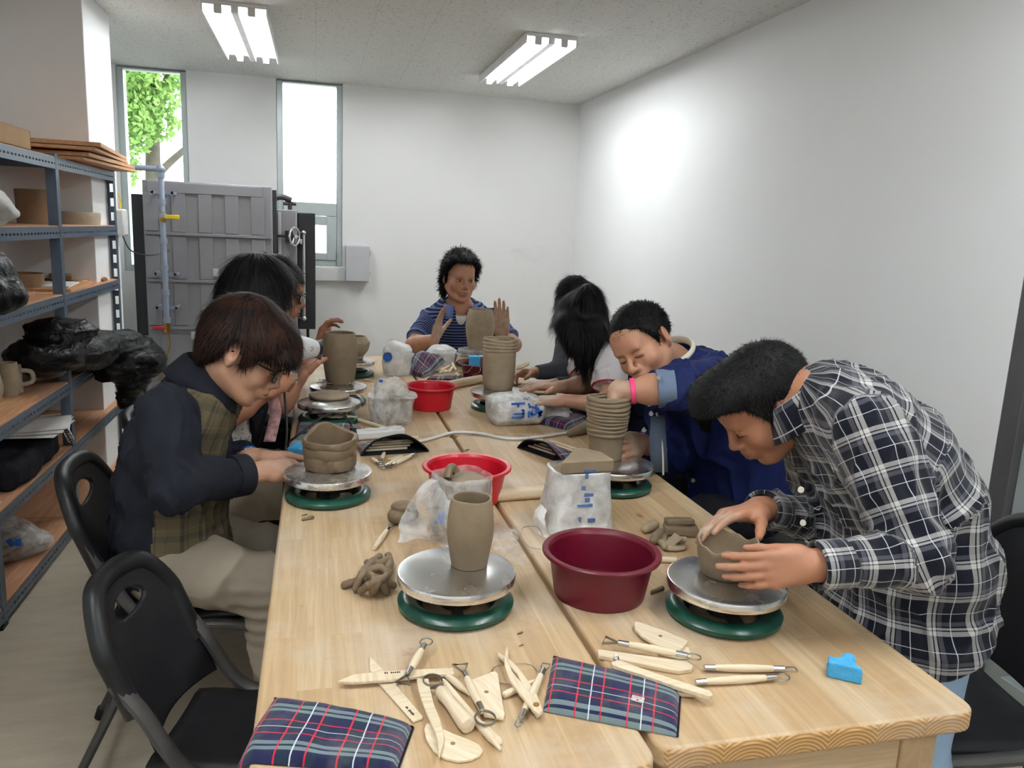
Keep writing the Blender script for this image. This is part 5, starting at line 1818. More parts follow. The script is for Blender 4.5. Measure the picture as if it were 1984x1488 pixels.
def torn_sponge():
    a, b_, c_ = onz(1606, 1312), onz(1658, 1324), onz(1640, 1278)
    c = (a + b_ + c_) / 3; d = unit(b_ - a); e = unit(np.cross((0, 0, 1), d)); A = np.array([d, e, V(0, 0, 1)])
    S = SDF(); S.box(V(0, 0, .014), (.026, .026, .0135), A, .002, .002)
    S.half(d * .012 + V(0, 0, .014), d * .75 + e * .45 + V(0, 0, .18), .002)
    S.half(e * .012, e * .9 - d * .1 + V(0, 0, .42), .003)
    S.el(d * .004 + e * .010 + V(0, 0, .020), (.014, .010, .010), None, .010)
    pts, qd = S.mesh(.0016); nn = normals(pts, qd); up = np.clip(pts[:, 2] / .02, 0, 1)
    pts = pts + nn * (wav(pts, 5, 190, 3) * .0016 * up)[:, None]; pts[:, 2] = np.maximum(pts[:, 2], .0006)
    o = link('sponge', np_mesh('sponge', pts, qd, MT['sponge'], True), None, V(c[0], c[1], TZ))
    tag(o, 'torn wedge of blue sponge lying alone near the plaid shirted man', 'sponge', 'blue sponges')


torn_sponge()
sponge('blue sponge block beside the square coil pot', [onz(556, 883), onz(596, 886), onz(608, 874), onz(570, 868)], .024)
bs = V(B4[0] - .045, B4[1] - .03, 0)
sponge('blue sponge block standing in the far maroon basin', [bs + V(-.03, -.022, 0), bs + V(.022, -.03, 0), bs + V(.034, .012, 0), bs + V(-.02, .02, 0)], .095, .757)


def pin(label, a, b_, r):
    a = np.array(a); b_ = np.array(b_); c = (a + b_) / 2; d = unit(b_ - a); L = np.linalg.norm(b_ - a)
    o = MB().cyl((-L / 2, 0, r + .0005), (L / 2, 0, r + .0005), r, seg=28).build('rolling_pin', MT['pin_wood'], None, V(c[0], c[1], TZ), math.atan2(d[1], d[0]), bevel=.002)
    return tag(o, label, 'rolling pin', 'wooden rolling pins')


pin('rolling pin lying across the seam behind the smooth vase', onz(935, 974), onz(1085, 962), .0165)
pin('rolling pin beyond the red basin at the far side', onz(868, 755), onz(931, 742), .019)

t = thing('power_strip', 'white power strip between the plaid pouch and the gaping pouch', 'power strip', onz(715, 850), math.radians(14))
MB().box((0.02, 0, .016), (.20, .045, .030)).build('body', MT['white_plastic'], t, bevel=.008)
for x in (.005, .05, .095):
    MB().cyl((x, 0, .031), (x, 0, .0325), .018, seg=24).build('socket', MT['paper'], t)
lp = np.array(t.location)
cp = [onz(752, 846, .766), onz(800, 856, .756), onz(835, 850, .7555), onz(880, 838, .7555), onz(930, 840, .7555), onz(985, 850, .7555), onz(1040, 847, .7555), onz(1090, 840, .7555), onz(1140, 833, .7555), onz(1185, 828, .7555)]
o = MB().tube(spline([p - cp[3] * V(1, 1, 0) - V(0, 0, TZ) for p in cp], 70), .0052, 10).build('white_cord', MT['white_plastic'], None, V(cp[3][0], cp[3][1], TZ))
tag(o, 'thick white cord snaking across both tables from the power strip', 'cord')
t2 = thing('dryer_plug', 'black plug and cord rising out of the power strip', 'plug', onz(684, 846, .782))
L2 = np.array(t2.location)
MB().cyl((0, 0, 0), (0, 0, .03), .014, .009).build('plug', MT['black_cord'], t2)
cd = [L2 + V(0, 0, .028), ony(680, 822, 2.50), ony(668, 806, 2.47), ony(648, 800, 2.45), ony(625, 808, 2.43), ony(600, 826, 2.40), ony(575, 845, 2.38), onz(556, 862, .757), onz(553, 885, .757)]
MB().tube(spline([p - L2 for p in cd], 60), .0034, 8).build('cord', MT['black_cord'], t2)


def lump(name, label, c, prims, h=.0025, mat='clay_dark', wob=.002, fr=60, seed=4, kk=.006, cat='clay', zmin=True):
    S = SDF()
    for p in prims:
        if p[0] == 'rc': S.rc(p[1], p[2], p[3], p[4], kk if len(p) < 6 else p[5])
        elif p[0] == 'el': S.el(p[1], p[2], k=kk)
        else: S.box(p[1], p[2], p[3], p[4], kk)
    pts, qd = S.mesh(h); nn = normals(pts, qd)
    pts = pts + nn * (wav(pts, seed, fr) * wob)[:, None]
    if zmin: pts[:, 2] = np.maximum(pts[:, 2], .0005)
    me = np_mesh(name, pts, qd, MT[mat], True)
    o = link(name, me, None, c)
    return tag(o, label, cat)


# tangle of coils
c = onz(722, 1118); rs = np.random.RandomState(6); pr = []
def cpt(px, py, z): return onz(px, py, z + TZ) - c * V(1, 1, 0) - V(0, 0, TZ)
for path in [[(668, 1133, .008), (690, 1126, .016), (715, 1122, .024), (740, 1126, .028), (762, 1134, .016)], [(690, 1140, .01), (700, 1115, .03), (718, 1092, .030), (735, 1078, .016)],
             [(700, 1145, .012), (720, 1130, .036), (745, 1120, .034), (756, 1105, .012)], [(722, 1148, .010), (728, 1135, .03), (734, 1124, .034)], [(748, 1146, .010), (740, 1130, .028), (722, 1118, .036), (706, 1108, .024)],
             [(752, 1076, .014), (756, 1092, .018), (750, 1104, .024)], [(715, 1105, .034), (735, 1100, .038), (748, 1108, .03)], [(700, 1130, .014), (725, 1120, .02), (750, 1128, .014)], [(712, 1090, .014), (735, 1092, .026), (752, 1084, .018)]]:
    P = spline([cpt(*q_) for q_ in path], 9)
    for a_, b_ in zip(P[:-1], P[1:]): pr.append(('rc', a_, b_, .0075, .0075, .002))
pr.append(('el', cpt(728, 1122, .012), (.026, .022, .016)))
lump('clay_tangle', 'knotted heap of soft clay coils beside the nearest wheel', c, pr, .0016, 'clay_dark', .0006, 120)
c = onz(772, 1015)
lump('clay_lump', 'folded lump of dark clay under the torn bag film', c, [('el', V(.0, 0, .020), (.026, .026, .021)), ('el', V(.012, .004, .042), (.030, .024, .014)), ('el', V(.02, .01, .02), (.028, .03, .02))], .002, 'clay_dark', .002, 70, 9, .004)
c = onz(1125, 842)
lump('clay_lump', 'rounded clay lump on the table left of the tall coil pot', c, [('rc', V(.03, .02, .022), V(-.05, -.03, .012), .024, .012)], .003, 'clay')
# scraps behind the near maroon basin
c = onz(1318, 1035)
lump('clay_lump', 'split slab of clay behind the thin walled bowl', c, [('box', V(0, 0, .012), (.040, .022, .011), np.array(Matrix.Rotation(.3, 3, 'Z')), .006), ('box', V(-.002, .006, .030), (.034, .016, .008), np.array(Matrix.Rotation(.2, 3, 'Z') @ Matrix.Rotation(.2, 3, 'X')), .005)], .002, 'clay', .0015, 70, 3, .002)
c = onz(1300, 1062)
lump('clay_scrap', 'curled sheet of clay scrap between basin and wheel', c, [('box', V(0, 0, .014), (.022, .016, .004), np.array(Matrix.Rotation(.7, 3, 'Y')), .003), ('rc', V(.022, 0, .016), V(.026, -.012, .024), .010, .006), ('rc', V(-.02, .01, .010), V(-.026, -.02, .012), .008, .007), ('el', V(.0, -.014, .006), (.03, .012, .006))], .0016, 'clay_pale', .0015, 90, 12, .003)
c = onz(1272, 1050)
lump('clay_scrap', 'dark clay roll tucked behind the near maroon basin', c, [('rc', V(-.01, -.012, .012), V(.014, .014, .016), .012, .012), ('rc', V(.012, -.016, .008), V(.02, .0, .012), .008, .007)], .002, 'clay', .001, 80, 14, .003)
c = onz(1258, 1030)
lump('clay_roll', 'pale smooth clay roll behind the near maroon basin', c, [('rc', V(-.014, -.008, .011), V(.016, .010, .013), .011, .0125)], .002, 'clay_pale', .0006)
c = onz(1282, 1090)
o = MB().cyl((-.03, .004, .007), (.03, -.004, .007), .0065).build('wood_peg', MT['tool_wood'], None, c, -.1, bevel=.001); tag(o, 'plain wooden tool handle poking out beside the near maroon basin', 'tool')
# clay crumbs on the table
for i, (px, py, s, lab) in enumerate([(597, 1008, .012, 'curved clay crumb below the wet topped wheel'), (590, 999, .006, 'small clay crumb below the wet topped wheel'), (905, 873, .007, 'clay crumb behind the red basin'), (1008, 1228, .005, 'clay crumb between the tool pile and the nearest wheel'), (1275, 1148, .014, 'thin clay sliver in front of the near maroon basin'), (1010, 1252, .004, 'dark crumb just above the calipers'), (755, 835, .01, 'crumb of clay at the foot of the upright clear bag')]):
    c = onz(px, py)
    lump('clay_crumb', lab, c, [('rc', V(-s, -s * .3, s * .3), V(s * .8, s * .5, s * .35), s * .3, s * .35)], .0012, 'clay_dark', .0005, 200)


def wire(label, pts, handle=None):
    P = spline(pts, 40); c = np.array([P[:, 0].mean(), P[:, 1].mean(), TZ])
    t = thing('cutting_wire', label, 'cutting wire', c, 0, 'clay cutting wires')
    MB().tube(P - c, .0008, 5).build('wire', MT['nylon'], t)
    for h in handle or []:
        a, b_ = h; MB().cyl(np.array(a) - c, np.array(b_) - c, .0055, seg=12).build('handle', MT['tool_wood'], t)
    return t


wire('thin wire loop lying left of the near maroon basin', [onz(1052, 1038, .76), onz(1042, 1022, .765), onz(1022, 1020, .76), onz(1010, 1026, .753), onz(1014, 1045, .753), onz(1028, 1060, .753), onz(1048, 1064, .753)])
wire('cutting wire with a wooden toggle beside the half folded pouch', [onz(1030, 797, .80), onz(1028, 815, .785), onz(1020, 838, .765), onz(1026, 850, .76), onz(1018, 856, .76), onz(1005, 858, .758)], [(onz(1003, 862, .756), onz(1050, 852, .756))])
wire('thin wire lying from the lettered bag along the seam', [onz(900, 843, .752), onz(940, 846, .752), onz(980, 842, .752), onz(1020, 846, .752)])
wire('wire loop hanging over the far maroon basin', [ony(884, 717, 3.49), ony(903, 722, 3.44), ony(914, 712, 3.45), ony(921, 706, 3.46), ony(930, 712, 3.45), ony(928, 722, 3.44), ony(915, 726, 3.43)])


# ------------------------------------------------------------------ modelling tools
TG = 'wooden clay tools'


def frame_of(a, b_):
    a = np.asarray(a, float); b_ = np.asarray(b_, float); d = b_ - a; L = np.linalg.norm(d)
    return (a + b_) / 2, L, math.atan2(d[1], d[0])


def loop_tool(label, p0, p1, z=0.0, ends=('tri', 'round'), hl=None, tilt=0.0):
    """turned handle with steel ferrules and a wire or band loop at each end; p0, p1 are the tips of the handle"""
    a = onz(*p0, TZ + z); b_ = onz(*p1, TZ + z); c, L, rot = frame_of(a, b_)
    t = thing('loop_tool', label, 'clay tool', V(c[0], c[1], TZ + z), rot, TG)
    if tilt: t.rotation_euler[1] = tilt
    h = L / 2; r = .0062
    def lath(pr, mat, name, zc=r + .0004):
        return MB().lathe([(q, x) for x, q in pr], seg=18, axes=np.array([[0, 1, 0], [0, 0, 1], [1, 0, 0]])).moved(c=(0, 0, zc)).build(name, mat, t)
    lath([(-h + .010, 0), (-h + .010, .0046), (-h * .4, .0060), (0, .0066), (h * .4, .0060), (h - .010, .0046), (h - .010, 0)], MT['tool_wood'], 'handle')
    for s, kind in zip((-1, 1), ends):
        if not kind: continue
        lath([(s * (h - .014), 0), (s * (h - .014), .0050), (s * (h + .004), .0046), (s * (h + .004), 0)][::s], MT['steel'], 'ferrule')
        if kind == 'cap': continue
        x0 = h + .003
        if kind == 'tri': P = [(x0, 0), (x0 + .024, .012), (x0 + .026, -.012)]
        elif kind == 'sq': P = [(x0, .002), (x0 + .010, .006), (x0 + .021, .006), (x0 + .021, -.006), (x0 + .010, -.006), (x0, -.002)]
        elif kind == 'spoon': P = [(x0, .002), (x0 + .006, .005), (x0 + .018, .004), (x0 + .022, 0), (x0 + .018, -.004), (x0 + .006, -.005), (x0, -.002)]
        else:
            R_ = .0145 if kind == 'big' else .010
            aa = np.linspace(math.pi, -math.pi, 18)[1:-1]
            P = [(x0, .001)] + [(x0 + R_ * 1.15 + R_ * 1.15 * math.cos(q_), R_ * math.sin(q_)) for q_ in aa] + [(x0, -.001)]
        P = np.array([(s * x, y, r) for x, y in P])
        MB().tube(np.vstack([P, P[:1]]), .0012, 6, flat=1.9 if kind in ('big', 'tri') else 1.0, up=(0, 0, 1)).build('loop', MT['steel_dull' if kind != 'spoon' else 'steel'], t)
    return t


def flat_tool(name, label, pl, th=.004, z=0.0, hole=None, mat='tool_wood', lettering=None, bevel=.0012):
    P = np.array([onz(*q_, TZ + z + th)[:2] for q_ in pl]); c = np.r_[P.mean(0), TZ + z]
    d = P[0] - P[len(P) // 2]; rot = math.atan2(d[1], d[0])
    R = np.array([[math.cos(rot), -math.sin(rot)], [math.sin(rot), math.cos(rot)]])
    t = thing(name, label, 'clay tool', c, rot, TG)
    Q = (P - c[:2]) @ R
    o = MB().prism(Q, .0004, th).build('blade', MT[mat], t, bevel=bevel)
    if hole:
        hp = (onz(*hole, TZ + z + th)[:2] - c[:2]) @ R
        MB().cyl((hp[0], hp[1], th - .001), (hp[0], hp[1], th + .0004), .0034, seg=16).build('thumb_hole', MT['clay_red'], t)
    if lettering:
        a = (onz(*lettering[0], TZ + z + th)[:2] - c[:2]) @ R; b_ = (onz(*lettering[1], TZ + z + th)[:2] - c[:2]) @ R
        lb = MB(); n = 8; dd = (b_ - a); ang = math.atan2(dd[1], dd[0]); Rm = np.array([[math.cos(ang), math.sin(ang), 0], [-math.sin(ang), math.cos(ang), 0], [0, 0, 1]])
        for i in range(n):
            if i == 2: continue
            q_ = a + dd * (i + .5) / n; hh = (.0042, .003, 0, .0048, .0032, .0032, .0046, .003)[i]
            lb.box((q_[0], q_[1], th + .0003), (np.linalg.norm(dd) / n * .35, hh, .0006), Rm); lb.box((q_[0], q_[1], th + .0003), (np.linalg.norm(dd) / n * .8, .0011, .0006), Rm)
        lb.build('lettering', MT['lash'], t)
    return t


def px(pts, s, ox, oy):
    return [(ox + x / s, oy + y / s) for x, y in pts]


k1 = lambda *p: px(p, 3.307, 640, 1200)          # points read off an enlargement of the tool pile
flat_tool('wood_rib', 'kidney shaped pale wood rib at the bottom of the near tool pile', k1((600, 700), (615, 665), (645, 662), (720, 700), (800, 735), (880, 765), (955, 800), (980, 835), (960, 868), (900, 895), (820, 905), (730, 885), (660, 835), (615, 770)), .005, 0, k1((785, 795))[0])
flat_tool('wood_knife', 'straight flat wood knife with a pointed end and dark lettering in the near tool pile', k1((250, 235), (272, 250), (345, 325), (595, 620), (590, 632), (530, 655), (300, 395), (252, 320)), .004, 0.0, None, 'tool_wood_y', k1((485, 560), (535, 615)))
flat_tool('wood_knife', 'long flat wood knife with dark lettering lying across the near tool pile', k1((45, 395), (150, 350), (330, 332), (560, 318), (785, 308), (795, 345), (600, 358), (400, 382), (150, 400)), .006, .0062, None, 'tool_wood_y', k1((345, 345), (450, 338)))
flat_tool('wood_knife', 'curved tapering wood blade standing on the kidney rib in the near pile', k1((552, 375), (630, 378), (640, 440), (665, 540), (705, 640), (730, 735), (725, 790), (700, 872), (690, 865), (688, 790), (672, 720), (625, 620), (585, 520), (562, 440)), .006, .0064, None, 'tool_wood_y')
loop_tool('loop tool crossing over the lettered long knife in the near pile', k1((598, 195))[0], k1((497, 372))[0], .0125, ('round', 'tri'))
loop_tool('loop tool with a big ring, angled through the near tool pile', k1((860, 372))[0], k1((968, 605))[0], .010, ('tri', 'big'))
flat_tool('wood_rib', 'trapezoid wood rib with a hole in the middle of the near pile', k1((900, 385), (1055, 328), (1075, 345), (1090, 450), (1118, 600), (1110, 632), (985, 612), (940, 520)), .005, .004, k1((1000, 465))[0])
# ribbon tool with a fat turned handle
a = onz(*k1((700, 500))[0]); b_ = onz(*k1((885, 740))[0]); c, L, rot = frame_of(a, b_)
t = thing('ribbon_tool', 'fat turned handle with a band loop in the near tool pile', 'clay tool', V(c[0], c[1], TZ), rot, TG)
MB().lathe([(0, -L / 2), (.007, -L / 2), (.0105, -L / 2 + .008), (.0085, -L * .15), (.0105, L * .2), (.0115, L * .38), (.0105, L / 2 - .002), (0, L / 2)], seg=22, axes=np.array([[0, 1, 0], [0, 0, 1], [1, 0, 0]])).moved(c=(0, 0, .012)).build('handle', MT['tool_wood'], t)
MB().cyl((-L / 2 - .010, 0, .012), (-L / 2 + .002, 0, .012), .0042).build('ferrule', MT['steel'], t)
aa = np.linspace(0, 2 * np.pi, 20, endpoint=False)
MB().tube(np.stack([-L / 2 - .026 + .016 * np.cos(aa), .014 * np.sin(aa), np.full(20, .012)], 1), .0014, 6, closed=True, flat=2.4).build('band_loop', MT['steel_dull'], t)
# round wooden sticks
def stick(label, p0, p1, r=.005, z=0.0, tip=True):
    a = onz(*p0); b_ = onz(*p1); c, L, rot = frame_of(a, b_)
    pr = [(0, -L / 2), (r * .8, -L / 2 + .001), (r, -L / 2 + .01), (r, L / 2 - .03), (r * .55, L / 2 - .012), (r * .4, L / 2 - .002), (0, L / 2)]
    o = MB().lathe(pr, seg=16, axes=np.array([[0, 1, 0], [0, 0, 1], [1, 0, 0]])).moved(c=(0, 0, r + .0004)).build('wood_stick', MT['tool_wood'], None, V(c[0], c[1], TZ + z), rot)
    return tag(o, label, 'clay tool', TG)


stick('round wooden stick running to the front through the near tool pile', k1((715, 420))[0], k1((1095, 870))[0], .0056, .001)
stick('short round wooden stick under the ring tool in the near pile', k1((735, 375))[0], k1((905, 520))[0], .0056, .001)
flat_tool('wood_knife', 'rounded flat stick end showing under the big ring', k1((905, 640), (985, 650), (1100, 760), (1105, 790), (1075, 800), (960, 720)), .004, 0, None, 'tool_wood_y')
stick('wooden stick lying crosswise behind the calipers', k1((1105, 515))[0], k1((1330, 410))[0], .0055, .001)
loop_tool('loop tool under the calipers with a steel scoop end', k1((1360, 355))[0], k1((1225, 650))[0], .001, ('sq', 'spoon'))
# calipers: two curved arms on one pivot
t = thing('wood_calipers', 'curved wooden calipers with a steel pivot between pile and labelled pouch', 'calipers', V(*onz(*k1((1230, 400))[0])), 0, TG)
Lc = np.array(t.location)
for i, poly in enumerate([k1((1132, 165), (1140, 190), (1140, 260), (1165, 330), (1230, 410), (1310, 500), (1362, 575), (1340, 605), (1300, 580), (1215, 475), (1150, 390), (1118, 300), (1112, 240)),
                          k1((1068, 205), (1110, 230), (1165, 265), (1215, 320), (1260, 380), (1330, 490), (1365, 590), (1325, 618), (1290, 570), (1240, 450), (1200, 350), (1130, 275), (1072, 230))]):
    zz = TZ + .012 - .006 * i
    P = np.array([onz(*q_, zz + .005)[:2] for q_ in poly]) - Lc[:2]
    MB().prism(P, zz - TZ, zz - TZ + .005).build('arm', MT['tool_wood_y'], t, bevel=.001)
pv = onz(*k1((1320, 548))[0], TZ + .017) - Lc
MB().cyl(pv + V(0, 0, -.0005), pv + V(0, 0, .0015), .0045, seg=16).build('pivot', MT['brass'], t)
MB().cyl(pv + V(0, 0, -.016), pv + V(0, 0, .0), .0025, seg=10).build('screw', MT['steel'], t)
aa = np.linspace(0, 2 * np.pi, 30)
wp = onz(*k1((1180, 350))[0], TZ + .003)
wire('coiled thin wire under the calipers', [wp + V(.036 * math.cos(q_), .030 * math.sin(q_), .001 + .002 * math.sin(3 * q_)) for q_ in aa[:26]])

k2 = lambda *p: px(p, 3.543, 1120, 1180)
flat_tool('wood_rib', 'half moon wood rib with a hole, topmost by the green based wheel', k2((383, 100), (392, 82), (430, 90), (600, 150), (755, 215), (750, 230), (680, 302), (560, 255), (440, 185), (390, 135)), .006, .0045, k2((565, 185))[0])
flat_tool('wood_rib', 'round ended wood rib mostly under the half moon rib', k2((520, 250), (700, 235), (760, 262), (778, 300), (770, 330), (700, 340), (560, 310)), .004, 0)
loop_tool('loop tool with triangle and ring ends above the long paddle', k2((290, 258))[0], k2((730, 340))[0], .010, ('tri', 'round'))
flat_tool('wood_paddle', 'long flat wood paddle at the back of the tool row above the labelled pouch', k2((135, 280), (150, 275), (400, 310), (745, 355), (790, 385), (780, 410), (690, 422), (560, 400), (380, 362), (140, 315)), .008, .0, None, 'tool_wood')
loop_tool('thick handled loop tool with a square wire end', k2((880, 428))[0], k2((1395, 436))[0], .001, ('cap', 'sq'))
loop_tool('thick handled loop tool with a round wire end in front of the square ended one', k2((820, 528))[0], k2((1340, 495))[0], .001, ('cap', 'round'))
# clothes-peg like wooden tongs
t = thing('wood_tongs', 'wooden tongs with a spring lying against the labelled pouch', 'tongs', V(*onz(*k2((560, 470))[0])), 0, TG); Lt = np.array(t.location)
for i, poly in enumerate([k2((225, 372), (290, 362), (500, 440), (905, 572), (925, 600), (900, 610), (700, 550), (420, 455), (235, 395)), k2((222, 385), (240, 392), (480, 490), (820, 570), (815, 592), (700, 588), (440, 505), (228, 412))]):
    zz = .013 - .011 * i
    P = np.array([onz(*q_, TZ + zz + .004)[:2] for q_ in poly]) - Lt[:2]
    MB().prism(P, zz, zz + .007).build('arm', MT['tool_wood'], t, bevel=.001)
sp = onz(*k2((265, 345))[0], TZ + .018) - Lt
b = MB()
for i in range(4): b.tube(sp + np.stack([.004 * np.cos(aa), .004 * np.sin(aa) * .4 + .0015 * i, .005 * np.sin(aa)], 1), .0008, 5)
b.build('spring', MT['steel'], t)

k3 = lambda *p: px(p, 4.96, 640, 850)            # small tools before the gaping pouch
loop_tool('small loop tool leaning from the gaping pouch', k3((520, 150))[0], k3((488, 235))[0], .002, ('', 'round'))
loop_tool('short loop tool lying leftmost before the gaping pouch', k3((395, 205))[0], k3((460, 255))[0], .001, ('', 'sq'))
loop_tool('loop tool in the middle of the row before the gaping pouch', k3((650, 215))[0], k3((530, 280))[0], .001, ('', 'round'))
loop_tool('longest loop tool before the gaping pouch, needle end out', k3((790, 175))[0], k3((600, 270))[0], .003, ('sq', 'tri'))
flat_tool('wood_rib', 'small half round wood rib before the gaping pouch', k3((550, 190), (680, 152), (730, 175), (725, 200), (690, 208)), .004, .002)
loop_tool('loop tool lying behind the clay tangle by the torn bag', k3((555, 890))[0], k3((410, 1095))[0], .001, ('sq', ''))
k4 = lambda *p: px(p, 7.086, 680, 640)           # far tool pile
for i, (p0, p1, lab) in enumerate([((1230, 600), (1370, 525), 'thick wooden stick at the left of the far tool pile'), ((1220, 640), (1310, 600), 'short stick lowest in the far tool pile'), ((1340, 645), (1400, 560), 'stick leaning in the middle of the far tool pile'), ((1390, 500), (1440, 600), 'stick standing rightmost in the far tool pile'), ((1290, 640), (1350, 610), 'stub of a stick in the far tool pile'), ((1470, 640), (1545, 632), 'stick lying on the flat pouch in the far pile')]):
    stick(lab, k4(p0)[0], k4(p1)[0], .007, .010 + .003 * (i % 3))
flat_tool('wood_rib', 'square wood rib on the far tool pile', k4((1420, 590), (1470, 555), (1525, 590), (1480, 625)), .006, .012)
for i, (p0, p1, lab) in enumerate([((330, 1160), (600, 1190), 'long stick leaning out of the pouch by the plug'), ((620, 1060), (650, 1200), 'stick crossing the long sticks behind the plug'), ((660, 1130), (1140, 1275), 'longest stick pointing at the upright clear bag'), ((520, 1165), (760, 1180), 'stick lying flat along the pouch by the plug')]):
    stick(lab, px([p0], 5.835, 560, 620)[0], px([p1], 5.835, 560, 620)[0], .006, .020 if i != 2 else .006)
stick('stick on the table behind the upright clear bag', (705, 738), (722, 740), .005)
# ------------------------------------------------------------------ people
W = ony


class Frame:
    """head or other local frame: s = the person's left, f = forward, u = up"""

    def __init__(s, c, f, u=(0, 0, 1), k=1.0):
        s.c = np.asarray(c, float); s.f = unit(f)
        s.s = unit(np.cross(u, s.f)); s.u = np.cross(s.f, s.s); s.k = k
        s.A = np.array([s.s, s.f, s.u])

    def __call__(s, a, b, c):
        return s.c + s.k * (a * s.s + b * s.f + c * s.u)

    def loc(s, P):
        return ((np.asarray(P) - s.c) @ s.A.T) / s.k


def add_head(S, H, neck, jaw=1.0, cheek=1.0, nose=1.0, ears=True):
    k = H.k
    E = lambda c, r, q=.02, op='u', A=None: S.el(H(*c), np.array(r) * k, (H.A if A is None else A), q * k, op)
    R = lambda a, b, ra, rb, q=.02, op='u', flat=None: S.rc(H(*a), H(*b), ra * k, rb * k, q * k, op, flat)
    E((0, -.014, .034), (.075, .095, .082), .02)
    E((0, .024, -.025), (.0635 * jaw, .066, .088), .03)
    for s in (-1, 1):
        R((s * .052 * jaw, -.004, -.052), (s * .026 * jaw, .056, -.096), .022, .018, .03)
        E((s * .040, .060, -.030), (.024 * cheek, .022, .026), .025)
    E((0, .070, -.104), (.019, .015, .014), .022)
    R((-.036, .082, .020), (.036, .082, .020), .0105, .0105, .022)
    E((0, .064, .052), (.05, .028, .035), .03)
    for s in (-1, 1):
        E((s * .032, .103, .001), (.019, .017, .0115), .014, 's')
        E((s * .032, .0785, -.002), (.0165, .0125, .0105), .006)
        R((s * .019, .0885, -.0035), (s * .045, .0815, -.003), .0020, .0018, .005)
    R((0, .0885, .010), (0, .108 * nose, -.030), .0075, .0095, .010)
    E((0, .108 * nose, -.033), (.0105, .0105, .0095), .008)
    for s in (-1, 1):
        E((s * .0125, .0985, -.0365), (.0085, .0095, .0075), .006)
        E((s * .0065, .1035, -.0445), (.0032, .0045, .0035), .003, 's')
    E((0, .086, -.062), (.028, .016, .022), .02)
    E((0, .0975, -.0615), (.0225, .0085, .0062), .006)
    E((0, .0960, -.0725), (.0195, .0090, .0075), .006)
    R((-.0225, .1005, -.0668), (.0225, .1005, -.0668), .0022, .0022, .003, 's')
    if ears:
        for s in (-1, 1):
            t = unit(H.u * 1.0 - H.f * .22); a = unit(H.s * s - H.f * .45); b = np.cross(t, a)
            A = np.array([a, b, t])
            S.el(H(s * .0815, -.012, -.002), np.array((.0085, .0195, .033)) * k, A, .004 * k)
            S.el(H(s * .0785, -.006, -.030), np.array((.0075, .009, .010)) * k, A, .006 * k)
            S.el(H(s * .0905, -.010, .002), np.array((.0075, .0105, .020)) * k, A, .004 * k, 's')
            S.rc(H(s * .086, -.004, .012), H(s * .085, -.001, -.012), .003 * k, .003 * k, .004 * k)
    S.rc(H(0, -.022, -.060), neck, .054 * k, .060 * k, .03)
    return S


def head_tint(H, P):
    q = H.loc(P)
    def blob(c, r): return np.clip(1.35 - np.sqrt((((q - np.array(c)) / np.array(r)) ** 2).sum(1)), 0, 1)
    lips = np.maximum(blob((0, .099, -.0615), (.022, .012, .006)), blob((0, .098, -.0725), (.019, .012, .0075))) * .85
    flush = .25 * np.maximum(blob((0, .11, -.035), (.016, .02, .014)), np.maximum(blob((.085, -.01, 0), (.014, .03, .04)), blob((-.085, -.01, 0), (.014, .03, .04))))
    lid = .6 * np.maximum(blob((.032, .088, -.0045), (.016, .012, .0022)), blob((-.032, .088, -.0045), (.016, .012, .0022)))
    nost = .9 * np.maximum(blob((.0065, .103, -.0435), (.004, .006, .003)), blob((-.0065, .103, -.0435), (.004, .006, .003)))  # shade of the nostril hollows, put into the skin tint
    return np.clip(np.maximum(lips, flush), 0, 1), np.clip(lid + nost, 0, 1)


def add_arm(S, sh, el, wr, k=1.0, kk=.02):
    sh, el, wr = [np.asarray(q, float) for q in (sh, el, wr)]
    S.rc(sh, el, .050 * k, .039 * k, .03)
    m = el + (wr - el) * .30
    S.rc(el, m, .038 * k, .040 * k, kk); S.rc(m, wr, .040 * k, .0255 * k, kk)
    return S


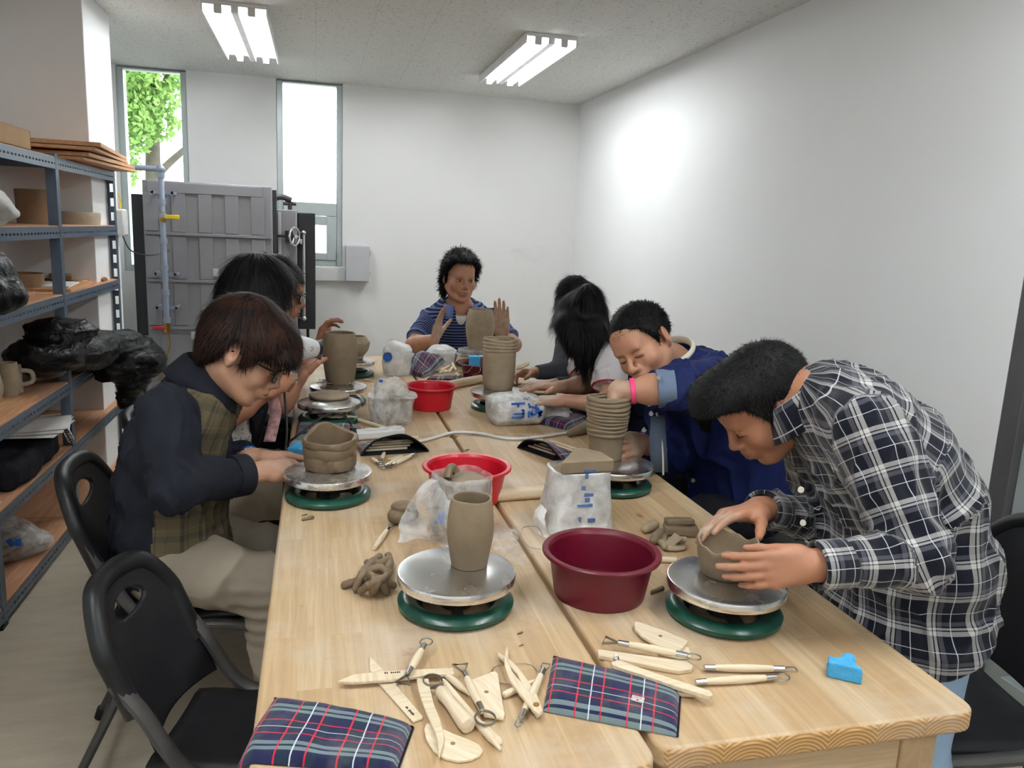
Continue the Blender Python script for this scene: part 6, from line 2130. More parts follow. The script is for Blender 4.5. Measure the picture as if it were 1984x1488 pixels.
def add_hand(S, wr, d, n, side, curl=(.3, .35, .4, .45), spread=.08, thumb=(.5, .2), k=1.0, tips=None, tcurl=.3):
    """wr wrist, d towards the knuckles, n out of the palm, side +1 right hand / -1 left hand"""
    d = unit(d); n = unit(n - d * (np.asarray(n) @ d)); t = side * np.cross(d, n)
    P = lambda a, b, c: np.asarray(wr) + k * (a * d + b * t + c * n)
    A = np.array([d, t, n])
    S.rc(np.asarray(wr) - d * .02 * k, P(.012, 0, 0), .026 * k, .024 * k, .02, flat=(n, .74))
    S.box(P(.052, .002, .001), np.array((.040, .036, .0125)) * k, A, .0125 * k, .014)
    S.el(P(.036, .026, .010), np.array((.030, .016, .013)) * k, A, .012)
    S.el(P(.040, -.024, .008), np.array((.032, .013, .011)) * k, A, .012)
    kn = [(.090, .0290), (.095, .0095), (.090, -.0105), (.081, -.0285)]
    ln = [(.042, .026, .021), (.047, .030, .022), (.043, .028, .021), (.033, .020, .018)]
    rd = [(.0098, .0088, .0080, .0066), (.0100, .0090, .0081, .0068), (.0096, .0086, .0078, .0064), (.0086, .0076, .0068, .0056)]
    for i in range(4):
        a, b = kn[i]
        p = P(a, b, 0)
        S.rc(P(.02, b * .55, -.001), p, .011 * k, .0108 * k, .010)
        sp = (1.5 - i) * spread
        dd = unit(d * math.cos(sp) + t * math.sin(sp))
        c = curl[i]; cs = c if isinstance(c, (tuple, list)) else (c * .8, c * 1.1, c * .7)
        ang = 0.0
        for j in range(3):
            ang += cs[j]
            q = p + k * ln[i][j] * (dd * math.cos(ang) + n * math.sin(ang))
            S.rc(p, q, rd[i][j] * k, rd[i][j + 1] * k, .0035 if j else .006)
            p = q
    # thumb: leaves the side of the palm near its base
    to, tn = thumb
    b0 = P(.022, .026, .006); dm = unit(d * math.cos(to) + t * math.sin(to) + n * tn)
    b1 = b0 + dm * .044 * k
    S.rc(b0, b1, .0155 * k, .0122 * k, .014)
    d2 = unit(dm + d * tcurl * .6 + n * tcurl * .25 - t * tcurl * .3); b2 = b1 + d2 * .034 * k
    S.rc(b1, b2, .0118 * k, .0100 * k, .006)
    d3 = unit(d2 + d * tcurl * .4 + n * tcurl * .25 - t * tcurl * .3); b3 = b2 + d3 * .026 * k
    S.rc(b2, b3, .0100 * k, .0076 * k, .005)
    return S


def torso_prims(S, pts, lat, inf=0.0, k=.05, upk=1.0):
    """pts: (centre, half width, half depth) from pelvis up"""
    C = [np.asarray(p[0], float) for p in pts]; n = len(pts)
    for i in range(n):
        up = unit(C[min(i + 1, n - 1)] - C[max(i - 1, 0)])
        l = unit(np.asarray(lat[i] if isinstance(lat, list) else lat) - 0)
        l = unit(l - up * (l @ up)); dp = np.cross(up, l)
        seg = max(np.linalg.norm(C[i] - C[max(0, i - 1)]), np.linalg.norm(C[min(n - 1, i + 1)] - C[i]))
        S.el(C[i], (pts[i][1] + inf, pts[i][2] + inf, seg * .85 * upk + inf), np.array([l, dp, up]), k)
    return S


def body_mesh(name, S, mat, H, label, base, h=.004, clay=None, cat='person'):
    pts, qd = S.mesh(h)
    tx, tz = head_tint(H, pts)
    ty = np.zeros(len(pts))
    for c, r in (clay or []):
        ty = np.maximum(ty, np.clip(1.3 - np.linalg.norm(pts - np.asarray(c), axis=1) / r, 0, 1))
    o = sdf_obj(name, pts, qd, mat, None, base, {'tint': np.c_[tx, ty, tz]})
    tag(o, label, cat, 'people round the tables')
    return o


def pat_coords(P, segs):
    """segs: (a, b, ref, radius, u0, v0): nearest one wins; v along the axis, u round it"""
    best = np.full(len(P), 1e9); out = np.zeros((len(P), 3))
    for i, (a, b, ref, rad, u0, v0) in enumerate(segs):
        a = np.asarray(a, float); b = np.asarray(b, float); L = np.linalg.norm(b - a); d = (b - a) / L
        h = (P - a) @ d; w = P - a - np.clip(h, 0, L)[:, None] * d
        dist = np.linalg.norm(w, axis=1) / rad
        r1 = unit(np.asarray(ref, float) - d * (np.asarray(ref) @ d)); r2 = np.cross(d, r1)
        wr = P - a - h[:, None] * d
        u = np.arctan2(wr @ r2, wr @ r1) * rad
        m = dist < best
        best[m] = dist[m]; out[m, 0] = u[m] + u0; out[m, 1] = h[m] + v0
    return out


def creases(P, seed, f, amp, aniso=(1, 1, 1)):
    a = wav(P, seed, f, 2, aniso); b = wav(P, seed + 7, f * 2.1, 2, aniso)
    r = 1 - np.minimum(1, np.abs(a) * 2.4)
    return amp * (1.5 * r ** 2 - .5 + b * .25)


def garment(name, S, mat, parent, segs=None, h=.006, amp=.005, f=26, seed=1, aniso=(1, 1, 1), extra=None, label=None, offset=0.0):
    pts, qd = S.mesh(h)
    nn = normals(pts, qd)
    pat = pat_coords(pts, segs) if segs else None
    d = creases(pts, seed, f, amp, aniso)
    if extra is not None: d = d + extra(pts)
    pts = pts + nn * (d + offset)[:, None]
    o = sdf_obj(name, pts, qd, mat, parent, None, {'pat': pat} if segs else None)
    if label: o['label'] = label
    return o


def ring_cuff(name, wr, el, r, w, mat, parent, th=.003, flat=None):
    """band round the forearm close to the wrist"""
    d = unit(np.asarray(el) - np.asarray(wr)); x, y, _ = basis(d)
    b = MB().lathe([(r, 0), (r + th, .001), (r + th, w - .001), (r, w), (r - th, w - .001), (r - th, .001), (r, 0)], seg=40, axes=np.array([x, y, d]))
    b.moved(c=np.asarray(wr) - np.array(parent.location))
    return b.build(name, mat, parent)


def strands(pts, nrm, n, length, width, flow, rs, lift=.25, grav=0.0, segs=3, jit=.25, root=.3, mask=None, clump=0):
    """thin tapered strips that follow the flow over the hair surface"""
    idx = np.arange(len(pts)) if mask is None else np.where(mask)[0]
    i = idx[rs.randint(0, len(idx), n)]
    p = pts[i]; nr = nrm[i]
    fl = flow(p)
    fl = fl - nr * (fl * nr).sum(1)[:, None]
    fl /= np.maximum(np.linalg.norm(fl, axis=1), 1e-6)[:, None]
    d = fl + rs.normal(size=p.shape) * jit + nr * lift
    d /= np.linalg.norm(d, axis=1)[:, None]
    L = length * rs.uniform(.6, 1.3, n)
    w = np.cross(d, nr); w /= np.maximum(np.linalg.norm(w, axis=1), 1e-6)[:, None]
    rows = []
    q = p - nr * .002
    for s in range(segs + 1):
        t = s / segs
        ww = width * (1 - t ** 1.5 * .92) * .5
        rows.append(q - w * ww[:, None] if not np.isscalar(ww) else q - w * ww); rows.append(q + w * ww)
        dd = d + np.array([0, 0, -1.0]) * grav * t - nr * (lift * .9 * t)
        dd /= np.linalg.norm(dd, axis=1)[:, None]
        q = q + dd * (L / segs)[:, None]
    v = np.stack(rows, 1).reshape(-1, 3)
    k = 2 * (segs + 1)
    f = []
    b = np.arange(n) * k
    for s in range(segs):
        f.append(np.stack([b + 2 * s, b + 2 * s + 1, b + 2 * s + 3, b + 2 * s + 2], 1))
    return v, np.vstack(f)


def hair_mesh(name, S, mat, parent, h, strand_sets, noise=(0, 30), seed=2, label=None):
    pts, qd = S.mesh(h)
    nn = normals(pts, qd)
    if noise[0]: pts = pts + nn * (wav(pts, seed, noise[1], 3) * noise[0])[:, None]
    nn = normals(pts, qd)
    V_ = [pts]; F = [qd]; n = len(pts)
    rs = np.random.RandomState(seed)
    for kw in strand_sets:
        v, f = strands(pts, nn, rs=rs, **kw)
        V_.append(v); F.append(f + n); n += len(v)
    o = sdf_obj(name, np.vstack(V_), np.vstack(F).astype(np.int64), mat, parent)
    if label: o['label'] = label
    return o


def cap_region(H, fs, us, soft=.7, back=None, side=0.0):
    """keeps what lies above a hairline given as height over forwardness"""
    fs = np.array(fs, float); us = np.array(us, float)

    def fn(P):
        q = H.loc(P)
        return ((np.interp(q[:, 1], fs, us) + side * np.abs(q[:, 0]) - q[:, 2]) * soft * H.k).astype(np.float32)
    return fn


def brows(H, parent, mat, th=.0022, y=.0205, z=.0915, tilt=.0, inn=.014, out=.048):
    for s in (-1, 1):
        P = spline([(s * inn, z, y), (s * (inn + out) / 2, z - .001, y + .005), (s * out, z - .012, y + .001 - tilt)], 10)
        b = MB().tube(np.array([H(*q) for q in P]) - np.array(parent.location), th * H.k * np.array([.5, .9, 1, 1, 1, 1, 1, .9, .7, .4]), 6, flat=1.6, up=tuple(H.u))
        b.build('eyebrow', mat, parent)


def eyes(H, parent, look=(0, 0)):
    for s in (-1, 1):
        c = H(s * .032, .0805, -.001) - np.array(parent.location)
        o = MB().ball(c, np.array([.0150, .0105, .0062]) * H.k, 14, H.A).build('eye', MT['eye_white'], parent)
        MB().ball(c + H.k * (H.f * .0078 + H.s * look[0] + H.u * look[1]), np.array([.0056, .0032, .0056]) * H.k, 12, H.A).build('iris', MT['iris'], o)
        P = np.array([H(s * .0185, .088, .001), H(s * .026, .0925, .0055), (H(s * .034, .0925, .0062)), H(s * .046, .083, .001)])
        MB().tube(spline(P, 10) - np.array(parent.location), .0014 * H.k, 5).build('eyelid_line', MT['lash'], parent)


def lashes(H, parent):
    for s in (-1, 1):
        P = np.array([H(s * .0185, .0895, -.0045), H(s * .026, .0930, -.0070), H(s * .036, .0915, -.0075), H(s * .046, .0835, -.005)])
        MB().tube(spline(P, 10) - np.array(parent.location), .0012 * H.k, 5).build('eyelashes', MT['lash'], parent)


def glasses(H, parent, w=.030, hh=.018):
    L = np.array(parent.location)
    r = thing('glasses_frame', None, None, (0, 0, 0)) if False else None
    b = MB(); aa = np.linspace(0, 2 * np.pi, 26, endpoint=False)
    for s in (-1, 1):
        P = [H(s * .034 + w * np.sign(math.cos(a)) * abs(math.cos(a)) ** .7, .106 - .006 * abs(math.cos(a)), -.004 + hh * np.sign(math.sin(a)) * abs(math.sin(a)) ** .7) for a in aa]
        b.tube(np.array(P) - L, .0024, 6, closed=True)
        b.tube(np.array([H(s * .062, .102, .006), H(s * .078, .07, .006), H(s * .082, .0, .006), H(s * .080, -.025, -.006)]) - L, .0031, 6)
    b.tube(np.array([H(-.006, .109, .002), H(0, .112, .005), H(.006, .109, .002)]) - L, .0019, 6)
    o = b.build('glasses', MT['black_plastic'], parent, label='black rimmed glasses')
    for s in (-1, 1):
        P = np.array([H(s * .034 + w * .93 * np.sign(math.cos(a)) * abs(math.cos(a)) ** .7, .106 - .006 * abs(math.cos(a)), -.004 + hh * .93 * np.sign(math.sin(a)) * abs(math.sin(a)) ** .7) for a in aa])
        MB().add(P - L, [list(range(26))]).build('lens', MT['glass'], o)
    return o


def neck_cut(g, p, n):
    n = unit(n); g.cone(np.asarray(p), np.asarray(p) + n * .16, .066, .15, .008, 's', .004)
    return g


def legs_prims(S, legs, inf=0.0, k=.03):
    for hip, knee, ank in legs:
        S.rc(hip, knee, .078 + inf, .056 + inf, k); S.rc(knee, ank, .055 + inf, .040 + inf, k)
    return S


def shoe(parent, ank, fwd):
    a = np.asarray(ank, float); f = unit(np.r_[np.asarray(fwd)[:2], 0])
    S = SDF(); z = .035
    S.rc(np.r_[a[:2], z] - f * .05, np.r_[a[:2], z] + f * .13, .038, .034, .02, flat=((0, 0, 1), .85)); S.rc(np.r_[a[:2], .05], a + V(0, 0, .02), .04, .042, .02)
    pts, qd = S.mesh(.006); pts[:, 2] = np.maximum(pts[:, 2], .002)
    return sdf_obj('shoe', pts, qd, MT['black_cloth'], parent)


def collar(name, C, ax, lat, r, hgt, mat, parent, open_=.9, flare=.02, th=.004, segs=None, stand=.012, ry=1.0):
    """turned down shirt collar: C centre at the neck, ax up along the neck, lat the person's left; opens forward"""
    up = unit(ax); l = unit(np.asarray(lat) - up * (np.asarray(lat) @ up)); fw = np.cross(l, up)
    A = np.linspace(open_, 2 * np.pi - open_, 49)
    rows = []
    for q, (dr, dz) in enumerate([(0, 0), (.002, stand), (.006, stand + .006), (.012, stand), (.012 + flare * .6, stand - hgt * .6), (.012 + flare, stand - hgt)]):
        row = []
        for a in A:
            e = max(0, (abs(a - np.pi) / (np.pi - open_)))
            rr = r + dr
            pt = e ** 6 * .022 * (q >= 4)
            row.append(np.asarray(C) + (fw * math.cos(a) * ry + l * math.sin(a)) * rr + up * (dz - pt) - fw * 0)
        rows.append(row)
    P = np.array(rows) - np.array(parent.location)
    pat = None
    if segs:
        pat = np.array([[[a * r * 1.1, q * .012, 0] for a in A] for q in range(6)]).reshape(-1, 3)
    o = MB().grid(P).build(name, mat, parent, attrs={'pat': pat} if segs else None)
    solid(o, th)
    return o
def short_hair(H, parent, mat, seed, fs=(-.12, -.06, -.045, -.02, -.004, .022, .034, .055, .085, .12), us=(-.072, -.066, -.050, -.004, .022, -.012, .020, .058, .074, .078), grow=.011, n=5200, length=.014, wd=.0016, top=.0, spike=.55, gap=.006, h=.004, extra=None, label=None, flow=None, jit=.35, grav=0.0):
    S = SDF(); k = H.k
    g = grow
    S.el(H(0, -.016, .038), np.array((.077 + g, .097 + g, .080 + g + top)) * k, H.A, .02)
    S.el(H(0, .02, .0), np.array((.068 + g * .6, .072 + g * .6, .085)) * k, H.A, .02)
    if extra: extra(S)
    S.fn(cap_region(H, fs, us), H.c, .2, .006, 'i')
    # leave the ears free
    for s in (-1, 1): S.el(H(s * .088, -.004, -.004), np.array((.018, .016 + gap, .034)) * k, H.A, .006, 's')
    fl = flow or (lambda p: (H.loc(p) - np.array([0, -.06, .12])) @ H.A)
    return hair_mesh('hair', S, mat, parent, h, [dict(n=n, length=length, width=wd, flow=fl, lift=spike, jit=jit, grav=grav)], (.0022, 60), seed, label)


# ---- man in the plaid shirt, leaning over his bowl
def plaid_man():
    f = unit(V(-.71, .10, -.67))
    H = Frame(W(1480, 782, 1.45), f, V(-.62, .05, .75), .97)
    nb = W(1572, 772, 1.40)
    lat = V(-.15, -1, 0)
    T = [(V(1.20, 1.28, .68), .200, .150), (V(1.185, 1.28, .82), .185, .14), (V(1.17, 1.30, .93), .185, .135), (V(1.115, 1.32, 1.015), .190, .125), (V(1.045, 1.34, 1.085), .180, .100), (V(.995, 1.36, 1.125), .100, .068)]
    shl, ell, wrl = W(1672, 828, 1.20), W(1778, 1080, 1.07), W(1572, 1096, 1.095)
    shr, elr, wrr = W(1560, 830, 1.50), W(1610, 1010, 1.50), W(1472, 986, 1.35)
    legs = [(V(1.20, 1.20, .76), V(1.13, 1.14, .44), V(1.13, 1.12, .08)), (V(1.21, 1.36, .76), V(1.13, 1.42, .44), V(1.15, 1.46, .08))]
    S = SDF()
    add_head(S, H, nb, 1.05, 1.1)
    torso_prims(S, T, lat, -.022)
    S.rc(nb, T[-1][0], .058, .07, .03)
    add_arm(S, shl, ell, wrl); add_arm(S, shr, elr, wrr)
    legs_prims(S, legs, -.006)
    hl = unit(W(1400, 1115, 1.11) - wrl)
    add_hand(S, wrl, hl, V(-.15, .95, -.25), -1, ((.18, .28, .2), (.2, .3, .22), (.22, .32, .25), (.25, .35, .3)), .03, (.22, .30), .84, tcurl=.2)
    hr = unit(W(1345, 1012, 1.31) - wrr)
    add_hand(S, wrr, hr, V(-.25, -.35, -.9), 1, ((.1, .2, .15), (.2, .25, .2), (.3, .3, .2), (.4, .3, .2)), .14, (.75, .35), .93, tcurl=.1)
    o = body_mesh('person', S, MT['skin_warm'], H, 'man in a blue and white plaid flannel shirt leaning over his bowl', V(1.23, 1.31, 0), .0032, [(W(1375, 1112, 1.1), .05), (W(1370, 1010, 1.31), .06)])
    # shirt
    g = SDF()
    torso_prims(g, [(c, a + .004, b) for c, a, b in T], lat, .010)
    g.el(T[0][0] + V(.0, 0, -.03), (.16, .205, .07), None, .05)
    ax = [(T[i][0]) for i in range(len(T))]
    segs = [(T[0][0] - V(0, 0, .1), T[2][0], lat, .17, 0, 0), (T[2][0], T[3][0], lat, .17, 0, .33), (T[3][0], T[5][0], lat, .17, 0, .44)]
    for sh, el, wr, sg in ((shl, ell, wrl, 1), (shr, elr, wrr, -1)):
        g.rc(sh, el, .070, .056, .045); m = el + (wr - el) * .82
        g.cone(el + unit(el - wr) * .02, m, .056, .043, .03, rnd=.008)
        L1 = np.linalg.norm(el - sh)
        segs += [(sh, el, V(0, 0, 1), .062, .02, .0), (el, wr, V(0, 0, 1), .05, .02, L1)]
    g.half(V(1.20, 1.28, .695), V(.62, .05, -1), .01)
    neck_cut(g, nb + unit(nb - T[-2][0]) * .004, unit(nb - T[-2][0]))
    def folds(P):
        d = np.zeros(len(P))
        for el, wr, sh in ((ell, wrl, shl), (elr, wrr, shr)):
            t = np.linalg.norm(P - el, axis=1)
            d += .007 * np.exp(-(t / .09) ** 2) * np.sin((P - el) @ unit(wr - sh) * 120 + wav(P, 3, 20) * 2)
        return d
    garment('shirt', g, MT['flannel'], o, segs, .0052, .0075, 30, 5, (1, 1, .55), folds, 'plaid flannel shirt')
    for nm, wr, el, r in (('cuff', wrl, ell, .0415), ('cuff', wrr, elr, .040)):
        d = unit(el - wr); x, y, _ = basis(d)
        b = MB(); P = []; pat = []
        for q, (rr, zz) in enumerate([(r - .006, .012), (r, .010), (r + .002, .012), (r + .003, .06), (r + .001, .066)]):
            P.append([np.asarray(wr) + d * zz + rr * (x * math.cos(a) + y * math.sin(a) * .92) for a in np.linspace(0, 2 * np.pi, 40, endpoint=False)])
            pat += [(a * r + .3, zz, 0) for a in np.linspace(0, 2 * np.pi, 40, endpoint=False)]
        b.grid(np.array(P) - np.array(o.location), wrap=True)
        solid(b.build(nm, MT['flannel'], o, attrs={'pat': np.array(pat)}), .004)
    collar('collar', nb + V(-.014, 0, .004), unit(nb - T[-2][0]) * .6 + V(-.35, 0, .55), -lat * 1, .082, .056, MT['flannel'], o, .7, .022, .004, True, .020)
    # small front buttons and a pocket flap
    for px_, py_, Y in ((1552, 948, 1.205), (1556, 1012, 1.21)):
        p = W(px_, py_, Y); MB().cyl(p - np.array(o.location), p + V(-.003, -.004, 0) - np.array(o.location), .0055, seg=14).build('button', MT['cream'], o)
    tr = SDF(); legs_prims(tr, legs, .010); tr.el(V(1.18, 1.28, .78), (.12, .165, .12), None, .04)
    tr.half(V(0, 0, .05), V(0, 0, -1), .005); tr.half(V(0, 0, .9), V(0, 0, 1), .01)
    garment('jeans', tr, MT['jeans'], o, None, .007, .006, 22, 8)
    for l in legs: shoe(o, l[2], V(-1, 0, 0))
    short_hair(H, o, MT['hair_soft'], 3, us=(-.080, -.074, -.055, -.004, .022, -.020, .012, .052, .070, .078), grow=.013, n=15000, length=.012, wd=.0013, spike=.6, h=.0034, jit=.45, extra=lambda S: (S.el(H(0, .055, .085), np.array((.074, .062, .048)) * H.k, H.A, .03), S.el(H(0, .080, .082), np.array((.066, .055, .044)) * H.k, H.A, .03)))
    brows(H, o, MT['hair_soft'], .0026); lashes(H, o)


plaid_man()


# ---- young man in the dark shirt on the shelving side
def dark_shirt_man():
    f = unit(V(.86, -.16, -.52))
    H = Frame(W(458, 692, 1.93) + V(.012, .085, 0), f, V(.5, 0, .86), .98)
    lat = V(-.05, 1, 0)
    T = [(V(-.37, 2.08, .57), .165, .135), (V(-.375, 2.08, .66), .160, .130), (V(-.36, 2.08, .76), .165, .130), (V(-.350, 2.07, .86), .180, .112), (V(-.305, 2.07, .95), .165, .088), (V(-.268, 2.065, 1.00), .09, .066)]
    nb = V(-.240, 2.06, 1.035)
    shr, elr, wrr = W(322, 800, 1.89), W(336, 942, 1.82), W(508, 914, 1.97)
    shl, ell, wrl = W(410, 782, 2.24), W(400, 900, 2.25), W(492, 886, 2.10)
    legs = [(V(-.33, 1.98, .57), W(522, 1132, 1.93), V(-.09, 1.93, .08)), (V(-.33, 2.18, .57), W(525, 1070, 2.19), V(-.05, 2.19, .08))]
    S = SDF(); add_head(S, H, nb, .98, 1.0)
    torso_prims(S, T, lat, -.022); S.rc(nb, T[-1][0], .055, .065, .03)
    add_arm(S, shr, elr, wrr, .95); add_arm(S, shl, ell, wrl, .95)
    legs_prims(S, legs, -.006)
    add_hand(S, wrr, W(590, 904, 2.06) - wrr, V(.1, .55, -.8), 1, (.25, .3, .35, .4), .05, (.5, .3), .95)
    add_hand(S, wrl, W(585, 888, 2.14) - wrl, V(.1, -.45, -.85), -1, (.25, .3, .35, .4), .06, (.5, .3), .95)
    o = body_mesh('person', S, MT['skin_fair'], H, 'young man in glasses and a dark chambray shirt with olive plaid front, at the left', V(-.36, 2.08, 0), .0034)
    g = SDF(); torso_prims(g, T, lat, .012)
    for sh, el, wr in ((shr, elr, wrr), (shl, ell, wrl)):
        g.rc(sh, el, .066, .056, .045); g.cone(el + unit(el - wr) * .02, el + (wr - el) * .80, .057, .046, .03, rnd=.008)
    g.half(T[0][0] - V(0, 0, .055), V(.1, 0, -1), .01)
    neck_cut(g, nb + V(.004, 0, -.006), V(.5, 0, .85))
    segs = [(T[0][0] - V(0, 0, .1), T[3][0], lat, .15, 0, 0), (T[3][0], T[5][0], lat, .15, 0, .46)]
    pts, qd = g.mesh(.0052); nn = normals(pts, qd)
    pts = pts + nn * creases(pts, 15, 40, .006, (1, 1, .6))[:, None]
    pat = pat_coords(pts, segs)
    sh = sdf_obj('shirt', pts, qd, MT['denim_navy'], o, None, {'pat': pat}); sh['label'] = 'dark chambray shirt with olive plaid front panels'
    # front panels are the forward facing part of the trunk, not the sleeves
    sh.data.materials.append(MT['olive'])
    c = pts[qd].mean(1)
    arm = np.full(len(c), 1e9)
    for a_, b_, r in ((shr, elr, .074), (elr, wrr, .072), (shl, ell, .074), (ell, wrl, .072)):
        d = unit(b_ - a_); hh = np.clip((c - a_) @ d, 0, np.linalg.norm(b_ - a_)); arm = np.minimum(arm, np.linalg.norm(c - a_ - hh[:, None] * d, axis=1) - r)
    line = np.interp(c[:, 2], [.45, .62, .74, .86, .95, 1.03], [-.395, -.39, -.375, -.355, -.325, -.295])
    m = (c[:, 0] > line) & (arm > 0)
    sh.data.polygons.foreach_set('material_index', m.astype(np.int32))
    for wr, el in ((wrr, elr), (wrl, ell)): ring_cuff('cuff', el + (wr - el) * .80, el, .0475, .042, MT['denim_navy'], o, .004)
    collar('collar', nb + V(-.018, 0, .008), V(.42, 0, .9), lat, .070, .054, MT['denim_navy'], o, .55, .024, .004, None, .022)
    tr = SDF(); legs_prims(tr, legs, .014); tr.el(V(-.36, 2.08, .56), (.14, .175, .10), None, .05)
    tr.half(V(0, 0, .06), V(0, 0, -1), .005)
    kn = legs[0][1]
    garment('trousers', tr, MT['khaki'], o, None, .006, .006, 20, 18, (1, 1, 1), lambda P: .006 * np.exp(-(np.linalg.norm(P - kn - V(0, 0, -.06), axis=1) / .09) ** 2) * np.sin(P[:, 2] * 190 + wav(P, 4, 18) * 2.5))
    for l in legs: shoe(o, l[2], V(1, 0, 0))
    def mop(S):
        k = H.k
        S.el(H(0, .045, .070), np.array((.080, .070, .050)) * k, H.A, .03)
        S.el(H(0, .090, .045), np.array((.066, .030, .040)) * k, H.A, .02)
        for s in (-1, 1): S.rc(H(s * .075, .045, .06), H(s * .062, .088, .02), .022 * k, .014 * k, .02)
        S.rc(H(-.05, .102, .045), H(.05, .102, .045), .018 * k, .018 * k, .02)
        S.el(H(0, -.075, -.01), np.array((.075, .04, .075)) * k, H.A, .03)
    short_hair(H, o, MT['hair_brown'], 13, fs=(-.14, -.06, -.045, -.02, .0, .018, .03, .055, .085, .13), us=(-.092, -.085, -.055, .006, .016, -.026, -.008, .020, .028, .03), grow=.020, n=9000, length=.034, wd=.0024, top=.006, spike=.10, h=.004, extra=mop, jit=.16, grav=.25, gap=.004,
               flow=lambda p: (H.loc(p) - np.array([0, -.05, .16])) @ H.A)
    glasses(H, o); brows(H, o, MT['hair_brown'], .002); lashes(H, o)
    ring_cuff('wristband', wrl + unit(ell - wrl) * .012, ell, .030, .012, MT['blue_print'], o, .002)
    b = MB().box(wrl + unit(ell - wrl) * .035 + V(0, -.01, .028) - np.array(o.location), (.03, .028, .008), np.array([unit(wrl - ell), unit(np.cross(V(0, 0, 1), wrl - ell)), V(0, 0, 1)])); b.build('watch', MT['steel'], o, bevel=.003)


dark_shirt_man()


# ---- man in the striped polo at the far end
def polo_man():
    H = Frame(W(891, 537, 4.42), V(.14, -1, -.14), V(.02, .1, 1), 1.08)
    lat = V(1, .05, 0)
    nb = W(891, 592, 4.47)
    cx = nb[0]
    T = [(V(cx + .01, 4.58, .57), .185, .15), (V(cx + .01, 4.58, .66), .18, .15), (V(cx, 4.56, .76), .185, .15), (V(cx, 4.54, .86), .195, .135), (V(cx, 4.51, .95), .175, .105), (V(cx, 4.49, .995), .095, .07)]
    shr, elr, wrr = W(836, 618, 4.48), W(801, 668, 4.27), W(842, 657, 4.10)
    shl, ell, wrl = W(950, 617, 4.48), W(996, 668, 4.28), W(973, 650, 4.08)
    legs = [(V(cx - .09, 4.52, .57), V(cx - .12, 4.12, .54), V(cx - .12, 4.12, .08)), (V(cx + .09, 4.52, .57), V(cx + .12, 4.12, .54), V(cx + .12, 4.12, .08))]
    S = SDF(); add_head(S, H, nb, 1.06, 1.15, .98)
    torso_prims(S, T, lat, -.02); S.rc(nb, T[-1][0], .06, .07, .03)
    add_arm(S, shr, elr, wrr, 1.05); add_arm(S, shl, ell, wrl, 1.05); legs_prims(S, legs, -.006)
    add_hand(S, wrr, W(852, 610, 4.06) - wrr, V(.78, -.55, .1), 1, (.08, .1, .1, .12), .04, (.75, .25), 1.0, tcurl=.1)
    add_hand(S, wrl, W(972, 600, 4.05) - wrl, V(-.30, -.92, 0), -1, (.06, .05, .08, .1), .02, (.85, .1), 1.08, tcurl=.0)
    o = body_mesh('person', S, MT['skin'], H, 'man in a navy striped polo shirt with both hands raised', V(cx, 4.56, 0), .004, [(W(848, 635, 4.08), .09), (W(972, 622, 4.06), .10)])
    g = SDF(); torso_prims(g, T, lat, .012)
    segs = [(T[0][0] - V(0, 0, .1), T[5][0], lat, .17, 0, 0)]
    for sh, el in ((shr, elr), (shl, ell)):
        m = sh + (el - sh) * .80; g.cone(sh + unit(sh - el) * .01, m, .072, .064, .05, rnd=.01); segs.append((sh, el, V(0, -1, 0), .055, 0, .007))
    g.half(T[0][0] - V(0, 0, .05), V(0, 0, -1), .01)
    g.el(nb + V(.0, -.075, -.035), (.032, .06, .075), None, .015, 's')
    neck_cut(g, nb + V(0, 0, -.012), V(0, -.35, 1))
    garment('polo_shirt', g, MT['polo'], o, segs, .006, .0045, 34, 25, (1, 1, 1.3), None, 'navy polo shirt with pale blue stripes')
    u = SDF(); torso_prims(u, T[3:], lat, -.004); u.rc(nb + V(0, .01, -.02), T[-1][0], .066, .075, .03); u.half(nb + V(0, 0, -.022), V(0, -.5, 1), .006)
    garment('undershirt', u, MT['white_tee'], o, None, .006, .001, 20, 3)
    collar('collar', nb + V(0, .004, -.002), V(0, -.22, 1), lat, .088, .056, MT['polo_blue'], o, .55, .022, .004, None, .016)
    for sh, el in ((shr, elr), (shl, ell)): ring_cuff('sleeve_band', sh + (el - sh) * .79, sh, .0635, .016, MT['polo_blue'], o, .003)
    tr = SDF(); legs_prims(tr, legs, .014); tr.el(T[0][0], (.18, .15, .10), None, .05); tr.half(V(0, 0, .06), V(0, 0, -1), .005)
    garment('trousers', tr, MT['black_cloth'], o, None, .008, .005, 20, 28)
    for l in legs: shoe(o, l[2], V(0, -1, 0))
    def wavy(S):
        k = H.k
        for s, a, b, c, r in [(-1, .080, -.02, .02, .026), (-1, .082, -.03, -.03, .022), (-1, .076, -.035, -.075, .020), (-1, .070, -.03, -.105, .015), (1, .080, -.02, .03, .026), (1, .084, -.015, -.005, .020), (1, .080, -.03, -.03, .018), (-1, .06, .045, .085, .026), (1, .05, .05, .085, .026), (-1, .078, .01, .06, .024), (1, .078, .01, .06, .024)]:
            S.el(H(s * a, b, c), np.array((r, r * 1.2, r * 1.25)) * k, H.A, .014)
        S.el(H(0, .035, .098), np.array((.062, .05, .03)) * k, H.A, .02)
        S.el(H(0, -.07, -.04), np.array((.07, .045, .07)) * k, H.A, .03)
    short_hair(H, o, MT['hair_black'], 23, fs=(-.14, -.06, -.045, -.02, .0, .02, .034, .055, .085, .12), us=(-.13, -.125, -.12, -.11, -.09, .02, .052, .082, .092, .094), grow=.020, n=6000, length=.032, wd=.003, top=.012, spike=.3, h=.005, extra=wavy, jit=.5, grav=.3)
    brows(H, o, MT['hair_black'], .0024, .021); eyes(H, o, (.0012, -.0012))


polo_man()


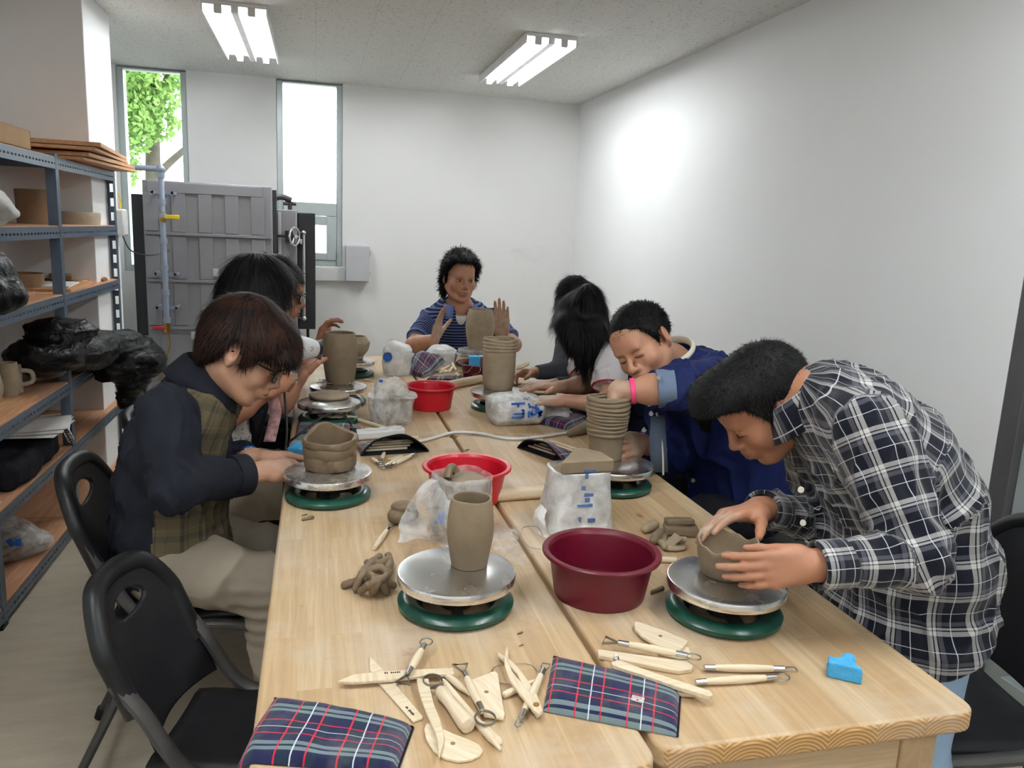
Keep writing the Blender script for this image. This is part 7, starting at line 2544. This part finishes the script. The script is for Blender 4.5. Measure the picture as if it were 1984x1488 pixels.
# ---- man in the navy jacket with his arm in the coil pot
def jacket_man():
    f = unit(V(-.70, -.60, -.38))
    H = Frame(W(1246, 667, 2.14), f, V(-.66, .05, .75), .97)
    lat = V(.15, -1, 0)
    nb = W(1298, 704, 2.20)
    T = [(V(1.37, 2.25, .57), .175, .14), (V(1.365, 2.25, .66), .175, .14), (V(1.345, 2.24, .76), .175, .14), (V(1.29, 2.22, .86), .185, .135), (V(1.20, 2.20, .965), .170, .105), (nb * .6 + V(1.20, 2.20, .965) * .4 - V(0, 0, .01), .095, .07)]
    shl, ell, wrl = W(1385, 742, 2.06), W(1292, 752, 1.95), PC4[0] + V(.018, -.004, PC4[1] + .012)
    shr, elr, wrr = W(1290, 760, 2.36), W(1300, 880, 2.28), W(1240, 858, 2.10)
    legs = [(V(1.33, 2.15, .57), V(.98, 2.12, .54), V(1.0, 2.12, .08)), (V(1.33, 2.35, .57), V(.98, 2.36, .54), V(1.0, 2.36, .08))]
    S = SDF(); add_head(S, H, nb, 1.02, 1.1, 1.04)
    torso_prims(S, T, lat, -.022); S.rc(nb, T[-1][0], .057, .068, .03)
    add_arm(S, shl, ell, wrl); add_arm(S, shr, elr, wrr); legs_prims(S, legs, -.006)
    add_hand(S, wrl, V(-.18, .05, -.95), V(-.8, .2, .2), -1, (.35, .4, .45, .5), .0, (.25, .3), .78)
    add_hand(S, wrr, W(1212, 862, 2.0) - wrr, V(-.75, -.35, 0), 1, (.25, .3, .35, .4), .05, (.6, .3), .95)
    o = body_mesh('person', S, MT['skin'], H, 'man in a navy jacket with a pink wristband, arm inside the tall coil pot', V(1.36, 2.25, 0), .0034, [(W(1225, 860, 2.05), .06), (wrl, .05)])
    g = SDF(); torso_prims(g, T, lat, .022)
    g.rc(shl, ell + (shl - ell) * .12, .080, .066, .05); g.rc(shr, elr, .076, .062, .05); g.cone(elr, elr + (wrr - elr) * .75, .060, .05, .03, rnd=.01)
    g.cone(ell + (shl - ell) * .30, ell + (wrl - ell) * .10, .066, .058, .02, rnd=.008)
    g.half(T[0][0] - V(0, 0, .05), V(0, 0, -1), .01); neck_cut(g, nb + V(0, 0, -.01), V(-.5, -.2, .85))
    g.box(V(1.10, 2.06, .70), (.075, .10, .26), None, .03, .03, 's')
    garment('jacket', g, MT['jacket'], o, None, .0055, .008, 32, 35, (1, 1, .7), None, 'navy jacket')
    ui = SDF(); torso_prims(ui, T, lat, -.004); ui.half(nb + V(0, 0, -.02), V(-.5, -.2, .85), .006)
    garment('undershirt', ui, MT['black_cloth'], o, None, .007, .003, 20, 31)
    d = unit(shl - ell)
    ring_cuff('rolled_sleeve', ell + (wrl - ell) * .20, ell, .0475, .05, MT['jacket_lining'], o, .006)
    # cuff tab with a snap, snaps down the front
    Lo = np.array(o.location)
    for p in (W(1277, 731, 1.905), W(1258, 783, 2.02), W(1262, 801, 2.02), W(1343, 930, 2.02), W(1248, 833, 2.03)):
        MB().cyl(p - Lo + V(.004, .006, 0), p - Lo - V(.003, .005, 0), .0065, seg=14).build('snap_button', MT['steel'], o)
    zp = [W(1272, 800, 2.05), W(1280, 840, 2.05), W(1284, 880, 2.04), W(1285, 920, 2.03)]
    MB().tube(spline(zp, 16) - Lo, .003, 6).build('zip_edge', MT['cream'], o)
    P = np.array([[W(1262, 808, 2.045), W(1276, 806, 2.05), W(1288, 805, 2.055)], [W(1258, 850, 2.045), W(1274, 850, 2.045), W(1290, 850, 2.05)], [W(1262, 915, 2.04), W(1277, 915, 2.035), W(1294, 915, 2.04)]])
    solid(MB().grid(P - Lo).build('jacket_facing', MT['jacket_lining'], o), .004)
    collar('collar', nb + V(.012, .006, -.006), V(-.5, -.2, .85), lat, .072, .060, MT['jacket'], o, .75, .020, .006, None, .030)
    collar('collar_lining', nb + V(.010, .005, .006), V(-.5, -.2, .85), lat, .0685, .006, MT['cream'], o, .75, .000, .004, None, .036)
    ring_cuff('wristband', wrl + (ell - wrl) * .28, ell, .0345, .013, plain('hot_pink_band', srgb(240, 60, 130), .5), o, .0022)
    tr = SDF(); legs_prims(tr, legs, .014); tr.el(T[0][0], (.15, .18, .10), None, .05); tr.half(V(0, 0, .06), V(0, 0, -1), .005)
    garment('trousers', tr, MT['black_cloth'], o, None, .008, .005, 20, 38)
    for l in legs: shoe(o, l[2], V(-1, 0, 0))
    short_hair(H, o, MT['hair_black'], 33, fs=(-.12, -.06, -.045, -.02, -.004, .022, .034, .055, .085, .12), us=(-.068, -.060, -.046, -.002, .022, -.012, .020, .066, .068, .066), grow=.011, n=9000, length=.016, wd=.0015, spike=.35, h=.0036, jit=.3, flow=lambda p: (H.loc(p) * np.array([.5, 0, 0]) + np.array([0, .1, -.02])) @ H.A)
    brows(H, o, MT['hair_black'], .0022); lashes(H, o)


jacket_man()


def long_hair(H, parent, mat, seed, drops, n=6000, length=.10, wd=.003, fringe=True, cut=None, extra=None, h=.005, noise=.003, label=None):
    S = SDF(); k = H.k
    S.el(H(0, -.016, .040), np.array((.090, .108, .092)) * k, H.A, .02)
    for p, q, ra, rb in drops: S.rc(p, q, ra, rb, .03)
    if extra: extra(S)
    if fringe: S.fn(cap_region(H, (-.2, .02, .05, .075, .12), (-1., -1., .02, .035, .045), .7), H.c, .3, .008, 'i')
    fl = lambda p: np.array([0, 0, -1.0]) * 1.0 + .28 * ((H.loc(p) - np.array([0, -.03, .09])) @ H.A) / .12
    return hair_mesh('hair', S, mat, parent, h, [dict(n=n, length=length, width=wd, flow=fl, lift=.01, jit=.04, grav=.5, segs=4)], (noise, 40), seed, label)


# ---- woman with the hair dryer
def dryer_woman():
    H = Frame(W(505, 572, 2.62), V(.86, .42, -.28), V(.2, 0, 1), 1.0)
    lat = V(-.25, 1, 0); nb = W(492, 655, 2.64)
    T = [(V(-.33, 2.66, .57), .16, .125), (V(-.33, 2.66, .66), .145, .115), (V(-.31, 2.66, .76), .15, .115), (V(-.28, 2.65, .86), .165, .11), (V(-.25, 2.65, .95), .145, .09), (nb - V(0, 0, .03), .08, .06)]
    shr, elr, wrr = W(462, 715, 2.50), W(446, 806, 2.44), W(528, 752, 2.46)
    shl, ell, wrl = W(540, 700, 2.80), W(545, 785, 2.74), W(584, 728, 2.80)
    legs = [(V(-.28, 2.56, .57), V(.03, 2.56, .54), V(.0, 2.56, .08)), (V(-.28, 2.76, .57), V(.03, 2.76, .54), V(.0, 2.76, .08))]
    S = SDF(); add_head(S, H, nb, .92, 1.0, .95)
    torso_prims(S, T, lat, -.02); S.rc(nb, T[-1][0], .048, .06, .03)
    add_arm(S, shr, elr, wrr, .84); add_arm(S, shl, ell, wrl, .84); legs_prims(S, legs, -.006)
    add_hand(S, wrr, W(552, 728, 2.52) - wrr, V(.35, .85, .1), 1, ((.7, .9, .6), (.8, 1.0, .6), (.85, 1.0, .6), (.9, 1.0, .6)), .02, (.6, .5), .92, tcurl=.5)
    add_hand(S, wrl, W(608, 694, 2.98) - wrl, V(.75, -.1, -.6), -1, (.15, .2, .2, .25), .05, (.6, .25), .92)
    o = body_mesh('person', S, MT['skin_warm'], H, 'woman in a pale dotted top drying a pot with a hair dryer', V(-.32, 2.66, 0), .004)
    g = SDF(); torso_prims(g, T, lat, .010)
    for sh, el in ((shr, elr), (shl, ell)): g.cone(sh + unit(sh - el) * .015, sh + (el - sh) * .55, .062, .058, .04, rnd=.01)
    g.half(T[0][0] - V(0, 0, .04), V(0, 0, -1), .01); neck_cut(g, nb - V(0, 0, .02), V(.3, 0, .9))
    garment('dotted_top', g, MT['dots'], o, [(T[0][0], T[5][0], lat, .15, 0, 0)], .0065, .005, 18, 45, (1, 1, 1), None, 'pale dotted knit top')
    ap = SDF(); torso_prims(ap, T[:4], lat, .017); ap.half(V(-.205, 0, 0), V(-1, 0, .0), .006); ap.half(V(0, 0, .90), V(0, 0, 1), .01)
    garment('apron', ap, MT['black_cloth'], o, None, .007, .003, 18, 47)
    Lo = np.array(o.location)
    P = spline([W(524, 760, 2.55), W(534, 795, 2.54), W(528, 830, 2.53), (W(522, 856, 2.52))], 14)
    solid(MB().grid(np.stack([P - V(.018, 0, 0), P + V(.018, 0, 0)], 1) - Lo).build('pink_scarf', plain('pink_dotted_scarf', srgb(206, 160, 160), .9, var=.25, vs=60), o), .004)
    tr = SDF(); legs_prims(tr, legs, .022); tr.el(T[0][0], (.15, .18, .10), None, .05); tr.half(V(0, 0, .06), V(0, 0, -1), .005)
    garment('trousers', tr, MT['canvas'], o, None, .008, .005, 20, 48)
    for l in legs: shoe(o, l[2], V(1, 0, 0))
    dr = [(H(s * .055, -.01, .02), H(s * .072, .005 - .02 * (s < 0), -.10), .040, .034) for s in (-1, 1)] + [(H(-.060, .03, .02), H(-.066, .045, -.12), .026, .022), (H(.060, .03, .02), H(.066, .045, -.12), .026, .022), (H(0, -.08, .0), H(0, -.085, -.14), .055, .05), (H(-.05, -.06, 0), H(-.055, -.06, -.14), .045, .04), (H(.05, -.06, 0), H(.055, -.06, -.14), .045, .04)]
    long_hair(H, o, MT['hair_soft'], 43, dr, 6500, .09, .003)
    lashes(H, o)


dryer_woman()


def dryer():
    a = W(560, 672, 2.56); b = W(611, 676, 2.66)
    d = unit(b - a); x, y, _ = basis(d); A = np.array([x, y, d]); L = np.linalg.norm(b - a)
    t = thing('hair_dryer', 'white hair dryer with a black flat nozzle aimed at the barrel pot', 'hair dryer', a); La = np.array(t.location)
    MB().lathe([(0, -.075), (.026, -.072), (.042, -.05), (.047, -.02), (.045, .01), (.038, L * .55), (.031, L - .016), (.030, L - .012), (0, L - .012)], seg=40, axes=A).build('barrel', MT['white_plastic'], t)
    nz = b - La
    n = MB(); R = []
    for q, (w_, h_) in zip((-.014, .002, .012, .030), ((.031, .031), (.031, .031), (.030, .020), (.036, .008))):
        R.append([nz + d * q + unit(V(0, 0, 1) - d * d[2]) * w_ * math.sin(a_) + unit(np.cross(d, V(0, 0, 1))) * h_ * math.cos(a_) for a_ in np.linspace(0, 2 * np.pi, 28, endpoint=False)])
    n.grid(np.array(R), wrap=True); n.add(np.array(R[-1]), [list(range(28))]); n.build('nozzle', MT['black_plastic'], t)
    h0 = a + d * .004 - V(0, 0, .02); h1 = W(549, 742, 2.53)
    MB().tube(spline([h0 - La, (h0 + h1) / 2 - La + V(.004, 0, 0), h1 - La], 12), np.linspace(.030, .021, 12), 20).build('handle', MT['white_plastic'], t)
    MB().tube(spline([h1 - La, h1 - La + V(.004, 0, -.05), W(556, 830, 2.50) - La, W(553, 880, 2.44) - La, V(-.10, 2.36, .60) - La], 24), .0036, 8).build('cord', MT['black_cord'], t)
    m = MB(); p = W(587, 669, 2.60) - La
    s_ = unit(np.cross(d, V(0, 0, 1))) * -1
    for i, (u_, v_) in enumerate([(0, .006), (.004, .0), (-.003, -.006)]):
        c = a + d * (L * .5 + u_) - La - unit(np.cross(V(0, 0, 1), d)) * -1 * 0 + V(0, 0, v_)
        side = unit(np.cross(d, V(0, 0, 1))); c = c + side * .0375
        m.bar(c - d * .005, c + d * .005, .0018, .003, side)
    m.build('lettering', MT['lash'], t)


dryer()


# ---- person in glasses behind her
def glasses_person():
    H = Frame(W(534, 562, 3.16), V(.97, -.10, -.22), V(.2, 0, 1), 1.02)
    lat = V(0, 1, 0); nb = W(515, 625, 3.18)
    T = [(V(-.38, 3.22, .57), .16, .13), (V(-.38, 3.22, .66), .155, .12), (V(-.35, 3.22, .76), .16, .125), (V(-.31, 3.2, .86), .175, .12), (V(-.27, 3.19, .95), .16, .1), (nb - V(0, 0, .03), .085, .065)]
    shr, elr, wrr = W(495, 690, 3.02), W(545, 745, 2.98), W(606, 690, 3.10)
    shl, ell, wrl = W(540, 680, 3.36), W(575, 725, 3.36), W(617, 672, 3.34)
    legs = [(V(-.32, 3.12, .57), V(.0, 3.12, .54), V(-.03, 3.12, .08)), (V(-.32, 3.32, .57), V(.0, 3.32, .54), V(-.03, 3.32, .08))]
    S = SDF(); add_head(S, H, nb, 1.0)
    torso_prims(S, T, lat, -.02); S.rc(nb, T[-1][0], .05, .06, .03)
    add_arm(S, shr, elr, wrr, .9); add_arm(S, shl, ell, wrl, .9); legs_prims(S, legs, -.006)
    add_hand(S, wrr, W(640, 690, 3.14) - wrr, V(.3, .6, -.7), 1, (.3, .35, .4, .4), .04, (.5, .3), .92)
    add_hand(S, wrl, W(628, 636, 3.33) - wrl, V(.75, -.3, -.3), -1, (.5, .6, .6, .7), .05, (.5, .4), .95)
    o = body_mesh('person', S, MT['skin_warm'], H, 'person in glasses half hidden behind the woman with the hair dryer, one hand raised', V(-.37, 3.22, 0), .0045)
    g = SDF(); torso_prims(g, T, lat, .012)
    for sh, el in ((shr, elr), (shl, ell)): g.cone(sh + unit(sh - el) * .015, sh + (el - sh) * .6, .064, .058, .04, rnd=.01)
    g.half(T[0][0] - V(0, 0, .04), V(0, 0, -1), .01); neck_cut(g, nb - V(0, 0, .015), V(.2, 0, .9))
    garment('shirt', g, MT['grey_knit'], o, None, .008, .005, 18, 55)
    tr = SDF(); legs_prims(tr, legs, .014); tr.el(T[0][0], (.15, .17, .10), None, .05); tr.half(V(0, 0, .06), V(0, 0, -1), .005)
    garment('trousers', tr, MT['black_cloth'], o, None, .01, .005, 20, 58)
    for l in legs: shoe(o, l[2], V(1, 0, 0))
    short_hair(H, o, MT['hair_black'], 53, us=(-.085, -.08, -.06, -.006, .02, -.02, -.005, .03, .045, .05), grow=.016, n=4000, length=.03, wd=.002, spike=.15, h=.005)
    glasses(H, o); lashes(H, o)


glasses_person()


# ---- woman in the white top and navy apron
def white_top_woman():
    H = Frame(W(1128, 630, 2.84), V(-.66, -.42, -.62), V(-.4, -.1, .8), 1.0)
    lat = V(.1, -1, 0); nb = W(1172, 672, 2.90)
    T = [(V(1.30, 2.93, .57), .16, .12), (V(1.30, 2.93, .66), .145, .115), (V(1.285, 2.93, .76), .15, .115), (V(1.24, 2.92, .84), .165, .11), (V(1.19, 2.91, .93), .15, .09), (nb - V(-.02, 0, .03), .08, .06)]
    shl, ell, wrl = W(1184, 684, 2.76), W(1178, 785, 2.64), W(1092, 776, 2.66)
    shr, elr, wrr = W(1130, 705, 3.05), W(1135, 745, 2.95), W(1078, 750, 2.84)
    legs = [(V(1.26, 2.83, .57), V(.93, 2.83, .54), V(.96, 2.83, .08)), (V(1.26, 3.03, .57), V(.93, 3.03, .54), V(.96, 3.03, .08))]
    S = SDF(); add_head(S, H, nb, .93, 1.0, .95)
    torso_prims(S, T, lat, -.02); S.rc(nb, T[-1][0], .048, .06, .03)
    add_arm(S, shl, ell, wrl, .84); add_arm(S, shr, elr, wrr, .84); legs_prims(S, legs, -.006)
    add_hand(S, wrl, W(1045, 776, 2.66) - wrl, V(.05, .1, -1), -1, (.12, .15, .15, .2), .06, (.6, .1), .9)
    add_hand(S, wrr, W(1030, 748, 2.80) - wrr, V(.0, -.1, -1), 1, (.12, .15, .15, .2), .06, (.6, .1), .9)
    o = body_mesh('person', S, MT['skin_fair'], H, 'woman with long black hair in a white short sleeved top and navy apron, head bowed', V(1.29, 2.93, 0), .004, [(W(1045, 776, 2.66), .05)])
    g = SDF(); torso_prims(g, T, lat, .012)
    for sh, el in ((shr, elr), (shl, ell)): g.cone(sh + unit(sh - el) * .025, sh + (el - sh) * .68, .066, .064, .045, rnd=.01)
    g.half(T[0][0] - V(0, 0, .04), V(0, 0, -1), .01); neck_cut(g, nb - V(0, 0, .01), V(-.4, -.1, .9))
    garment('white_top', g, MT['white_cloth'], o, None, .006, .006, 38, 65, (1, 1, .6), None, 'white short sleeved top')
    for sh, el in ((shr, elr), (shl, ell)): ring_cuff('sleeve_trim', sh + (el - sh) * .68, sh, .0635, .006, MT['pink_trim'], o, .003)
    p = W(1160, 676, 2.735); Lo = np.array(o.location)
    e = SDF(); e.el(p + V(.01, .02, .0), (.024, .014, .026), None, .01)
    pts, qd = e.mesh(.004); sdf_obj('shoulder_patch', pts, qd, plain('dark_pink_patch', srgb(96, 40, 60), .8, var=.3, vs=60), o)
    ap = SDF(); torso_prims(ap, T[:5], lat, .022); ap.half(V(1.24, 0, 0), V(1, 0, -.35), .006); ap.half(V(0, 0, .92), V(0, 0, 1), .01)
    garment('apron', ap, MT['apron_navy'], o, None, .006, .004, 18, 67)
    tr = SDF(); legs_prims(tr, legs, .014); tr.el(T[0][0], (.15, .17, .10), None, .05); tr.half(V(0, 0, .06), V(0, 0, -1), .005)
    garment('trousers', tr, MT['black_cloth'], o, None, .008, .005, 20, 68)
    for l in legs: shoe(o, l[2], V(-1, 0, 0))
    q = lambda x, y, Y: W(x, y, Y)
    dr = [(H(-.05, .0, .03), q(1098, 640, 2.86), .045, .034), (H(.05, .0, .03), q(1150, 640, 2.74), .05, .045), (q(1110, 640, 2.74), q(1122, 690, 2.74), .042, .022), (q(1128, 650, 2.72), q(1134, 712, 2.73), .044, .014), (q(1150, 640, 2.76), q(1152, 690, 2.75), .045, .022), (H(0, -.05, .0), q(1162, 650, 2.84), .07, .05), (q(1095, 625, 2.76), q(1104, 652, 2.75), .035, .024), (H(0, .05, .06), H(0, .09, .0), .05, .03), (q(1140, 575, 2.78), q(1168, 650, 2.80), .05, .035)]
    long_hair(H, o, MT['hair_soft'], 63, dr, 8000, .07, .003, False)
    lashes(H, o)


white_top_woman()


# ---- person in the charcoal sweater beyond her
def sweater_person():
    H = Frame(W(1122, 604, 3.36), V(-.8, -.25, -.5), V(-.3, 0, .9), 1.0)
    lat = V(.1, -1, 0); nb = W(1150, 640, 3.40)
    T = [(V(1.36, 3.45, .57), .165, .12), (V(1.36, 3.45, .66), .15, .115), (V(1.34, 3.45, .76), .15, .115), (V(1.29, 3.44, .84), .165, .11), (V(1.23, 3.42, .93), .15, .09), (nb - V(-.02, 0, .03), .08, .06)]
    shl, ell, wrl = W(1150, 690, 3.28), W(1125, 748, 3.10), W(1072, 745, 3.06)
    shr, elr, wrr = W(1102, 660, 3.56), W(1086, 718, 3.44), W(1034, 722, 3.40)
    legs = [(V(1.32, 3.35, .57), V(1.0, 3.35, .54), V(1.02, 3.35, .08)), (V(1.32, 3.55, .57), V(1.0, 3.55, .54), V(1.02, 3.55, .08))]
    S = SDF(); add_head(S, H, nb, .95)
    torso_prims(S, T, lat, -.02); S.rc(nb, T[-1][0], .048, .06, .03)
    add_arm(S, shl, ell, wrl, .88); add_arm(S, shr, elr, wrr, .88); legs_prims(S, legs, -.006)
    add_hand(S, wrl, W(1020, 748, 3.04) - wrl, V(0, .1, -1), -1, (.25, .3, .3, .35), .06, (.6, .1), .95)
    add_hand(S, wrr, W(1000, 722, 3.36) - wrr, V(-.2, -.5, -.8), 1, (.6, .6, .6, .6), .05, (.5, .4), .95)
    o = body_mesh('person', S, MT['skin'], H, 'person in a charcoal sweater mostly behind the woman in white, rolling clay', V(1.36, 3.45, 0), .0045, [(W(1020, 748, 3.04), .05)])
    g = SDF(); torso_prims(g, T, lat, .012)
    for sh, el, wr in ((shr, elr, wrr), (shl, ell, wrl)):
        g.rc(sh, el, .060, .052, .045); g.cone(el + unit(el - wr) * .015, el + (wr - el) * .93, .049, .036, .03, rnd=.008)
    g.half(T[0][0] - V(0, 0, .04), V(0, 0, -1), .01); neck_cut(g, nb - V(0, 0, .012), V(-.4, 0, .9))
    garment('sweater', g, MT['grey_knit'], o, None, .0065, .006, 18, 75)
    tr = SDF(); legs_prims(tr, legs, .014); tr.el(T[0][0], (.15, .17, .10), None, .05); tr.half(V(0, 0, .06), V(0, 0, -1), .005)
    garment('trousers', tr, MT['black_cloth'], o, None, .01, .005, 20, 78)
    for l in legs: shoe(o, l[2], V(-1, 0, 0))
    def bump(S): S.el(H(0, -.02, .115), np.array((.062, .07, .05)) * H.k, H.A, .02); S.el(H(0, -.07, -.02), np.array((.075, .05, .09)) * H.k, H.A, .03)
    short_hair(H, o, MT['hair_soft'], 73, us=(-.11, -.10, -.09, -.05, .0, .0, .02, .05, .065, .07), grow=.017, n=3500, length=.05, wd=.003, spike=.08, h=.005, extra=bump, jit=.15)
    lashes(H, o)


sweater_person()
# what the two on that side are working on
c = onz(1018, 752)
lump('clay_roll', 'pale clay roll under the hand of the person in the sweater', c, [('rc', V(-.05, -.01, .012), V(.09, .03, .012), .011, .011)], .003, 'clay_pale', .001)
c = onz(1052, 770)
lump('clay_roll', 'clay roll between the hands of the woman in the white top', c, [('rc', V(-.04, .015, .010), V(.05, -.005, .010), .0095, .0095)], .003, 'clay_pale', .001)
p = W(1006, 712, 3.36)
P = np.array([(-.03, -.010), (.0, -.016), (.035, -.010), (.042, .002), (.03, .010), (-.02, .010)])
b = MB().prism(P, -.003, .003); o = b.build('wood_rib', MT['tool_wood'], None, p + V(0, -.03, .012)); o.rotation_euler = (.5, -.35, .1)
tag(o, 'small wood rib held by the person in the sweater', 'clay tool', TG)
